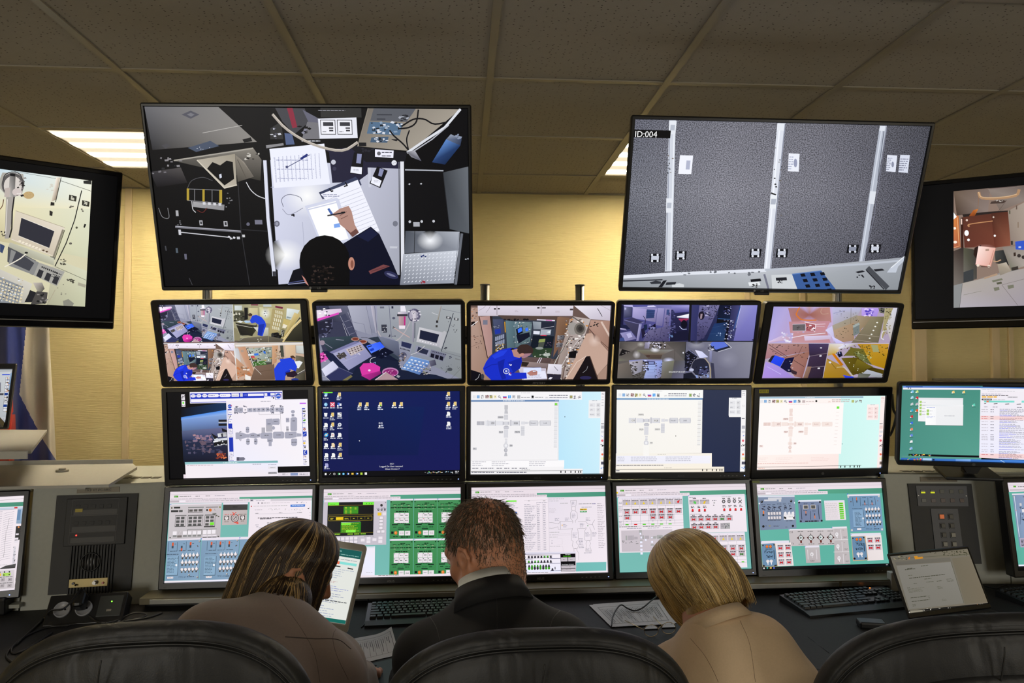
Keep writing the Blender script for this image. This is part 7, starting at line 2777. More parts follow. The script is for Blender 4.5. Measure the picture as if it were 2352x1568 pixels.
M8 = '''
q f0e6ec f4eaf0 ece2e8 f0e6ec -20 180 280 170 180 1250 -20 1260
l 777 3 -10 240 272 218
q 4c947c 488c74 488c74 4c947c -20 268 270 255 265 302 -20 316
q c8d4e4 d0dcec c8d4e4 c0ccdc -20 322 262 310 262 330 -20 348
r d83838 162 314 196 328
l 889 3 -10 350 200 336
q 9ab0c8 a8bcd4 90a8c0 8ca4bc 200 335 260 330 245 500 182 500
r 6a8cb0 200 345 225 460
q 333 3a3634 2c2a28 333 180 530 240 525 225 680 165 690
e e89050 210 540 10 10
r e8e0e8 178 612 210 628
r e8e0e8 165 660 205 680
r e8e0e8 162 690 200 715
q d8d4dc e0dce4 c8c4cc d0ccd4 155 755 180 755 165 945 138 955
s 222 145 760 175 930 12 4 8
q 444 555 3a3634 444 60 975 180 950 170 1000 -20 1015
x 1 22 0 0 -2.5 26 | d 889 -5 362 28 374 1 .3
x 1 22 0 0 -2.4 25 | l 889 2.5 70 380 160 364
x 1 22 0 0 -2.4 25 | l 889 2.5 42 392 75 380
l 777 3 105 440 78 572
l 777 3 70 580 40 880
d aaa -5 962 80 974 1 .4
q d0c8cc d8d0d4 c8c0c4 ccc4c8 -20 1030 165 1018 155 1225 -20 1240
x 3 1 55 -3 0 0 | e 333 -4 1048 9 9
r a8d858 32 1058 118 1084
r e8c040 -10 1062 12 1088
x 2 1 60 -4 0 0 | e 222 44 1078 8 8
d 555 -5 1100 140 1110 1 .6
x 3 2 82 -4 -6 68 | r a8a0a4 -72 1120 -34 1152
x 3 2 82 -4 -6 68 | r a8a0a4 10 1116 52 1148
x 3 2 82 -4 -6 68 | r 555 24 1128 32 1136
d 555 -5 1168 140 1178 1 .6
r e8e0e8 -20 1245 175 1262
'''
M7 = '''
q e8dce4 ece0e8 ece0e8 e8dce4 1270 155 1480 150 1480 260 1290 270
r 5aaa34 1332 202 1362 218
d 777 1380 205 1450 220 1 .5
l aaa 2 1290 196 1460 192
r c0b4bc 1295 240 1450 250
q 5cae9c 62b4a4 62b4a4 5cae9c 1285 268 1480 264 1480 1010 1385 1016
q 8094b4 8ca0c0 8ca0c0 7890ac 1322 295 1480 290 1480 820 1395 826
l e8e0ec 12 1322 290 1460 286
e a8a49c 1340 316 9 11
d 333 1430 310 1460 322 1 .6
r d0ccd0 1396 382 1420 408
s 333 1395 420 1460 440 6 5 10
e d05040 1360 455 7 7
r e8e4e8 1420 445 1460 475
s 22303e 1420 490 1460 560 12 6 14
l 33405a 4 1405 480 1402 600
l e0e8f0 6 1342 310 1395 730
r b0a8c0 1396 740 1460 835
d 333 1410 755 1450 825 5 .5
r eef 1385 1014 1480 1032
r 1c1c20 1385 1030 1480 1040
'''
LAP = '''
q 6d685c 746e62 7a7264 6d685c 40 890 920 820 1120 1430 220 1540
q 6a665c 77705f 77705f 6a665c 60 915 880 850 900 915 85 975
l 554 3 88 955 900 905
s 332,8d8468 90 925 240 960 14 6 12
r c88828 310 928 350 938
r c88828 315 940 405 950
r c86828 255 936 272 946
r c86828 250 946 268 958
s 332 470 870 860 920 40 5 11
d 554 700 915 880 932 1 .4
q 66625a 6a665c 6a665c 625e56 110 985 680 940 692 978 130 1020
q 7d7a72 84817a 7a776e 77746c 130 1025 690 986 825 1412 262 1474
l 554 4 690 986 825 1412
q 6f6858 746c5c 746a58 6f6858 700 950 900 925 1070 1400 835 1420
d 443 380 1024 460 1034 1 .5
d 332 238 1050 296 1060 1 .6
d 332 215 1062 328 1072 1 .6
d 554 250 1122 300 1132 1 .5
d 443 425 1130 472 1140 1 .6
d 332 258 1150 645 1160 1 .6
d 443 415 1158 495 1168 1 .5
d 443 305 1205 340 1214 1 .5
d 443 436 1190 515 1200 1 .5
d 443 543 1180 605 1190 1 .5
d 443 640 1158 725 1196 3 .25
d 332 240 1250 270 1260 1 .6
d 554 245 1262 440 1308 4 .3
d 554 545 1236 620 1270 3 .3
d 332 275 1350 450 1364 1 .4
d 332 285 1388 468 1402 1 .4
d 443 290 1420 335 1448 2 .3
d 443 450 1330 490 1380 3 .2
d 554 595 1368 660 1390 2 .3
q 1c1b19 22211f 22211f 1c1b19 250 1488 1075 1408 1080 1425 255 1508
p 8d8878 270 1488 400 1478 405 1502 275 1512
s b8b4a8 405 1458 730 1500 30 4 9
s b8b4a8,c88858 950 1415 1075 1435 8 4 9
e d8d4c8 262 1504 7 7
'''
LLAP = '''
r b4b8bc -40 440 110 880
q c4c8cc ccd0d4 b8bcc0 b4b8bc -40 460 100 455 64 850 -40 860
r 2c48d0 20 478 90 488
q 6a8cb8 8ab0d0 6a8cb8 4a6a98 98 470 108 465 72 860 62 860
x 1 12 0 0 -2.2 26.5 | r 55585c 54 505 88 531
x 1 12 0 0 -2.2 26.5 | r dcdce0 56 507 86 529
s 333,5a5a60,3c68b8,d08030 58 510 84 640 18 6 12
s 333,c8a040 44 660 76 835 16 6 12
r 1c3c88 44 650 70 674
r 1c3c88 32 758 62 782
q 6a6a70 778 6a6a70 5a5a60 -40 560 8 555 6 645 -40 650
r 44444a -40 655 32 672
q c0c0c4 d0d0d4 c8c8cc b8b8bc -40 882 75 878 72 902 -40 905
t 556 12 -20 898 27 12:08
'''
def pix(p):
 d = Vector(p) - Vector((0, 0, ZC)); k = d.dot(FW); return (1176 + FPX * d.dot(RT) / k, 784 - FPX * d.dot(UP) / k)
def corners(mx, W, H): return [pix(mx @ Vector((x * W / 2, 0, z * H / 2))) for x, z in ((-1, 1), (1, 1), (1, -1), (-1, -1))]
tv1, mx1 = monitor('TV1', 'wide television showing a person writing at a white desk seen from above', (0, 0, 2), TV1, 'television', 'television', logo=('LG', .006, M_LOGO))
tv2, mx2 = monitor('TV2', 'wide television showing grey carpeted panels with metal rails and ID:004', (1176, 0, 2), TV2, 'television', 'television', logo=('LG', .006, M_LOGO))
for t, W, H in ((tv1, .941, .5293), (tv2, .941, .5293)):
 q = MB(); q.box((0, -.004, -H / 2 - .0165), (.05, .012, .009), bev=.002); q.build('sensor_tab', M_BLACKPL, t)
 q = MB(); q.cyl((-.026, -.0064, -H / 2 - .0070), (-.026, -.0056, -H / 2 - .0070), .0035, 14); q.build('emblem', M_LOGO, t)
 q = MB(); q.box((0, .1, 0), (.28, .1, .22), bev=.01); q.box((0, .40, -.02), (.07, .58, .07), bev=.01); q.box((-.25 if W and t is tv1 else .25, .69, -.02), (.74, .05, .07), bev=.01); q.build('mount_arm', M_BLACKPL, t)
MY = ('MYSTERY', .0085, M_LOGO)
monitor('M11', 'screen split in four showing blue-suited people at work, left end of the top row', (330, 670, 5.737), m11, logo=MY)
monitor('M12', 'screen showing lilac control cabin with bright pink box on the desk', (700, 670, 6.0308), FEED_A, logo=('MYSTERY', .0085, M_LOGOD))
monitor('M13', 'screen showing one person in blue suit writing in a beige cabin', (1050, 640, 6.0316), FEED_B, logo=MY)
monitor('M14', 'screen split in four violet-blue cabin views with white timestamp', (1400, 650, 6.273), M14, logo=('MYSTERY', .0085, M_LOGOD))
monitor('M15', 'screen split in pinkish and mustard-yellow cabin views, right end of the top row', (1710, 650, 5.7366), M15, logo=('MYSTERY', .0065, M_LOGOD))
AS = ('ASUS', .0085, M_LOGO)
kw = dict(hdmi=True, buttons=5)
monitor('M21', 'monitor showing Earth photo and grey station diagram on white', (360, 870, 6.1895), M21, logo=('ASUS', .0085, M_LOGOD), led=.262, **kw)
monitor('M22', 'monitor with dark blue desktop and columns of small icons', (720, 870, 6.272), m22, logo=('ASUS', .0085, M_LOGOD), led=.254, **kw)
monitor('M23', 'monitor with white station plan and pale sky-blue strip at its side', (1060, 870, 6.272), m23, logo=('ASUS', .0085, M_LOGOD), led=.252, **kw)
monitor('M24', 'monitor with white station plan beside a dark navy strip', (1390, 870, 6.272), m24, logo=('ASUS', .0085, M_LOGOD), led=.256, **kw)
t, mx = monitor('M25', 'monitor with faint pink-white plan, pale mint strip and yellow KMO label', (1710, 870, 6.272), m25, led=.258)
q = MB(); q.box((-.2515, -.0064, .172), (.040, .0012, .0145)); lab = q.build('label_sticker', mat('yellow_label', rgb(190, 180, 20), .5), t); lab['label'] = 'yellow sticker reading KMO 3'
text_part('sticker_text', 'КМО 3', .0078, M_INK, lab, -.2515, .168, y=-.0073, center=True)
q = MB(); q.cyl((.012, -.0064, -.168), (.012, -.0056, -.168), .006, 16); q.build('emblem', M_LOGOD, t)
monitor('M31', 'monitor with grey and blue switch panels, partly behind the brown-haired woman', (350, 1100, 5.8077), m31, logo=('ASUS', .0085, M_LOGO), hdmi=True)
monitor('M32', 'monitor with six green control boards beside a black and green display', (720, 1100, 6.272), m32, logo=AS, **kw)
monitor('M33', 'monitor with white tables and outline diagrams behind the man in black suit', (1060, 1100, 6.272), m33, logo=AS, led=.260, **kw)
monitor('M34', 'monitor with red valve symbols on grey squares above the blonde woman', (1390, 1100, 6.272), m34, led=.262, hdmi=True)
t, mx = monitor('M35', 'monitor with four round dark gauges on turquoise, right end of the bottom row', (1710, 1090, 6.272), m35, logo=('/', .007, M_LOGO), led=.268, **kw)
q = MB(); q.box((-.264, -.0064, .1725), (.030, .0012, .0085)); lab = q.build('label_sticker', mat('green_label', rgb(120, 135, 60), .5), t); lab['label'] = 'small green and white sticker'
def free_set(kind, cat, label, c, yaw, tilt, W, H, l, r, t_, b_, crop, content, group=None, strip=False, gain=1, depth=.04, rc=.006, black='', led=None):
 mx = frame((c[0], c[1], c[2] + ZC), yaw, tilt); t = thing(kind, label, cat, mx, group)
 bezel(t, W, H, l, r, t_, b_, depth=depth, rc=rc, proud=.006, m=M_BLACKGL if strip else None); back_cover(t, W, H, depth)
 s = Screen(W, H, corners(mx, W, H), crop, seed=3); s.gain = gain; s.rect(*[-5000, -5000, 5000, 5000], s.col('060607')) if False else None
 s.put([[(-W / 2, -H / 2), (W / 2, -H / 2), (W / 2, H / 2), (-W / 2, H / 2)]], [s.col('070708')])
 s.draw(content) if not callable(content) else content(s)
 if black: s.draw(black)
 s.build(t)
 if strip:
  q = MB(); q.box((0, -.0075, -H / 2 - .012), (W + l + r - .01, .003, .0022)); q.build('trim_line', M_CHROME, t)
 if led:
  q = MB(); q.box((led, -.0064, -H / 2 - b_ * .55), (.0032, .0012, .0032)); q.build('power_led', M_LEDB, t)
 return t, mx
ltv, _ = free_set('television', 'television', 'wide black television cut by the left edge, showing cream cabin panel', (-1.671, 2.409, .411 + .012), 33.7, 15.4, .945, .524, .015, .015, .016, .040, (0, 340, 3.5625), LTV, GROUPS['T'], True,
 black='p 070708 752 262 1100 310 1000 1460 695 1298\np 070708 -40 60 1100 200 1100 310 752 267 -40 165\np 070708 -40 1262 695 1296 1000 1460 -40 1460')
rtv, _ = free_set('television', 'television', 'wide black television cut by the right edge, showing reddish cabin', (2.205, 2.443, .419 + .012), -28.6, 3.1, .945, .524, .015, .015, .016, .040, (2060, 380, 3.9212), RTV, GROUPS['T'], True,
 black='p 070708 60 140 511 200 511 1300 60 1460\np 070708 60 90 1300 20 1300 165 511 232 60 240\np 070708 60 1285 511 1280 1300 1256 1300 1460 60 1460')
for t, L in ((ltv, 1.78), (rtv, 1.66)):
 q = MB(); q.box((0, .10, 0), (.3, .10, .24), bev=.01); q.box((0, L / 2 + .06, 0), (.06, L - .08, .06), bev=.01); q.build('mount_arm', M_BLACKPL, t)
free_set('monitor', 'monitor', 'monitor of the left wing cut by the left edge beside the speaker panel', (-1.832, 2.60, -.633), 12, -12.5, .518, .3237, .0195, .0195, .020, .028, (0, 1100, 4.9), M8, GROUPS['3'], led=.247)
free_set('monitor', 'monitor', 'monitor of the right wing cut by the right edge beside the lamp panel', (2.354, 2.578, -.628), 0, -7.4, .518, .3237, .0195, .0195, .020, .028, (2030, 1070, 4.481), M7, GROUPS['3'])
hp, hpm = free_set('desk_monitor', 'monitor', 'free-standing monitor with teal desktop on the console top, at the right edge', (1.977, 2.606, -.241), -17.2, 9.5, .521, .300, .0125, .0125, .0145, .021, (2040, 850, 5.8077), m6, rc=.012)
q = MB(); q.cyl((0, -.0064, -.160), (0, -.0056, -.160), .006, 16); q.build('emblem', M_LOGOD, hp)
q = MB(); q.prism([(-.035, -.168), (.035, -.168), (.018, -.20), (-.018, -.20)], .005, .05); q.box((0, .05, -.195), (.036, .04, .05), bev=.004); q.box((0, .05, -.214), (.20, .15, .012), bev=.004); q.build('stand', M_BLACKPL, hp)
ZD = ZC - .87                                    # desk surface
ZT = ZC - .457                                   # console top
con = thing('control_console', 'long grey control console carrying the rows of screens', 'console', (0, 2.7, 0))
def cpart(q, name, m=M_GREY): o = q.build(name, m, con); o.matrix_parent_inverse = Matrix.Translation((0, -2.7, 0)); return o
q = MB(); q.prism([(2.80, ZT - .01), (2.76, .77), (2.80, .10), (3.25, .10), (3.25, ZT - .01)], -1.14, 1.70, 'x'); cpart(q, 'front_panel')
q = MB(); q.prism([(-2.7, 2.62), (-1.75, 2.80), (-1.14, 2.82), (1.72, 2.82), (2.6, 2.76), (3.3, 2.70), (3.3, 3.30), (-2.7, 3.30)], ZT - .012, ZT, 'z'); cpart(q, 'top_shelf')
q = MB(); q.box((.29, 2.685, .762), (2.86, .165, .022)); cpart(q, 'ledge', mat('ledge_olive', rgb(120, 112, 88), .4, noise=(30, .1)))
q = MB(); q.box((-.55, 2.606, .760), (1.11, .012, .018), bev=.002); q.box((.72, 2.606, .760), (1.40, .012, .018), bev=.002); q.box((1.56, 2.606, .760), (.26, .012, .018), bev=.002); cpart(q, 'ledge_edge', mat('ledge_metal', (.42, .42, .39), .35, .6, noise=(50, .1)))
q = MB(); q.box((.29, 2.66, .741), (2.86, .02, .022)); cpart(q, 'toe_gap', M_BLACKPL)
PLF = frame((-1.34, 2.70, -.648 + ZC), 6.5, -9.9); PRF = frame((1.91, 2.71, -.642 + ZC), -5.3, -10.1)
def face_panel(mx, px, name, th=.03):
 pts = [on_face(mx, *p) for p in px]; q = MB(); q.prism(pts, 0, th, 'y', mx); return cpart(q, name)
face_panel(PLF, [(78, 1120), (382, 1106), (378, 1300), (365, 1401), (44, 1420)], 'left_face')
face_panel(PRF, [(2030, 1088), (2292, 1091), (2319, 1292), (2322, 1356), (2256, 1341), (2052, 1334)], 'right_face')
face_panel(PRF, [(2294, 1091), (2352, 1090), (2400, 1360), (2325, 1356), (2321, 1292)], 'right_wing_face')
PWF = frame((-1.832, 2.64, -.633 + ZC), 12, -12.5)
face_panel(PWF, [(-220, 1128), (72, 1118), (40, 1420), (-220, 1440)], 'left_wing_face')
q = MB(); a = at_z(-150, 1398, .76); b_ = at_z(44, 1388, .76); d = (b_ - a).normalized(); n = Vector((-d.y, d.x, 0))
q.add([a, b_, b_ + n * .12, a + n * .12, a - Vector((0, 0, .012)), b_ - Vector((0, 0, .012)), b_ + n * .12 - Vector((0, 0, .012)), a + n * .12 - Vector((0, 0, .012))], [(0, 1, 2, 3), (4, 5, 6, 7), (0, 1, 5, 4), (1, 2, 6, 5), (2, 3, 7, 6), (3, 0, 4, 7)]); cpart(q, 'left_ledge')
q = MB(); c0 = at_z(2056, 1357, ZD); q.box((c0.x, c0.y + .01, ZD + .035), (.034, .03, .07), bev=.002); cpart(q, 'end_block', M_WHITEPL)
for k in range(4):
 p0 = at_z(290 + 23 * k, 1097, ZT); q = MB(); q.box((p0.x, p0.y, ZT + .0008), (.030, .035, .0016)); cpart(q, 'vent_slot', M_BLACKPL)
for k in range(6):
 p0 = at_z(2080 + 26 * k, 1082, ZT); q = MB(); q.box((p0.x, p0.y, ZT + .0008), (.034, .030, .0016)); cpart(q, 'vent_slot', M_BLACKPL)
q = MB(); q.box((.25, 3.02, .05), (5.4, .5, .1)); cpart(q, 'plinth', M_BLACKPL)
M_PLATE = mat('plate_brass_grey', rgb(92, 84, 66), .4, .3)
def nameplate(mx, crop, quad, label):
 p = [on_face(mx, x / crop[2] + crop[0], y / crop[2] + crop[1]) for x, y in quad]
 cx = sum(a for a, b in p) / 4; cz = sum(b for a, b in p) / 4; w_ = (p[1][0] - p[0][0] + p[2][0] - p[3][0]) / 2; h = (p[0][1] - p[3][1] + p[1][1] - p[2][1]) / 2
 t = thing('name_plate', label, 'sign', mx @ Matrix.Translation((cx, -.0005, cz)))
 q = MB(); q.box((0, -.001, 0), (w_, .002, h), bev=.0005); q.build('plate', M_PLATE, t)
 text_part('lettering', 'ПКУ КТ РС-МКС', h * .42, M_INK, t, 0, -h * .21, y=-.0024, center=True)
nameplate(PLF, (0, 1100, 4.9), [(870, 100), (1350, 85), (1348, 143), (868, 160)], 'metal name plate above the black speaker panel')
nameplate(PRF, (2030, 1070, 4.481), [(373, 112), (750, 110), (752, 160), (372, 160)], 'metal name plate above the lamp and button panel')
FC = lambda mx, crop: (lambda x, y: on_face(mx, x / crop[2] + crop[0], y / crop[2] + crop[1]))
f = FC(PLF, (0, 1100, 4.9))
sp = thing('speaker_panel', 'black intercom panel with round speaker and brass control strip', 'intercom panel', PLF)
def fbox(q, fn, x0, y0, x1, y1, y_front, y_back, bev=.001):
 a, b = fn(x0, y0), fn(x1, y1); q.box(((a[0] + b[0]) / 2, (y_front + y_back) / 2, (a[1] + b[1]) / 2), (abs(b[0] - a[0]), abs(y_back - y_front), abs(a[1] - b[1])), bev=bev); return q
M_PANELBLK = mat('panel_black', (.018, .018, .018), .55, noise=(20, .3), bump=(300, .1, .0005))
q = MB(); pts = [f(*p) for p in ((648, 185), (1560, 158), (1477, 1248), (545, 1302))]; q.prism(pts, -.007, 0, 'y'); q.build('plate', M_PANELBLK, sp)
q = MB(); fbox(q, f, 770, 222, 1412, 725, -.013, -.006, .002); q.build('indicator_unit', M_PANELBLK, sp)
M_LINE = mat('pale_line', (.16, .16, .16), .6)
for (x0, y0, x1, y1) in ((836, 235, 1343, 395), (816, 413, 1324, 582), (800, 598, 1308, 706)):
 q = MB(); a, b = f(x0, y0), f(x1, y1)
 for (u0, v0, u1, v1) in ((a[0], a[1], b[0], a[1]), (a[0], b[1], b[0], b[1])): q.box(((u0 + u1) / 2, -.0133, v0), (abs(u1 - u0), .0006, .0008))
 for u in (a[0], b[0]): q.box((u, -.0133, (a[1] + b[1]) / 2), (.0008, .0006, abs(a[1] - b[1])))
 q.build('strip_frame', M_LINE, sp)
 q = MB(); fbox(q, f, x0 + 12, y1 - 45, x1 - 10, y1 - 8, -.0138, -.013, 0); q.build('label_strip', mat('label_strip', (.05, .048, .045), .5), sp)
for r_ in range(2):
 for k in range(5):
  q = MB(); x = 895 + 88 * k - 20 * r_; y = 312 + 185 * r_ - 3 * k; fbox(q, f, x - 22, y - 20, x + 22, y + 18, -.0142, -.013, .0005); q.build('key', M_PANELBLK, sp)
q = MB(); fbox(q, f, 866, 334, 946, 368, -.0146, -.0138, 0); o = q.build('tape', mat('yellow_tape', rgb(176, 158, 40), .5), sp); o['label'] = 'yellow tape'
q = MB(); a = f(876, 630); q.cyl((a[0], -.0125, a[1]), (a[0], -.0155, a[1]), .0024, 12); q.build('red_led', M_LEDR, sp)
a0, a1 = f(800, 745), f(765, 1310); xr0, xr1 = f(800, 1000)[0], f(1278, 1000)[0]
for k in range(15):
 x = xr0 + (xr1 - xr0) * k / 14; q = MB(); q.box((x, -.0095, (a0[1] + a1[1]) / 2), (.0045, .006, abs(a0[1] - a1[1])), bev=.001); q.build('rib', M_PANELBLK, sp)
cc = f(1032, 928); rr = abs(f(1132, 928)[0] - f(932, 928)[0]) / 2
q = MB(); n_ = 36
vs = []; fs = []
for i in range(n_):
 an = 2 * math.pi * i / n_
 for r_, y_ in ((rr * 1.16, -.0105), (rr * 1.12, -.0165), (rr * 1.0, -.0165), (rr * .95, -.010), (rr * .3, -.0078), (0.0005, -.0095)): vs.append((cc[0] + r_ * math.cos(an), y_, cc[1] + r_ * math.sin(an)))
for i in range(n_):
 for k in range(5): fs.append((i * 6 + k, i * 6 + k + 1, (i + 1) % n_ * 6 + k + 1, (i + 1) % n_ * 6 + k))
q.add(vs, fs, True); q.build('speaker_cone', M_BLACKPL, sp)
q = MB(); fbox(q, f, 799, 1124, 1224, 1195, -.0145, -.012, .0006); o = q.build('control_strip', mat('brass_strip', rgb(190, 170, 112), .45, .25, noise=(40, .06)), sp); o['label'] = 'cream brass control strip'
a = f(845, 1168); q = MB(); q.cyl((a[0], -.014, a[1]), (a[0], -.020, a[1]), .0042, 14); q.build('jack_socket', M_BLACKPL, o)
a = f(870, 1180); q = MB(); q.cyl((a[0], -.014, a[1]), (a[0] + .004, -.026, a[1] - .002), .003, 10); q.build('jack_plug', M_BLACKPL, o)
a = f(1092, 1156); q = MB(); q.cyl((a[0], -.014, a[1]), (a[0], -.018, a[1]), .0085, 20); q.cyl((a[0], -.018, a[1]), (a[0], -.031, a[1]), .0068, 16, r2=.006); q.build('volume_knob', M_CHROME, o)
a = f(1176, 1160); q = MB(); q.cyl((a[0], -.014, a[1]), (a[0], -.020, a[1]), .0036, 12); q.build('red_button', mat('red_button', rgb(190, 40, 20), .35), o)
f = FC(PRF, (2030, 1070, 4.481))
lp = thing('lamp_panel', 'black panel with rows of lamps and square push buttons behind the laptop', 'control panel', PRF)
q = MB(); q.prism([f(*p) for p in ((240, 180), (893, 182), (1000, 1005), (335, 1010))], -.006, 0, 'y'); q.build('plate', M_PANELBLK, lp)
M_GPL = mat('grey_plate', rgb(92, 94, 100), .5, noise=(50, .06))
q = MB(); q.prism([f(*p) for p in ((318, 203), (838, 207), (858, 413), (343, 410))], -.009, -.005, 'y'); pl = q.build('lamp_plate', M_GPL, lp)
q = MB(); q.prism([f(*p) for p in ((470, 438), (748, 440), (820, 985), (532, 985))], -.009, -.005, 'y'); pb = q.build('button_plate', M_GPL, lp)
M_LY = glow('lamp_yellow', rgb(200, 205, 30), .9); M_LD = mat('lamp_dark_green', rgb(52, 56, 46), .3); M_LRD = mat('lamp_dark_red', rgb(62, 36, 34), .3)
for r_ in range(2):
 for k in range(5):
  x, y = (390 + 97.5 * k, 262) if r_ == 0 else (400 + 97.5 * k, 353)
  q = MB(); fbox(q, f, x - 25, y - 20, x + 25, y + 20, -.0105, -.008, .0006); q.build('lamp', M_LD if (r_ == 0 or k == 0) else M_LRD, pl)
  if r_ == 0 and k < 2: q = MB(); fbox(q, f, x - 22, y + 2, x + 22, y + 18, -.0112, -.0104, 0); q.build('lit_band', M_LY, pl)
for x, y in ((343, 303), (832, 307)):
 a = f(x, y); q = MB(); q.cyl((a[0], -.0085, a[1]), (a[0], -.0105, a[1]), .0022, 10); q.build('screw', M_CHROME, pl)
M_BTO = glow('button_orange', rgb(210, 110, 60), .55); M_BTG = mat('button_grey', rgb(96, 94, 86), .5); M_BTW = mat('button_white', rgb(170, 168, 158), .5)
for r_ in range(5):
 for k in range(2):
  x, y = 581 + 94 * k + 11.5 * r_, 520 + 94 * r_
  q = MB(); fbox(q, f, x - 34, y - 30, x + 30, y + 30, -.0105, -.008, .0008); bt = q.build('button', M_BLACKPL, pb)
  q = MB(); fbox(q, f, x - 24, y - 22, x + 24, y + 20, -.0145, -.0105, .0012); q.build('cap', M_BTO if (r_ == 0 and k == 0) else (M_BTW if (r_ >= 3 or (r_ == 2 and k)) else M_BTG), bt)
for i, (px, ptop, lb) in enumerate(((476, 300, 'steel post behind the leftmost wide television'), (1114, 655, 'bare steel post topped beside the left wide television corner'), (1332, 656, 'bare steel post standing above the beige cabin screen'), (1923, 300, 'steel post below the grey carpet television'))):
 p0 = at_y(px, 700, 2.88); zt = at_y(px, ptop, 2.88).z
 t = thing('mounting_post', lb, 'post', (p0.x, 2.88, ZT), 'posts holding the screens')
 q = MB(); q.cyl((0, 0, 0), (0, 0, zt - ZT), .0185, 28); q.build('tube', M_CHROME, t)
 q = MB(); q.box((0, -.0185, (zt - ZT) / 2), (.005, .002, zt - ZT - .004)); q.build('groove', M_BLACKPL, t)
 q = MB(); q.cyl((0, 0, zt - ZT), (0, 0, zt - ZT + .004), .020, 28); q.build('cap', M_DARKALU, t)
 q = MB(); q.cyl((0, 0, 0), (0, 0, .012), .045, 28); q.build('foot', M_DARKALU, t)
t = thing('mounting_rail', 'dark aluminium rail running behind the top row of screens', 'rail', (.27, 2.862, at_y(1176, 769, 2.85).z))
q = MB(); q.box((0, 0, 0), (2.72, .02, .075), bev=.003); q.build('beam', M_DARKALU, t)
q = MB(); q.box((0, -.0105, -.012), (2.72, .003, .006)); q.build('groove', M_BLACKPL, t)
c0 = at_y(2176, 870, 3.15); t = thing('cabinet', 'grey equipment cabinet behind the free-standing monitor', 'cabinet', (c0.x + .5, 3.1, ZT))
q = MB(); q.box((0, 0, (c0.z - ZT) / 2), (1.0, .3, c0.z - ZT), bev=.004); q.build('body', M_GREY, t)
q = MB(); q.box((0, -.005, c0.z - ZT - .004), (1.012, .31, .01), bev=.002); q.build('lid', M_DARKALU, t)
def tray(px, z, label, th=.010, lip=.02):
 P = [at_z(a, b, z) for a, b in px]; c = sum(P, Vector()) / len(P)
 t = thing('equipment_tray', label, 'tray', (c.x, c.y, z), 'folded steel trays')
 q = MB(); q.prism([(p.x - c.x, p.y - c.y) for p in P], -th, 0, 'z'); q.build('plate', M_TRAY, t)
 return t, P, c
t, P, c = tray([(-200, 1064), (305, 1064), (315, 1072), (250, 1112), (-200, 1122)], 1.19, 'wide grey steel tray on the console top by the flag')
q = MB(); q.box(((P[0].x + P[1].x) / 2 - c.x, P[1].y - c.y, .008), (P[1].x - P[0].x, .006, .018)); q.build('back_lip', M_TRAY, t)
q = MB(); a = at_z(143, 1083, 1.19); q.cyl((a.x - c.x, a.y - c.y, 0), (a.x - c.x, a.y - c.y, .008), .022, 20); q.cyl((a.x - c.x, a.y - c.y, .008), (a.x - c.x, a.y - c.y, .014), .012, 16); q.build('lock_screw', M_CHROME, t)
q = MB()
for x_, y_ in ((-.35, -.1), (.5, -.1), (-.35, .1), (.5, .1)): q.box((x_ - .3, y_, -.0285), (.03, .03, .037))
q.build('support', M_TRAY, t)
t, P, c = tray([(-160, 985), (108, 987), (72, 1034), (-160, 1040)], 1.33, 'small grey steel tray holding the black laptop')
q = MB(); q.box(((P[2].x + P[3].x) / 2 - c.x, (P[2].y + P[3].y) / 2 - c.y, -.012), (P[2].x - P[3].x, .006, .024)); q.build('front_lip', M_TRAY, t)
q = MB(); q.box((-.1, .12, -.075), (.05, .05, .13)); q.build('support', M_TRAY, t)
lo = at_z(24, 982, 1.335); hi_ = at_y(39.8, 830, 2.96)
lc = (lo + hi_) / 2; lmx = frame(lc + Vector((-.165, -.03, 0)), 10, -15)
t = thing('laptop', 'open black laptop on a tray at the left edge', 'laptop', lmx)
bezel(t, .300, .222, .016, .016, .024, .028, depth=.012, rc=.006)
s = Screen(.300, .222, corners(lmx, .300, .222), (0, 740, 4.02)); s.put([[(-.15, -.111), (.15, -.111), (.15, .111), (-.15, .111)]], [s.col('9a9ea4')]); s.draw(LLAP); s.build(t)
q = MB(); q.box((0, .0085, 0), (.320, .008, .264), bev=.002); q.build('lid', M_BLACKPL, t)
q = MB(); q.box((0, -.135, -.137), (.332, .25, .024), mtx=Matrix.Rotation(rad(-15), 4, 'X') @ Matrix.Identity(4), bev=.003); q.build('base', M_BLACKPL, t)
q = MB(); q.box((.25, 2.20, ZD - .018), (5.4, .97, .036), bev=.004)
wt = tag(q.build('worktop', M_DESK), 'long black worktop in front of the screens', 'worktop')
q = MB(); pA, pB = at_z(1855, 1462, ZD), at_z(1905, 1500, ZD); q.tube([pA, pB], .0008, 4); pA, pB = at_z(1855, 1537, ZD), at_z(1890, 1537, ZD); q.tube([pA, pB], .0008, 4); q.build('seam', M_BLACKGL, wt)
q = MB()
for x in (-2.2, -1.1, 1.2, 2.7): q.box((x, 2.25, (ZD - .036) / 2), (.04, .7, ZD - .036))
q.build('support_panel', M_GREY, wt)
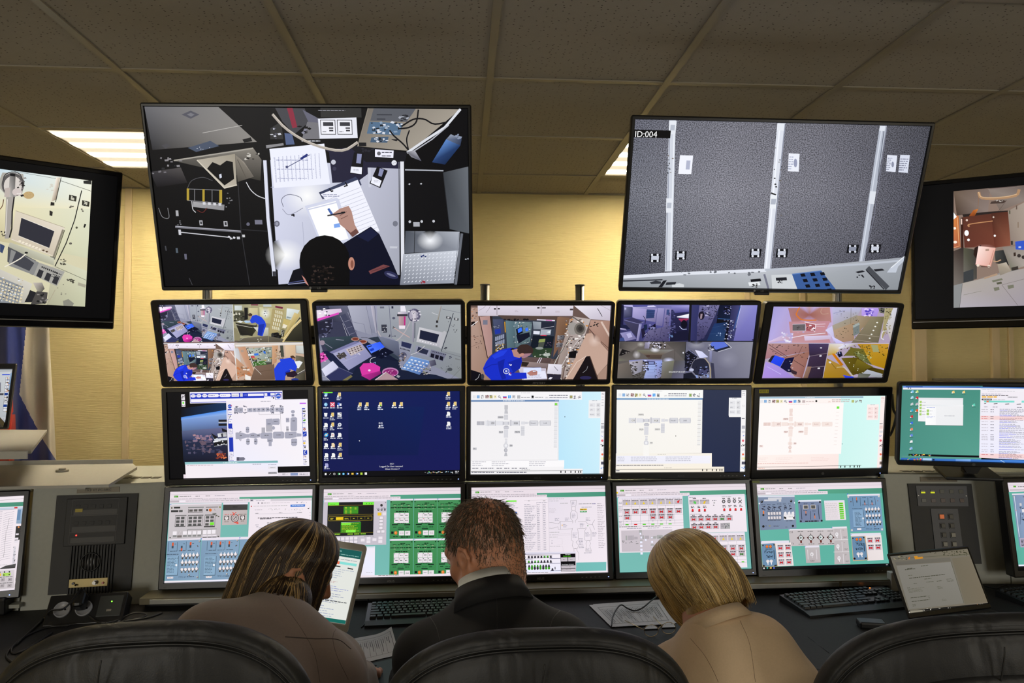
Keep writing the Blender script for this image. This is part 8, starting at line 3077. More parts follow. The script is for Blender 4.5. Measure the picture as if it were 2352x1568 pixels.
def flag():
 n, m = 110, 150; V = []; F = [[], [], []]; vs = []
 edge = spline([(112, 700, 0), (114, 760, 0), (118, 850, 0), (123, 950, 0), (127, 1030, 0), (131, 1090, 0)], m)
 for j in range(m):
  py = 700 + 390 * j / (m - 1)
  for i in range(n):
   u = i / (n - 1); px = -40 + (edge[j].x + 40) * u
   Y = 3.66 + .045 * math.sin(px * .062 + py * .004) + .02 * math.sin(px * .14 + 1.3 - py * .006) - .03 * u
   vs.append(at_y(px, py, Y))
   V.append((px, py))
 q = MB(); fs = []
 for j in range(m - 1):
  for i in range(n - 1):
   a = j * n + i; fs.append((a, a + 1, a + n + 1, a + n))
 me = bpy.data.meshes.new('cloth'); o = Vector((-2.2, 3.66, 1.0)); me.from_pydata([p - o for p in vs], [], fs)
 for nm, c in (('flag_white', rgb(205, 196, 178)), ('flag_blue', rgb(38, 52, 120)), ('flag_red', rgb(205, 44, 14))): me.materials.append(mat(nm, c, .8, noise=(200, .05), sheen=.2))
 mi = []
 for j in range(m - 1):
  for i in range(n - 1):
   px, py = V[j * n + i]; px += .8
   bl = 60 - (py - 750) * .1 if py < 905 else 45 + (py - 905) * .52 + (max(0, py - 1000) ** 1.4) * .02      # white-blue border
   rl = 28 + (950 - py) * .22 if py < 950 else 36 - max(0, 1015 - py) * .02 - max(0, py - 1040) * .2
   if py < 945: rl = -100 if py < 900 else 30
   mi.append(0 if px > bl else (1 if px > rl else 2))
 me.polygons.foreach_set('material_index', mi); me.polygons.foreach_set('use_smooth', [True] * len(fs))
 t = thing('flag', 'white, blue and red flag hanging in folds against the wall', 'flag', o)
 link('cloth', me, t)
 q = MB(); q.cyl((-.30, .05, -1.0), (-.20, .05, 1.25), .012, 12); q.build('pole', mat('pole_wood', (.25, .14, .06), .4), t)
 q = MB(); q.cyl((-.30, .05, -1.0), (-.30, .05, -.97), .14, 24); q.build('base', M_CHROME, t)
flag()
def desk_frame(pa, pb, z, flip=False):
 A, B = at_z(*pa, z), at_z(*pb, z); x = (B - A); x.z = 0; L = x.length; x.normalize(); y = Vector((-x.y, x.x, 0))
 m = Matrix.Identity(4)
 for i, v in enumerate((x, y, Vector((0, 0, 1)))):
  for k in range(3): m[k][i] = v[k]
 m.translation = A; return m, L
M_KEY = mat('key_black', (.016, .016, .017), .4, noise=(60, .2)); M_KEYW = mat('key_print', (.30, .30, .30), .5)
def keyboard(mx, label, W=.44, D=.145, led=False):
 t = thing('keyboard', label, 'keyboard', mx, 'black keyboards')
 q = MB(); q.prism([(0, .024), (-D, .013), (-D - .03, .008), (-D - .03, 0), (0, 0)], 0, W, 'x'); q.build('case', M_BLACKPL, t)
 me = {}
 def key(x, y, w_, h):
  k = (round(w_, 4), round(h, 4))
  if k not in me:
   b = MB(); b.add([(-w_ / 2, -h / 2, 0), (w_ / 2, -h / 2, 0), (w_ / 2, h / 2, 0), (-w_ / 2, h / 2, 0), (-w_ / 2 + .002, -h / 2 + .002, .007), (w_ / 2 - .002, -h / 2 + .002, .007), (w_ / 2 - .002, h / 2 - .001, .007), (-w_ / 2 + .002, h / 2 - .001, .007)],
       [(4, 5, 6, 7), (0, 1, 5, 4), (1, 2, 6, 5), (2, 3, 7, 6), (3, 0, 4, 7)])
   me[k] = b.mesh('key', M_KEY); pm = MB(); pm.add([(-w_ / 2 + .004, h / 2 - .008, .0073), (-w_ / 2 + .0075, h / 2 - .008, .0073), (-w_ / 2 + .0075, h / 2 - .004, .0073), (-w_ / 2 + .004, h / 2 - .004, .0073)], [(0, 1, 2, 3)]); me[k, 'p'] = pm.mesh('legend', M_KEYW)
  o = link('key', me[k], t, (x, y, .024 + y / D * .011)); o.rotation_euler = (math.atan(.011 / D), 0, 0)
  if w_ < .03: link('legend', me[k, 'p'], o)
 u = .0190
 for r_ in range(6):
  y = -.016 - r_ * .0205 - (.004 if r_ else 0); x = .012
  widths = [[1] * 15, [1] * 13 + [2], [1.5] + [1] * 12 + [1.5], [1.75] + [1] * 11 + [2.25], [2.25] + [1] * 10 + [2.75], [1.25, 1.25, 1.25, 6.25, 1.25, 1.25, 1.25, 1.25]][r_]
  for w_ in widths: key(x + w_ * u / 2, y, w_ * u - .0018, .0165); x += w_ * u
  if r_ in (0, 1, 2, 5):
   for k in range(3): key(.312 + u * k, y, u - .0018, .0165)
  if r_ == 4: key(.312 + u, y, u - .0018, .0165)
  if r_:
   for k in range(4): key(.378 + u * k * .86, y, u * .86 - .0016, .0165)
 if led:
  q = MB(); q.box((.375, -.010, .0245), (.004, .003, .002)); q.build('lock_led', M_LEDO, t)
 return t
mk, L = desk_frame((846, 1387), (1030, 1378.5), ZD + .02); mk.translation.z = ZD; keyboard(mk, 'black keyboard half hidden by the man in the black suit')
mk, L = desk_frame((1790, 1368), (2010, 1349), ZD + .02); mk.translation.z = ZD; keyboard(mk, 'black keyboard with lit orange lock lamp beside the laptop', led=True)
mk, L = desk_frame((2286, 1357), (2420, 1342), ZD + .02); mk.translation.z = ZD; keyboard(mk, 'black keyboard cut by the right edge')
def sheet(px, label, kind, z=ZD + .002, lines=None, bend=.0, group=None, cat='paper'):
 P = [at_z(a, b, z) for a, b in px]; o = P[3]
 n = 12; G = []
 for j in range(n):
  row = []
  for i in range(n):
   u, v = i / (n - 1), j / (n - 1)
   p = (P[0] * (1 - u) + P[1] * u) * (1 - v) + (P[3] * (1 - u) + P[2] * u) * v - o
   p.z += bend * (max(0, u - .55) ** 2 * 4 * (1 - v) + .25 * (1 - math.cos(2 * math.pi * v)) * .3); row.append(p)
  G.append(row)
 t = thing(kind, label, cat, o, group)
 q = MB(); q.grid(G); ob = q.build('page', M_PAPER, t)
 def at(u, v):
  x, y = min(u, .999) * (n - 1), min(v, .999) * (n - 1); i, j = int(x), int(y); a, b = x - i, y - j
  return (G[j][i] * (1 - a) + G[j][i + 1] * a) * (1 - b) + (G[j + 1][i] * (1 - a) + G[j + 1][i + 1] * a) * b + Vector((0, 0, .0006))
 if lines:
  q = MB()
  for (u0, v0, u1, v1, w_) in lines:
   k = 8; A = [at(u0 + (u1 - u0) * s_ / k, v0 + (v1 - v0) * s_ / k) for s_ in range(k + 1)]
   for a, b in zip(A[:-1], A[1:]):
    d = (b - a).normalized().cross(Vector((0, 0, 1))) * w_ / 2; q.add([a - d, a + d, b + d, b - d], [(0, 1, 2, 3)])
  q.build('print', M_INK, t)
 return t
rg = random.Random(8)
def table_lines(nc=9, nr=2):
 L = [(.08, .15, .94, .13, .0012), (.08, .88, .94, .86, .0012), (.08, .15, .08, .88, .0012), (.94, .13, .94, .86, .0012), (.08, .25, .94, .23, .0008)]
 for k in range(nc * 3):
  u = .11 + .8 * k / (nc * 3); e = rg.uniform(.45, .85)
  if k % 3 == 0: L.append((u, .24, u, .87, .0007))
  else: L.append((u, .29, u, e, .0016))
 return L
sheet([(806, 1467), (899, 1450), (916, 1503), (815, 1526)], 'printed table sheet lying between the brown-haired woman and the man', 'paper_sheet', lines=table_lines(6), bend=.02)
sheet([(1362, 1387), (1522, 1376), (1556, 1430), (1412, 1440)], 'lower printed sheet of the pair beside the blonde woman', 'paper_sheet', ZD + .0015, None, 0, 'papers left of the blonde woman')
sheet([(1353, 1389), (1515, 1377), (1550, 1432), (1404, 1439)], 'upper printed table sheet beside the blonde woman', 'paper_sheet', ZD + .0045, table_lines(11), 0, 'papers left of the blonde woman')
P = [at_z(a, b, ZD) for a, b in ((826, 1532), (912, 1513), (930, 1640), (800, 1660))]; c = P[0]
q = MB(); q.prism([((p - c).x, (p - c).y) for p in P], 0, .004, 'z'); tag(q.build('folder', mat('teal_folder', rgb(52, 66, 68), .55), None, (c.x, c.y, ZD)), 'dark teal folder under the blue pen', 'folder')
a, b_ = at_z(826, 1531, ZD + .012), at_z(866, 1528, ZD + .012); d = b_ - a
t = thing('ballpoint_pen', 'blue ballpoint pen in the hand of the brown-haired woman', 'pen', a)
q = MB(); q.tube([(0, 0, 0), d * .55], .0052, 10); q.build('barrel', mat('pen_blue', rgb(24, 28, 92), .35), t)
q = MB(); q.tube([d * .55, d * .8, d], [.0045, .003, .0008], 10); q.build('tip', M_BLACKPL, t)
gold = mat('gold_wire', (.65, .50, .25), .25, .9)
zc = ZD + .022; t0 = at_z(1515, 1442, ZD)
gl = thing('spectacles', 'thin gold-rimmed spectacles lying in front of the blonde woman', 'glasses', (t0.x, t0.y, ZD))
def lens(px, py, r):
 c = at_z(px, py, ZD) - Vector((t0.x, t0.y, ZD)); pts = [Vector((c.x + r * math.cos(a), c.y, .001 + r * .8 + r * .8 * math.sin(a))) for a in [2 * math.pi * i / 24 for i in range(25)]]
 q = MB(); q.tube(pts, .0009, 6, False); q.build('rim', gold, gl)
 m_ = bpy.data.materials.get('lens_glass') or mat('lens_glass', (.95, .95, .95), .02, trans=1.0)
 q = MB(); q.add([(c.x + r * .95 * math.cos(a), c.y, .001 + r * .8 + r * .77 * math.sin(a)) for a in [2 * math.pi * i / 24 for i in range(24)]], [tuple(range(24))]); q.build('lens', m_, gl); return c, r
l1 = lens(1496, 1462, .023); l2 = lens(1536, 1456, .023)
q = MB(); q.tube([(l1[0].x + .022, l1[0].y, .022), ((l1[0].x + l2[0].x) / 2, (l1[0].y + l2[0].y) / 2, .028), (l2[0].x - .022, l2[0].y, .022)], .0009, 6); q.build('bridge', gold, gl)
for c_, sg, e in ((l1[0], -1, (1435, 1424)), (l2[0], 1, (1500, 1415))):
 q = MB(); E_ = at_z(*e, ZD + .004) - Vector((t0.x, t0.y, ZD)); st = Vector((c_.x + sg * .023, c_.y, .022)) if sg < 0 else Vector((c_.x - .02, c_.y, .026)); q.tube([st, st * .4 + E_ * .6, E_], .0011, 6); q.build('temple', gold, gl)
M_CABLE = mat('cable_black', (.014, .014, .014), .45)
def cable(pts, label, r=.003, m=M_CABLE, n=40, lift=None):
 P = [at_z(x, y, ZD + r + (z if z else 0)) for x, y, *z_ in pts for z in [z_[0] if z_ else 0]]
 o = P[0].copy(); q = MB(); q.tube([p - o for p in spline(P, n)], r, 8); return tag(q.build('cable', m, None, o), label, 'cable')
cable([(1404, 1440, .006), (1409, 1412, .02), (1425, 1389, .03), (1440, 1396, .012), (1457, 1402, .006), (1475, 1396, .012), (1496, 1379, .02), (1515, 1364, .015)], 'thin black cable curling over the printed sheets', .0025)
cable([(240, 1432, .004), (270, 1424), (300, 1410, .01), (325, 1407, .008), (336, 1413), (318, 1420), (285, 1426), (340, 1418), (372, 1407)], 'black cable looping on the worktop right of the power unit', .003)
cable([(104, 1418), (70, 1450), (38, 1478), (20, 1494), (16, 1510), (38, 1526)], 'black cable running forward at the left edge of the worktop', .003)
cable([(160, 1436, .004), (110, 1440), (60, 1460), (30, 1484), (30, 1500), (60, 1490), (120, 1452)], 'coiled black cable behind the left armchair', .003)
cable([(2262, 1345, .004), (2287, 1351, .004), (2300, 1346, .012), (2312, 1344, .012), (2326, 1352, .004), (2350, 1358)], 'black cable lying beside the right wing panel', .003)
cable([(830, 1440), (838, 1430), (842, 1400), (846, 1375, .01)], 'thin dark cable hanging beside the middle keyboard', .002)
pts = [PLF @ Vector((on_face(PLF, *p)[0], -.012, on_face(PLF, *p)[1])) for p in ((172, 1366), (178, 1380))] + [at_z(192, 1402, ZD + .03), at_z(216, 1424, ZD + .01), at_z(238, 1432, ZD + .004)]
q = MB(); o = pts[0]; q.tube([p - o for p in spline(pts, 30)], .003, 8); tag(q.build('cable', M_CABLE, None, o), 'black cable hanging from the intercom panel', 'cable')
p = [at_y(2049, 905, 2.80), at_y(2052, 940, 2.78), at_y(2058, 955, 2.76), at_y(2051, 985, 2.78), at_y(2044, 1000, 2.80)]
q = MB(); q.tube([x - p[0] for x in spline(p, 20)], .005, 8); tag(q.build('cable', M_CABLE, None, p[0]), 'black cable beside the free-standing monitor', 'cable')
c = at_z(186, 1432, ZD); um = frame((c.x, c.y + .03, ZD + .040), 7, -38)
t = thing('power_unit', 'black desktop power unit with round sockets and green light', 'power socket', um)
q = MB(); q.box((0, .03, 0), (.245, .06, .105), bev=.004); q.build('housing', M_BLACKPL, t)
q = MB(); q.box((.075, -.001, .004), (.075, .004, .07), bev=.001); q.build('usb_module', mat('module_grey', (.05, .055, .055), .4), t)
q = MB(); q.box((.075, -.0035, -.012), (.016, .003, .007)); q.build('usb_port', M_CHROME, t)
q = MB(); q.cyl((.078, -.002, .018), (.078, -.005, .018), .0022, 10); q.build('green_led', M_LEDG, t)
M_SOCK = mat('socket_grey', (.38, .39, .42), .35)
for x in (-.072, -.005):
 q = MB(); vs = []; fs = []
 for i in range(28):
  an = 2 * math.pi * i / 28
  for r_, y_ in ((.026, 0), (.026, -.008), (.0235, -.008), (.021, -.0025), (.0005, -.0025)): vs.append((x + r_ * math.cos(an), y_ - .001, r_ * math.sin(an)))
 for i in range(28):
  for k in range(4): fs.append((i * 5 + k, i * 5 + k + 1, (i + 1) % 28 * 5 + k + 1, (i + 1) % 28 * 5 + k))
 q.add(vs, fs, True); so = q.build('socket', M_SOCK, t)
 for sx in (-.009, .009): q = MB(); q.cyl((x + sx, -.0045, 0), (x + sx, -.003, 0), .0028, 10); q.build('hole', M_BLACKGL, so)
pm = um @ Matrix.Translation((-.012, -.012, .012))
pl_ = thing('power_plug', 'black angled plug with orange tag in the power unit', 'plug', pm)
q = MB(); q.box((0, -.018, .005), (.034, .052, .055), bev=.010); q.cyl((0, -.01, .03), (-.006, -.02, .045), .008, 12); q.build('body', M_BLACKPL, pl_)
q = MB(); q.box((-.024, -.002, .014), (.006, .006, .028), bev=.001); q.build('orange_tag', mat('orange_tag', rgb(220, 96, 20), .5), pl_)
P = [pm @ Vector((-.006, -.02, .045)), at_y(150, 1395, 2.36), at_y(118, 1402, 2.36), at_z(103, 1417, ZD + .01), at_z(60, 1458, ZD + .004), at_z(38, 1479, ZD + .004)]
q = MB(); q.tube([x - P[0] for x in spline(P, 34)], .003, 8); tag(q.build('cable', M_CABLE, None, P[0]), 'black cable arching from the plug of the power unit', 'cable')
c = at_z(2002, 1440, ZD); q = MB(); q.box((0, 0, .011), (.085, .05, .022), bev=.006); o = q.build('phone_case', M_BLACKPL, None, (c.x, c.y, ZD)); o.rotation_euler = (0, 0, rad(-14)); tag(o, 'small black case lying behind the right armchair', 'case')
c = at_z(8, 1408, ZD); q = MB(); q.box((0, 0, .03), (.10, .06, .06), bev=.008); tag(q.build('headset_box', M_BLACKPL, None, (c.x - .03, c.y, ZD)), 'black box on the worktop at the left edge', 'box')
lm = frame((1.640, 2.350, -.752 + ZC), 12.4, -24.1)
t = thing('laptop', 'open laptop with dim document page in front of the lamp panel', 'laptop', lm)
bezel(t, .342, .184, .008, .008, .010, .018, depth=.006, rc=.005, proud=.003)
s = Screen(.342, .184, corners(lm, .342, .184), (2030, 1070, 4.481)); s.put([[(-.171, -.092), (.171, -.092), (.171, .092), (-.171, .092)]], [s.col('6d685c')]); s.draw(LAP); s.build(t)
q = MB(); q.box((0, .0048, -.003), (.352, .004, .205), bev=.001); q.build('lid', mat('laptop_grey', (.07, .07, .068), .4, .5), t)
bm_ = lm.inverted() @ (frame((1.640, 2.350, 0), 12.4, 0)); hinge = lm @ Vector((0, 0, -.112)); bt = Matrix.Translation((hinge.x, hinge.y, ZD)) @ Matrix.Rotation(rad(12.4), 4, 'Z')
q = MB(); q.box((0, -.118, .008), (.352, .238, .015), bev=.003); o = q.build('base', bpy.data.materials['laptop_grey'], t); o.matrix_parent_inverse = lm.inverted() @ bt
q = MB()
for r_ in range(5):
 for k in range(14): q.box((-.15 + .023 * k, -.03 - .021 * r_, .0165), (.020, .018, .002))
o = q.build('keys', M_KEY, t); o['kind'] = 'stuff'; o.matrix_parent_inverse = lm.inverted() @ bt
tm = frame(at_y(752, 1340, 2.0), 4, -30, -11)
t = thing('tablet', 'white tablet held upright beside the face of the brown-haired woman', 'tablet', tm)
q = MB(); W, H = .168, .240
ring = rrect(-W / 2, -H / 2, W / 2, H / 2, .012, 6); q.prism(ring, 0, .007, 'y'); q.build('body', M_WHITEPL, t)
s = Screen(.146, .196, [(0, 0), (146, 0), (146, 196), (0, 196)], (0, 0, 1)); s.draw('''
r e4e6e0 0 0 146 196
r 1c5c58 0 0 146 22
d 8dc0b8 20 5 90 10 1 .5
d 8dc0b8 50 14 140 18 1 .4
d 8d94a0 70 28 140 31 1 .5
r 8ae0d8 40 36 140 43
r f07858 82 36 92 44
l 222 3 40 48 60 50
l 222 3 82 50 96 50
l 222 3 118 51 132 52
d b0b8c8 12 55 140 84 5 .28
d c8a0a0 10 90 140 97 2 .35
d 9aa0d0 20 102 138 118 3 .3
d 9aa0b8 12 122 138 150 5 .28
d 55585c 14 140 138 146 1 .4
d a8b0c8 10 155 120 186 5 .28
r 1c6a60 0 187 146 196
''')
o = s.build(t); o.location = (0, -.0012, .002)
q = MB(); q.cyl((0, -.0008, .112), (0, .001, .112), .002, 10); q.build('camera_dot', M_BLACKGL, t)
def leather():
 m = mat('black_leather', (.0125, .0125, .0125), .5, noise=(25, .25), bump=(420, .22, .0012), spec=.38)
 nt = m.node_tree; b = nt.nodes['Principled BSDF']; old = b.inputs['Normal'].links[0].from_node
 tc = nt.nodes.new('ShaderNodeTexCoord'); mp = nt.nodes.new('ShaderNodeMapping'); mp.inputs['Scale'].default_value = (14, 14, 5)
 nt.links.new(tc.outputs['Object'], mp.inputs['Vector'])
 n = nt.nodes.new('ShaderNodeTexNoise'); n.inputs['Scale'].default_value = 1.0; n.inputs['Detail'].default_value = 2; n.inputs['Distortion'].default_value = .6
 nt.links.new(mp.outputs['Vector'], n.inputs['Vector'])
 bp = nt.nodes.new('ShaderNodeBump'); bp.inputs['Strength'].default_value = .55; bp.inputs['Distance'].default_value = .02
 nt.links.new(n.outputs['Fac'], bp.inputs['Height']); nt.links.new(bp.outputs['Normal'], old.inputs['Normal'])
 return m
M_LEATHER = leather()
def outline(a, z0, z1, e, n=96, rb=.10):
 P = []
 for i in range(n):
  t = 2 * math.pi * i / n; c, s = math.cos(t), math.sin(t)
  x = a * math.copysign(abs(c) ** (2 / e), c)
  zc = z0 + (z1 - z0) * .62
  z = zc + (z1 - zc) * abs(s) ** (2 / e) if s >= 0 else zc - (zc - z0) * abs(s) ** (2 / 5)
  P.append((x, z))
 return P
def pillow(q, O, cz, T, yc, bend, rs, seam=None, front=True, rim=5):
 n = len(O); rings = []
 def ring(r, side):
  y = T * max(0.0, 1 - r ** rim) ** .5
  if seam:
   for sr, sd in seam: y -= sd * math.exp(-((r - sr) / .012) ** 2)
  R_ = []
  for x, z in O:
   X, Z = x * r, cz + (z - cz) * r; R_.append((X, yc + side * y + bend * X * X, Z))
  return R_
 back = [ring(r, -1) for r in rs]; fr = [ring(r, 1) for r in reversed(rs[:-1])]
 q.grid(back + fr, True, None, True)
 o = len(q.v); q.v += [(0, yc - T, cz), (0, yc + T, cz)]; base = o - n * (len(back) + len(fr)); last = o - n
 for i in range(n):
  q.f.append((o, base + i, base + (i + 1) % n)); q.f.append((o + 1, last + (i + 1) % n, last + i)); q.sm += [True, True]
 return q
RS = [.12, .3, .5, .65, .76, .84, .88, .91, .925, .935, .942, .948, .954, .960, .966, .972, .978, .984, .990, .995, 1.0]
def armchair(x, y, rot, label, a=.262, top=1.135, recl=8, sxs=0, roll=0):
 mx = Matrix.Translation((x, y, 0)) @ Matrix.Rotation(rad(rot), 4, 'Z')
 t = thing('armchair', label, 'chair', mx, 'black leather armchairs at the console')
 tilt = Matrix.Translation((0, 0, .55)) @ Matrix.Rotation(rad(roll), 4, 'Y') @ Matrix.Rotation(rad(recl), 4, 'X') @ Matrix.Translation((0, 0, -.55))
 O = outline(a, .48, top, 2.7); q = MB()
 pillow(q, O, .80, .062, 0, .35, RS, seam=((.945, .004), (.963, .005)))
 q.v = [tuple(tilt @ Vector(p)) for p in q.v]; q.build('backrest', M_LEATHER, t)
 q = MB(); r = .895
 for rr_ in (.949, .959):
  pts = []
  for px, pz in O + O[:1]:
   X, Z = px * rr_, .80 + (pz - .80) * rr_; pts.append(tilt @ Vector((X, -.062 * (1 - rr_ ** 5) ** .5 + .35 * X * X - .0006, Z)))
  q.tube(pts, .0016, 5, False)
 q.build('welt', mat('welt_black', (.010, .010, .010), .5) if 'welt_black' not in bpy.data.materials else bpy.data.materials['welt_black'], t)
 q = MB()
 for sx in (sxs,):
  pts = []
  for k in range(14):
   Z = top - .026 - k * .006; X = sx - k * .0009; rr_ = .6; pts.append(tilt @ Vector((X, -.0622 + .004 * math.exp(-k / 1.5) + .35 * X * X, Z)))
  q.tube(pts, .0013, 5)
 q.build('panel_seam', bpy.data.materials['welt_black'], t)
 O2 = outline(a * .93, .46, top - .080, 2.5); q = MB()
 pillow(q, O2, .76, .045, -.052, .35, RS, seam=((.93, .003),))
 q.v = [tuple(tilt @ Vector(p)) for p in q.v]; q.build('back_cover', M_LEATHER, t)
 q = MB(); pillow(q, [(p[0], p[1]) for p in outline(.26, -.25, .25, 4)], 0, .06, 0, 0, RS)
 q.v = [(p[0], p[2] + .22, .46 + p[1]) for p in q.v]; q.build('seat', M_LEATHER, t)
 q = MB(); q.cyl((0, .2, .10), (0, .2, .42), .028, 16); q.build('gas_lift', M_CHROME, t)
 q = MB()
 for k in range(5):
  an = 2 * math.pi * k / 5 + .3; q.tube([(0, .2, .11), (.30 * math.cos(an), .2 + .30 * math.sin(an), .075)], [.03, .018], 8)
 q.build('star_base', M_BLACKPL, t)
 for k in range(5):
  an = 2 * math.pi * k / 5 + .3; c = Vector((.30 * math.cos(an), .2 + .30 * math.sin(an), .03)); q = MB(); q.cyl(c + Vector((-.02, 0, 0)), c + Vector((.02, 0, 0)), .03, 14); q.build('caster', M_BLACKPL, t)
 return t
CHAIRS = [(-.497, 1.235, 3, 'black leather armchair behind the brown-haired woman, nearest the speaker panel', dict(top=1.206, a=.264, sxs=-.04)),
  (.128, 1.255, 0, 'black leather armchair behind the man in black suit', dict(top=1.168, a=.283)),
  (.965, 1.27, -8, 'black leather armchair in front of the right laptop, nobody in it', dict(top=1.163, a=.300, roll=-4))]
for x, y, r, lb, k_ in CHAIRS: armchair(x, y, r, lb, **k_)
import openvdb as vdb
class Body:
 def __init__(s, vox): s.vox = vox; s.pr = []
 def cap(s, a, b, ra, rb, k=.02, sub=False): s.pr.append(('c', np.array(a, float), np.array(b, float), ra, rb, k, sub)); return s
 def chain(s, P, R, k=.02):
  for i in range(len(P) - 1): s.cap(P[i], P[i + 1], R[i], R[i + 1], k)
  return s
 def ell(s, c, r, k=.02, rot=None, sub=False):
  s.pr.append(('e', np.array(c, float), np.array(r, float), np.array(rot.to_3x3() if rot is not None else Matrix.Identity(3), float), 0, k, sub)); return s
 def bounds(s, p, m):
  if p[0] == 'c':
   r = max(p[3], p[4]); return np.minimum(p[1], p[2]) - r - m, np.maximum(p[1], p[2]) + r + m
  e = np.abs(p[3]) @ p[2]; return p[1] - e - m, p[1] + e + m
 def mesh(s, name, m, iso=0.0, origin=None, parent=None, cull=None, disp=None):
  h = s.vox; B = [s.bounds(p, .03) for p in s.pr if not p[6]]
  lo = np.min([b[0] for b in B], 0); hi = np.max([b[1] for b in B], 0); n = np.ceil((hi - lo) / h).astype(int) + 1
  D = np.full(n, .05, np.float32)
  for p in s.pr:
   a, b = s.bounds(p, .05); i0 = np.maximum(0, np.floor((a - lo) / h).astype(int)); i1 = np.minimum(n, np.ceil((b - lo) / h).astype(int) + 1)
   if (i1 <= i0).any(): continue
   X, Y, Z = np.meshgrid(*[(lo[k] + h * np.arange(i0[k], i1[k])).astype(np.float32) for k in range(3)], indexing='ij', sparse=True)
   if p[0] == 'c':
    d = p[2] - p[1]; L = max(d @ d, 1e-9); px, py, pz = X - p[1][0], Y - p[1][1], Z - p[1][2]
    t = np.clip((px * d[0] + py * d[1] + pz * d[2]) / L, 0, 1)
    q = np.sqrt((px - t * d[0]) ** 2 + (py - t * d[1]) ** 2 + (pz - t * d[2]) ** 2) - (p[3] + (p[4] - p[3]) * t)
   else:
    R_ = p[3]; px, py, pz = X - p[1][0], Y - p[1][1], Z - p[1][2]
    u = [(R_[0][k] * px + R_[1][k] * py + R_[2][k] * pz) / p[2][k] for k in range(3)]
    k0 = np.sqrt(u[0] ** 2 + u[1] ** 2 + u[2] ** 2); k1 = np.sqrt((u[0] / p[2][0]) ** 2 + (u[1] / p[2][1]) ** 2 + (u[2] / p[2][2]) ** 2)
    q = k0 * (k0 - 1) / np.maximum(k1, 1e-6)
   S_ = D[i0[0]:i1[0], i0[1]:i1[1], i0[2]:i1[2]]; k = p[5]
   if p[6]: q = -q; hh = np.maximum(k - np.abs(S_ - q), 0) / k; S_[:] = np.maximum(S_, q) + hh * hh * k * .25
   else: hh = np.maximum(k - np.abs(S_ - q), 0) / k; S_[:] = np.minimum(S_, q) - hh * hh * k * .25
  g = vdb.FloatGrid(.05); g.copyFromArray(np.clip(D, -.05, .05)); P, T, Q = g.convertToPolygons(isovalue=iso, adaptivity=0.0)
  P = P * h + lo
  if disp is not None: P = disp(P)
  o = np.array(origin if origin is not None else (0, 0, 0), float)
  F = [tuple(int(i) for i in f[::-1]) for f in Q] + [tuple(int(i) for i in f[::-1]) for f in T]
  if cull is not None:
   keep = cull(P); F = [f for f in F if all(keep[i] for i in f)]
  me = bpy.data.meshes.new(name); me.from_pydata((P - o).tolist(), [], F); me.polygons.foreach_set('use_smooth', [True] * len(F))
  if cull is not None:
   bm = bmesh.new(); bm.from_mesh(me); bmesh.ops.delete(bm, geom=[v for v in bm.verts if not v.link_faces], context='VERTS'); bm.to_mesh(me); bm.free()
  me.materials.append(m); me.update()
  ob = bpy.data.objects.new(name, me); COL.objects.link(ob)
  if parent: ob.parent = parent; ob.matrix_parent_inverse = Matrix.Translation(-Vector(parent.location)); ob.location = Vector(o)
  else: ob.location = Vector(o)
  return ob
def skin(name, c):
 m = mat(name, c, .48, noise=(60, .10), bump=(500, .08, .0008), spec=.4)
 b = m.node_tree.nodes['Principled BSDF']; b.inputs['Subsurface Weight'].default_value = .12; b.inputs['Subsurface Radius'].default_value = (.01, .004, .002); b.inputs['Subsurface Scale'].default_value = .5
 return m
def head_matrix(c, yaw, pitch, roll):
 return Matrix.Translation(c) @ Matrix.Rotation(rad(yaw), 4, 'Z') @ Matrix.Rotation(rad(-pitch), 4, 'X') @ Matrix.Rotation(rad(-roll), 4, 'Y')
def head(b, H, s=1.0):
 T = lambda x, y, z: tuple(H @ Vector((x * s, y * s, z * s))); R_ = H.to_3x3()
 b.ell(T(0, -.012, .042), (.075 * s, .096 * s, .083 * s), .02, R_)
 b.ell(T(0, .032, -.028), (.057 * s, .060 * s, .084 * s), .03, R_)
 b.ell(T(0, -.03, .0), (.066 * s, .070 * s, .06 * s), .03, R_)
 b.cap(T(0, .060, -.096), T(0, .062, -.100), .021 * s, .019 * s, .03)
 for sx in (-1, 1):
  b.cap(T(sx * .050, .004, -.055), T(sx * .018, .060, -.096), .019 * s, .018 * s, .025)
  b.ell(T(sx * .037, .058, -.024), (.022 * s, .022 * s, .020 * s), .02, R_)
  b.ell(T(sx * .031, .098, .006), (.016 * s, .014 * s, .012 * s), .012, R_, True)
  E = R_ @ Matrix.Rotation(rad(sx * -22), 3, 'Z') @ Matrix.Rotation(rad(-12), 3, 'X')
  b.ell(T(sx * .078, -.012, -.002), (.007 * s, .020 * s, .031 * s), .006, E)
  pts = [(.079, .004, -.006), (.082, .002, .016), (.085, -.010, .029), (.088, -.026, .022), (.088, -.031, .004), (.084, -.022, -.016), (.080, -.010, -.030)]
  b.chain([T(sx * x, y, z) for x, y, z in pts], [.0035 * s, .0042 * s, .0045 * s, .0045 * s, .0042 * s, .004 * s, .0065 * s], .004)
  b.ell(T(sx * .089, -.010, -.004), (.006 * s, .009 * s, .013 * s), .004, E, True)
 b.cap(T(-.034, .078, .024), T(.034, .078, .024), .011 * s, .011 * s, .02)
 b.cap(T(0, .092, .016), T(0, .110, -.026), .008 * s, .011 * s, .012)
 for sx in (-1, 1): b.cap(T(sx * .010, .098, -.030), T(sx * .012, .094, -.032), .008 * s, .007 * s, .008)
 b.cap(T(-.018, .085, -.056), T(.018, .085, -.056), .0065 * s, .0065 * s, .008); b.cap(T(-.015, .084, -.067), T(.015, .084, -.067), .007 * s, .007 * s, .008)
 b.cap(T(-.02, .093, -.0615), T(.02, .093, -.0615), .002, .002, .004, True)
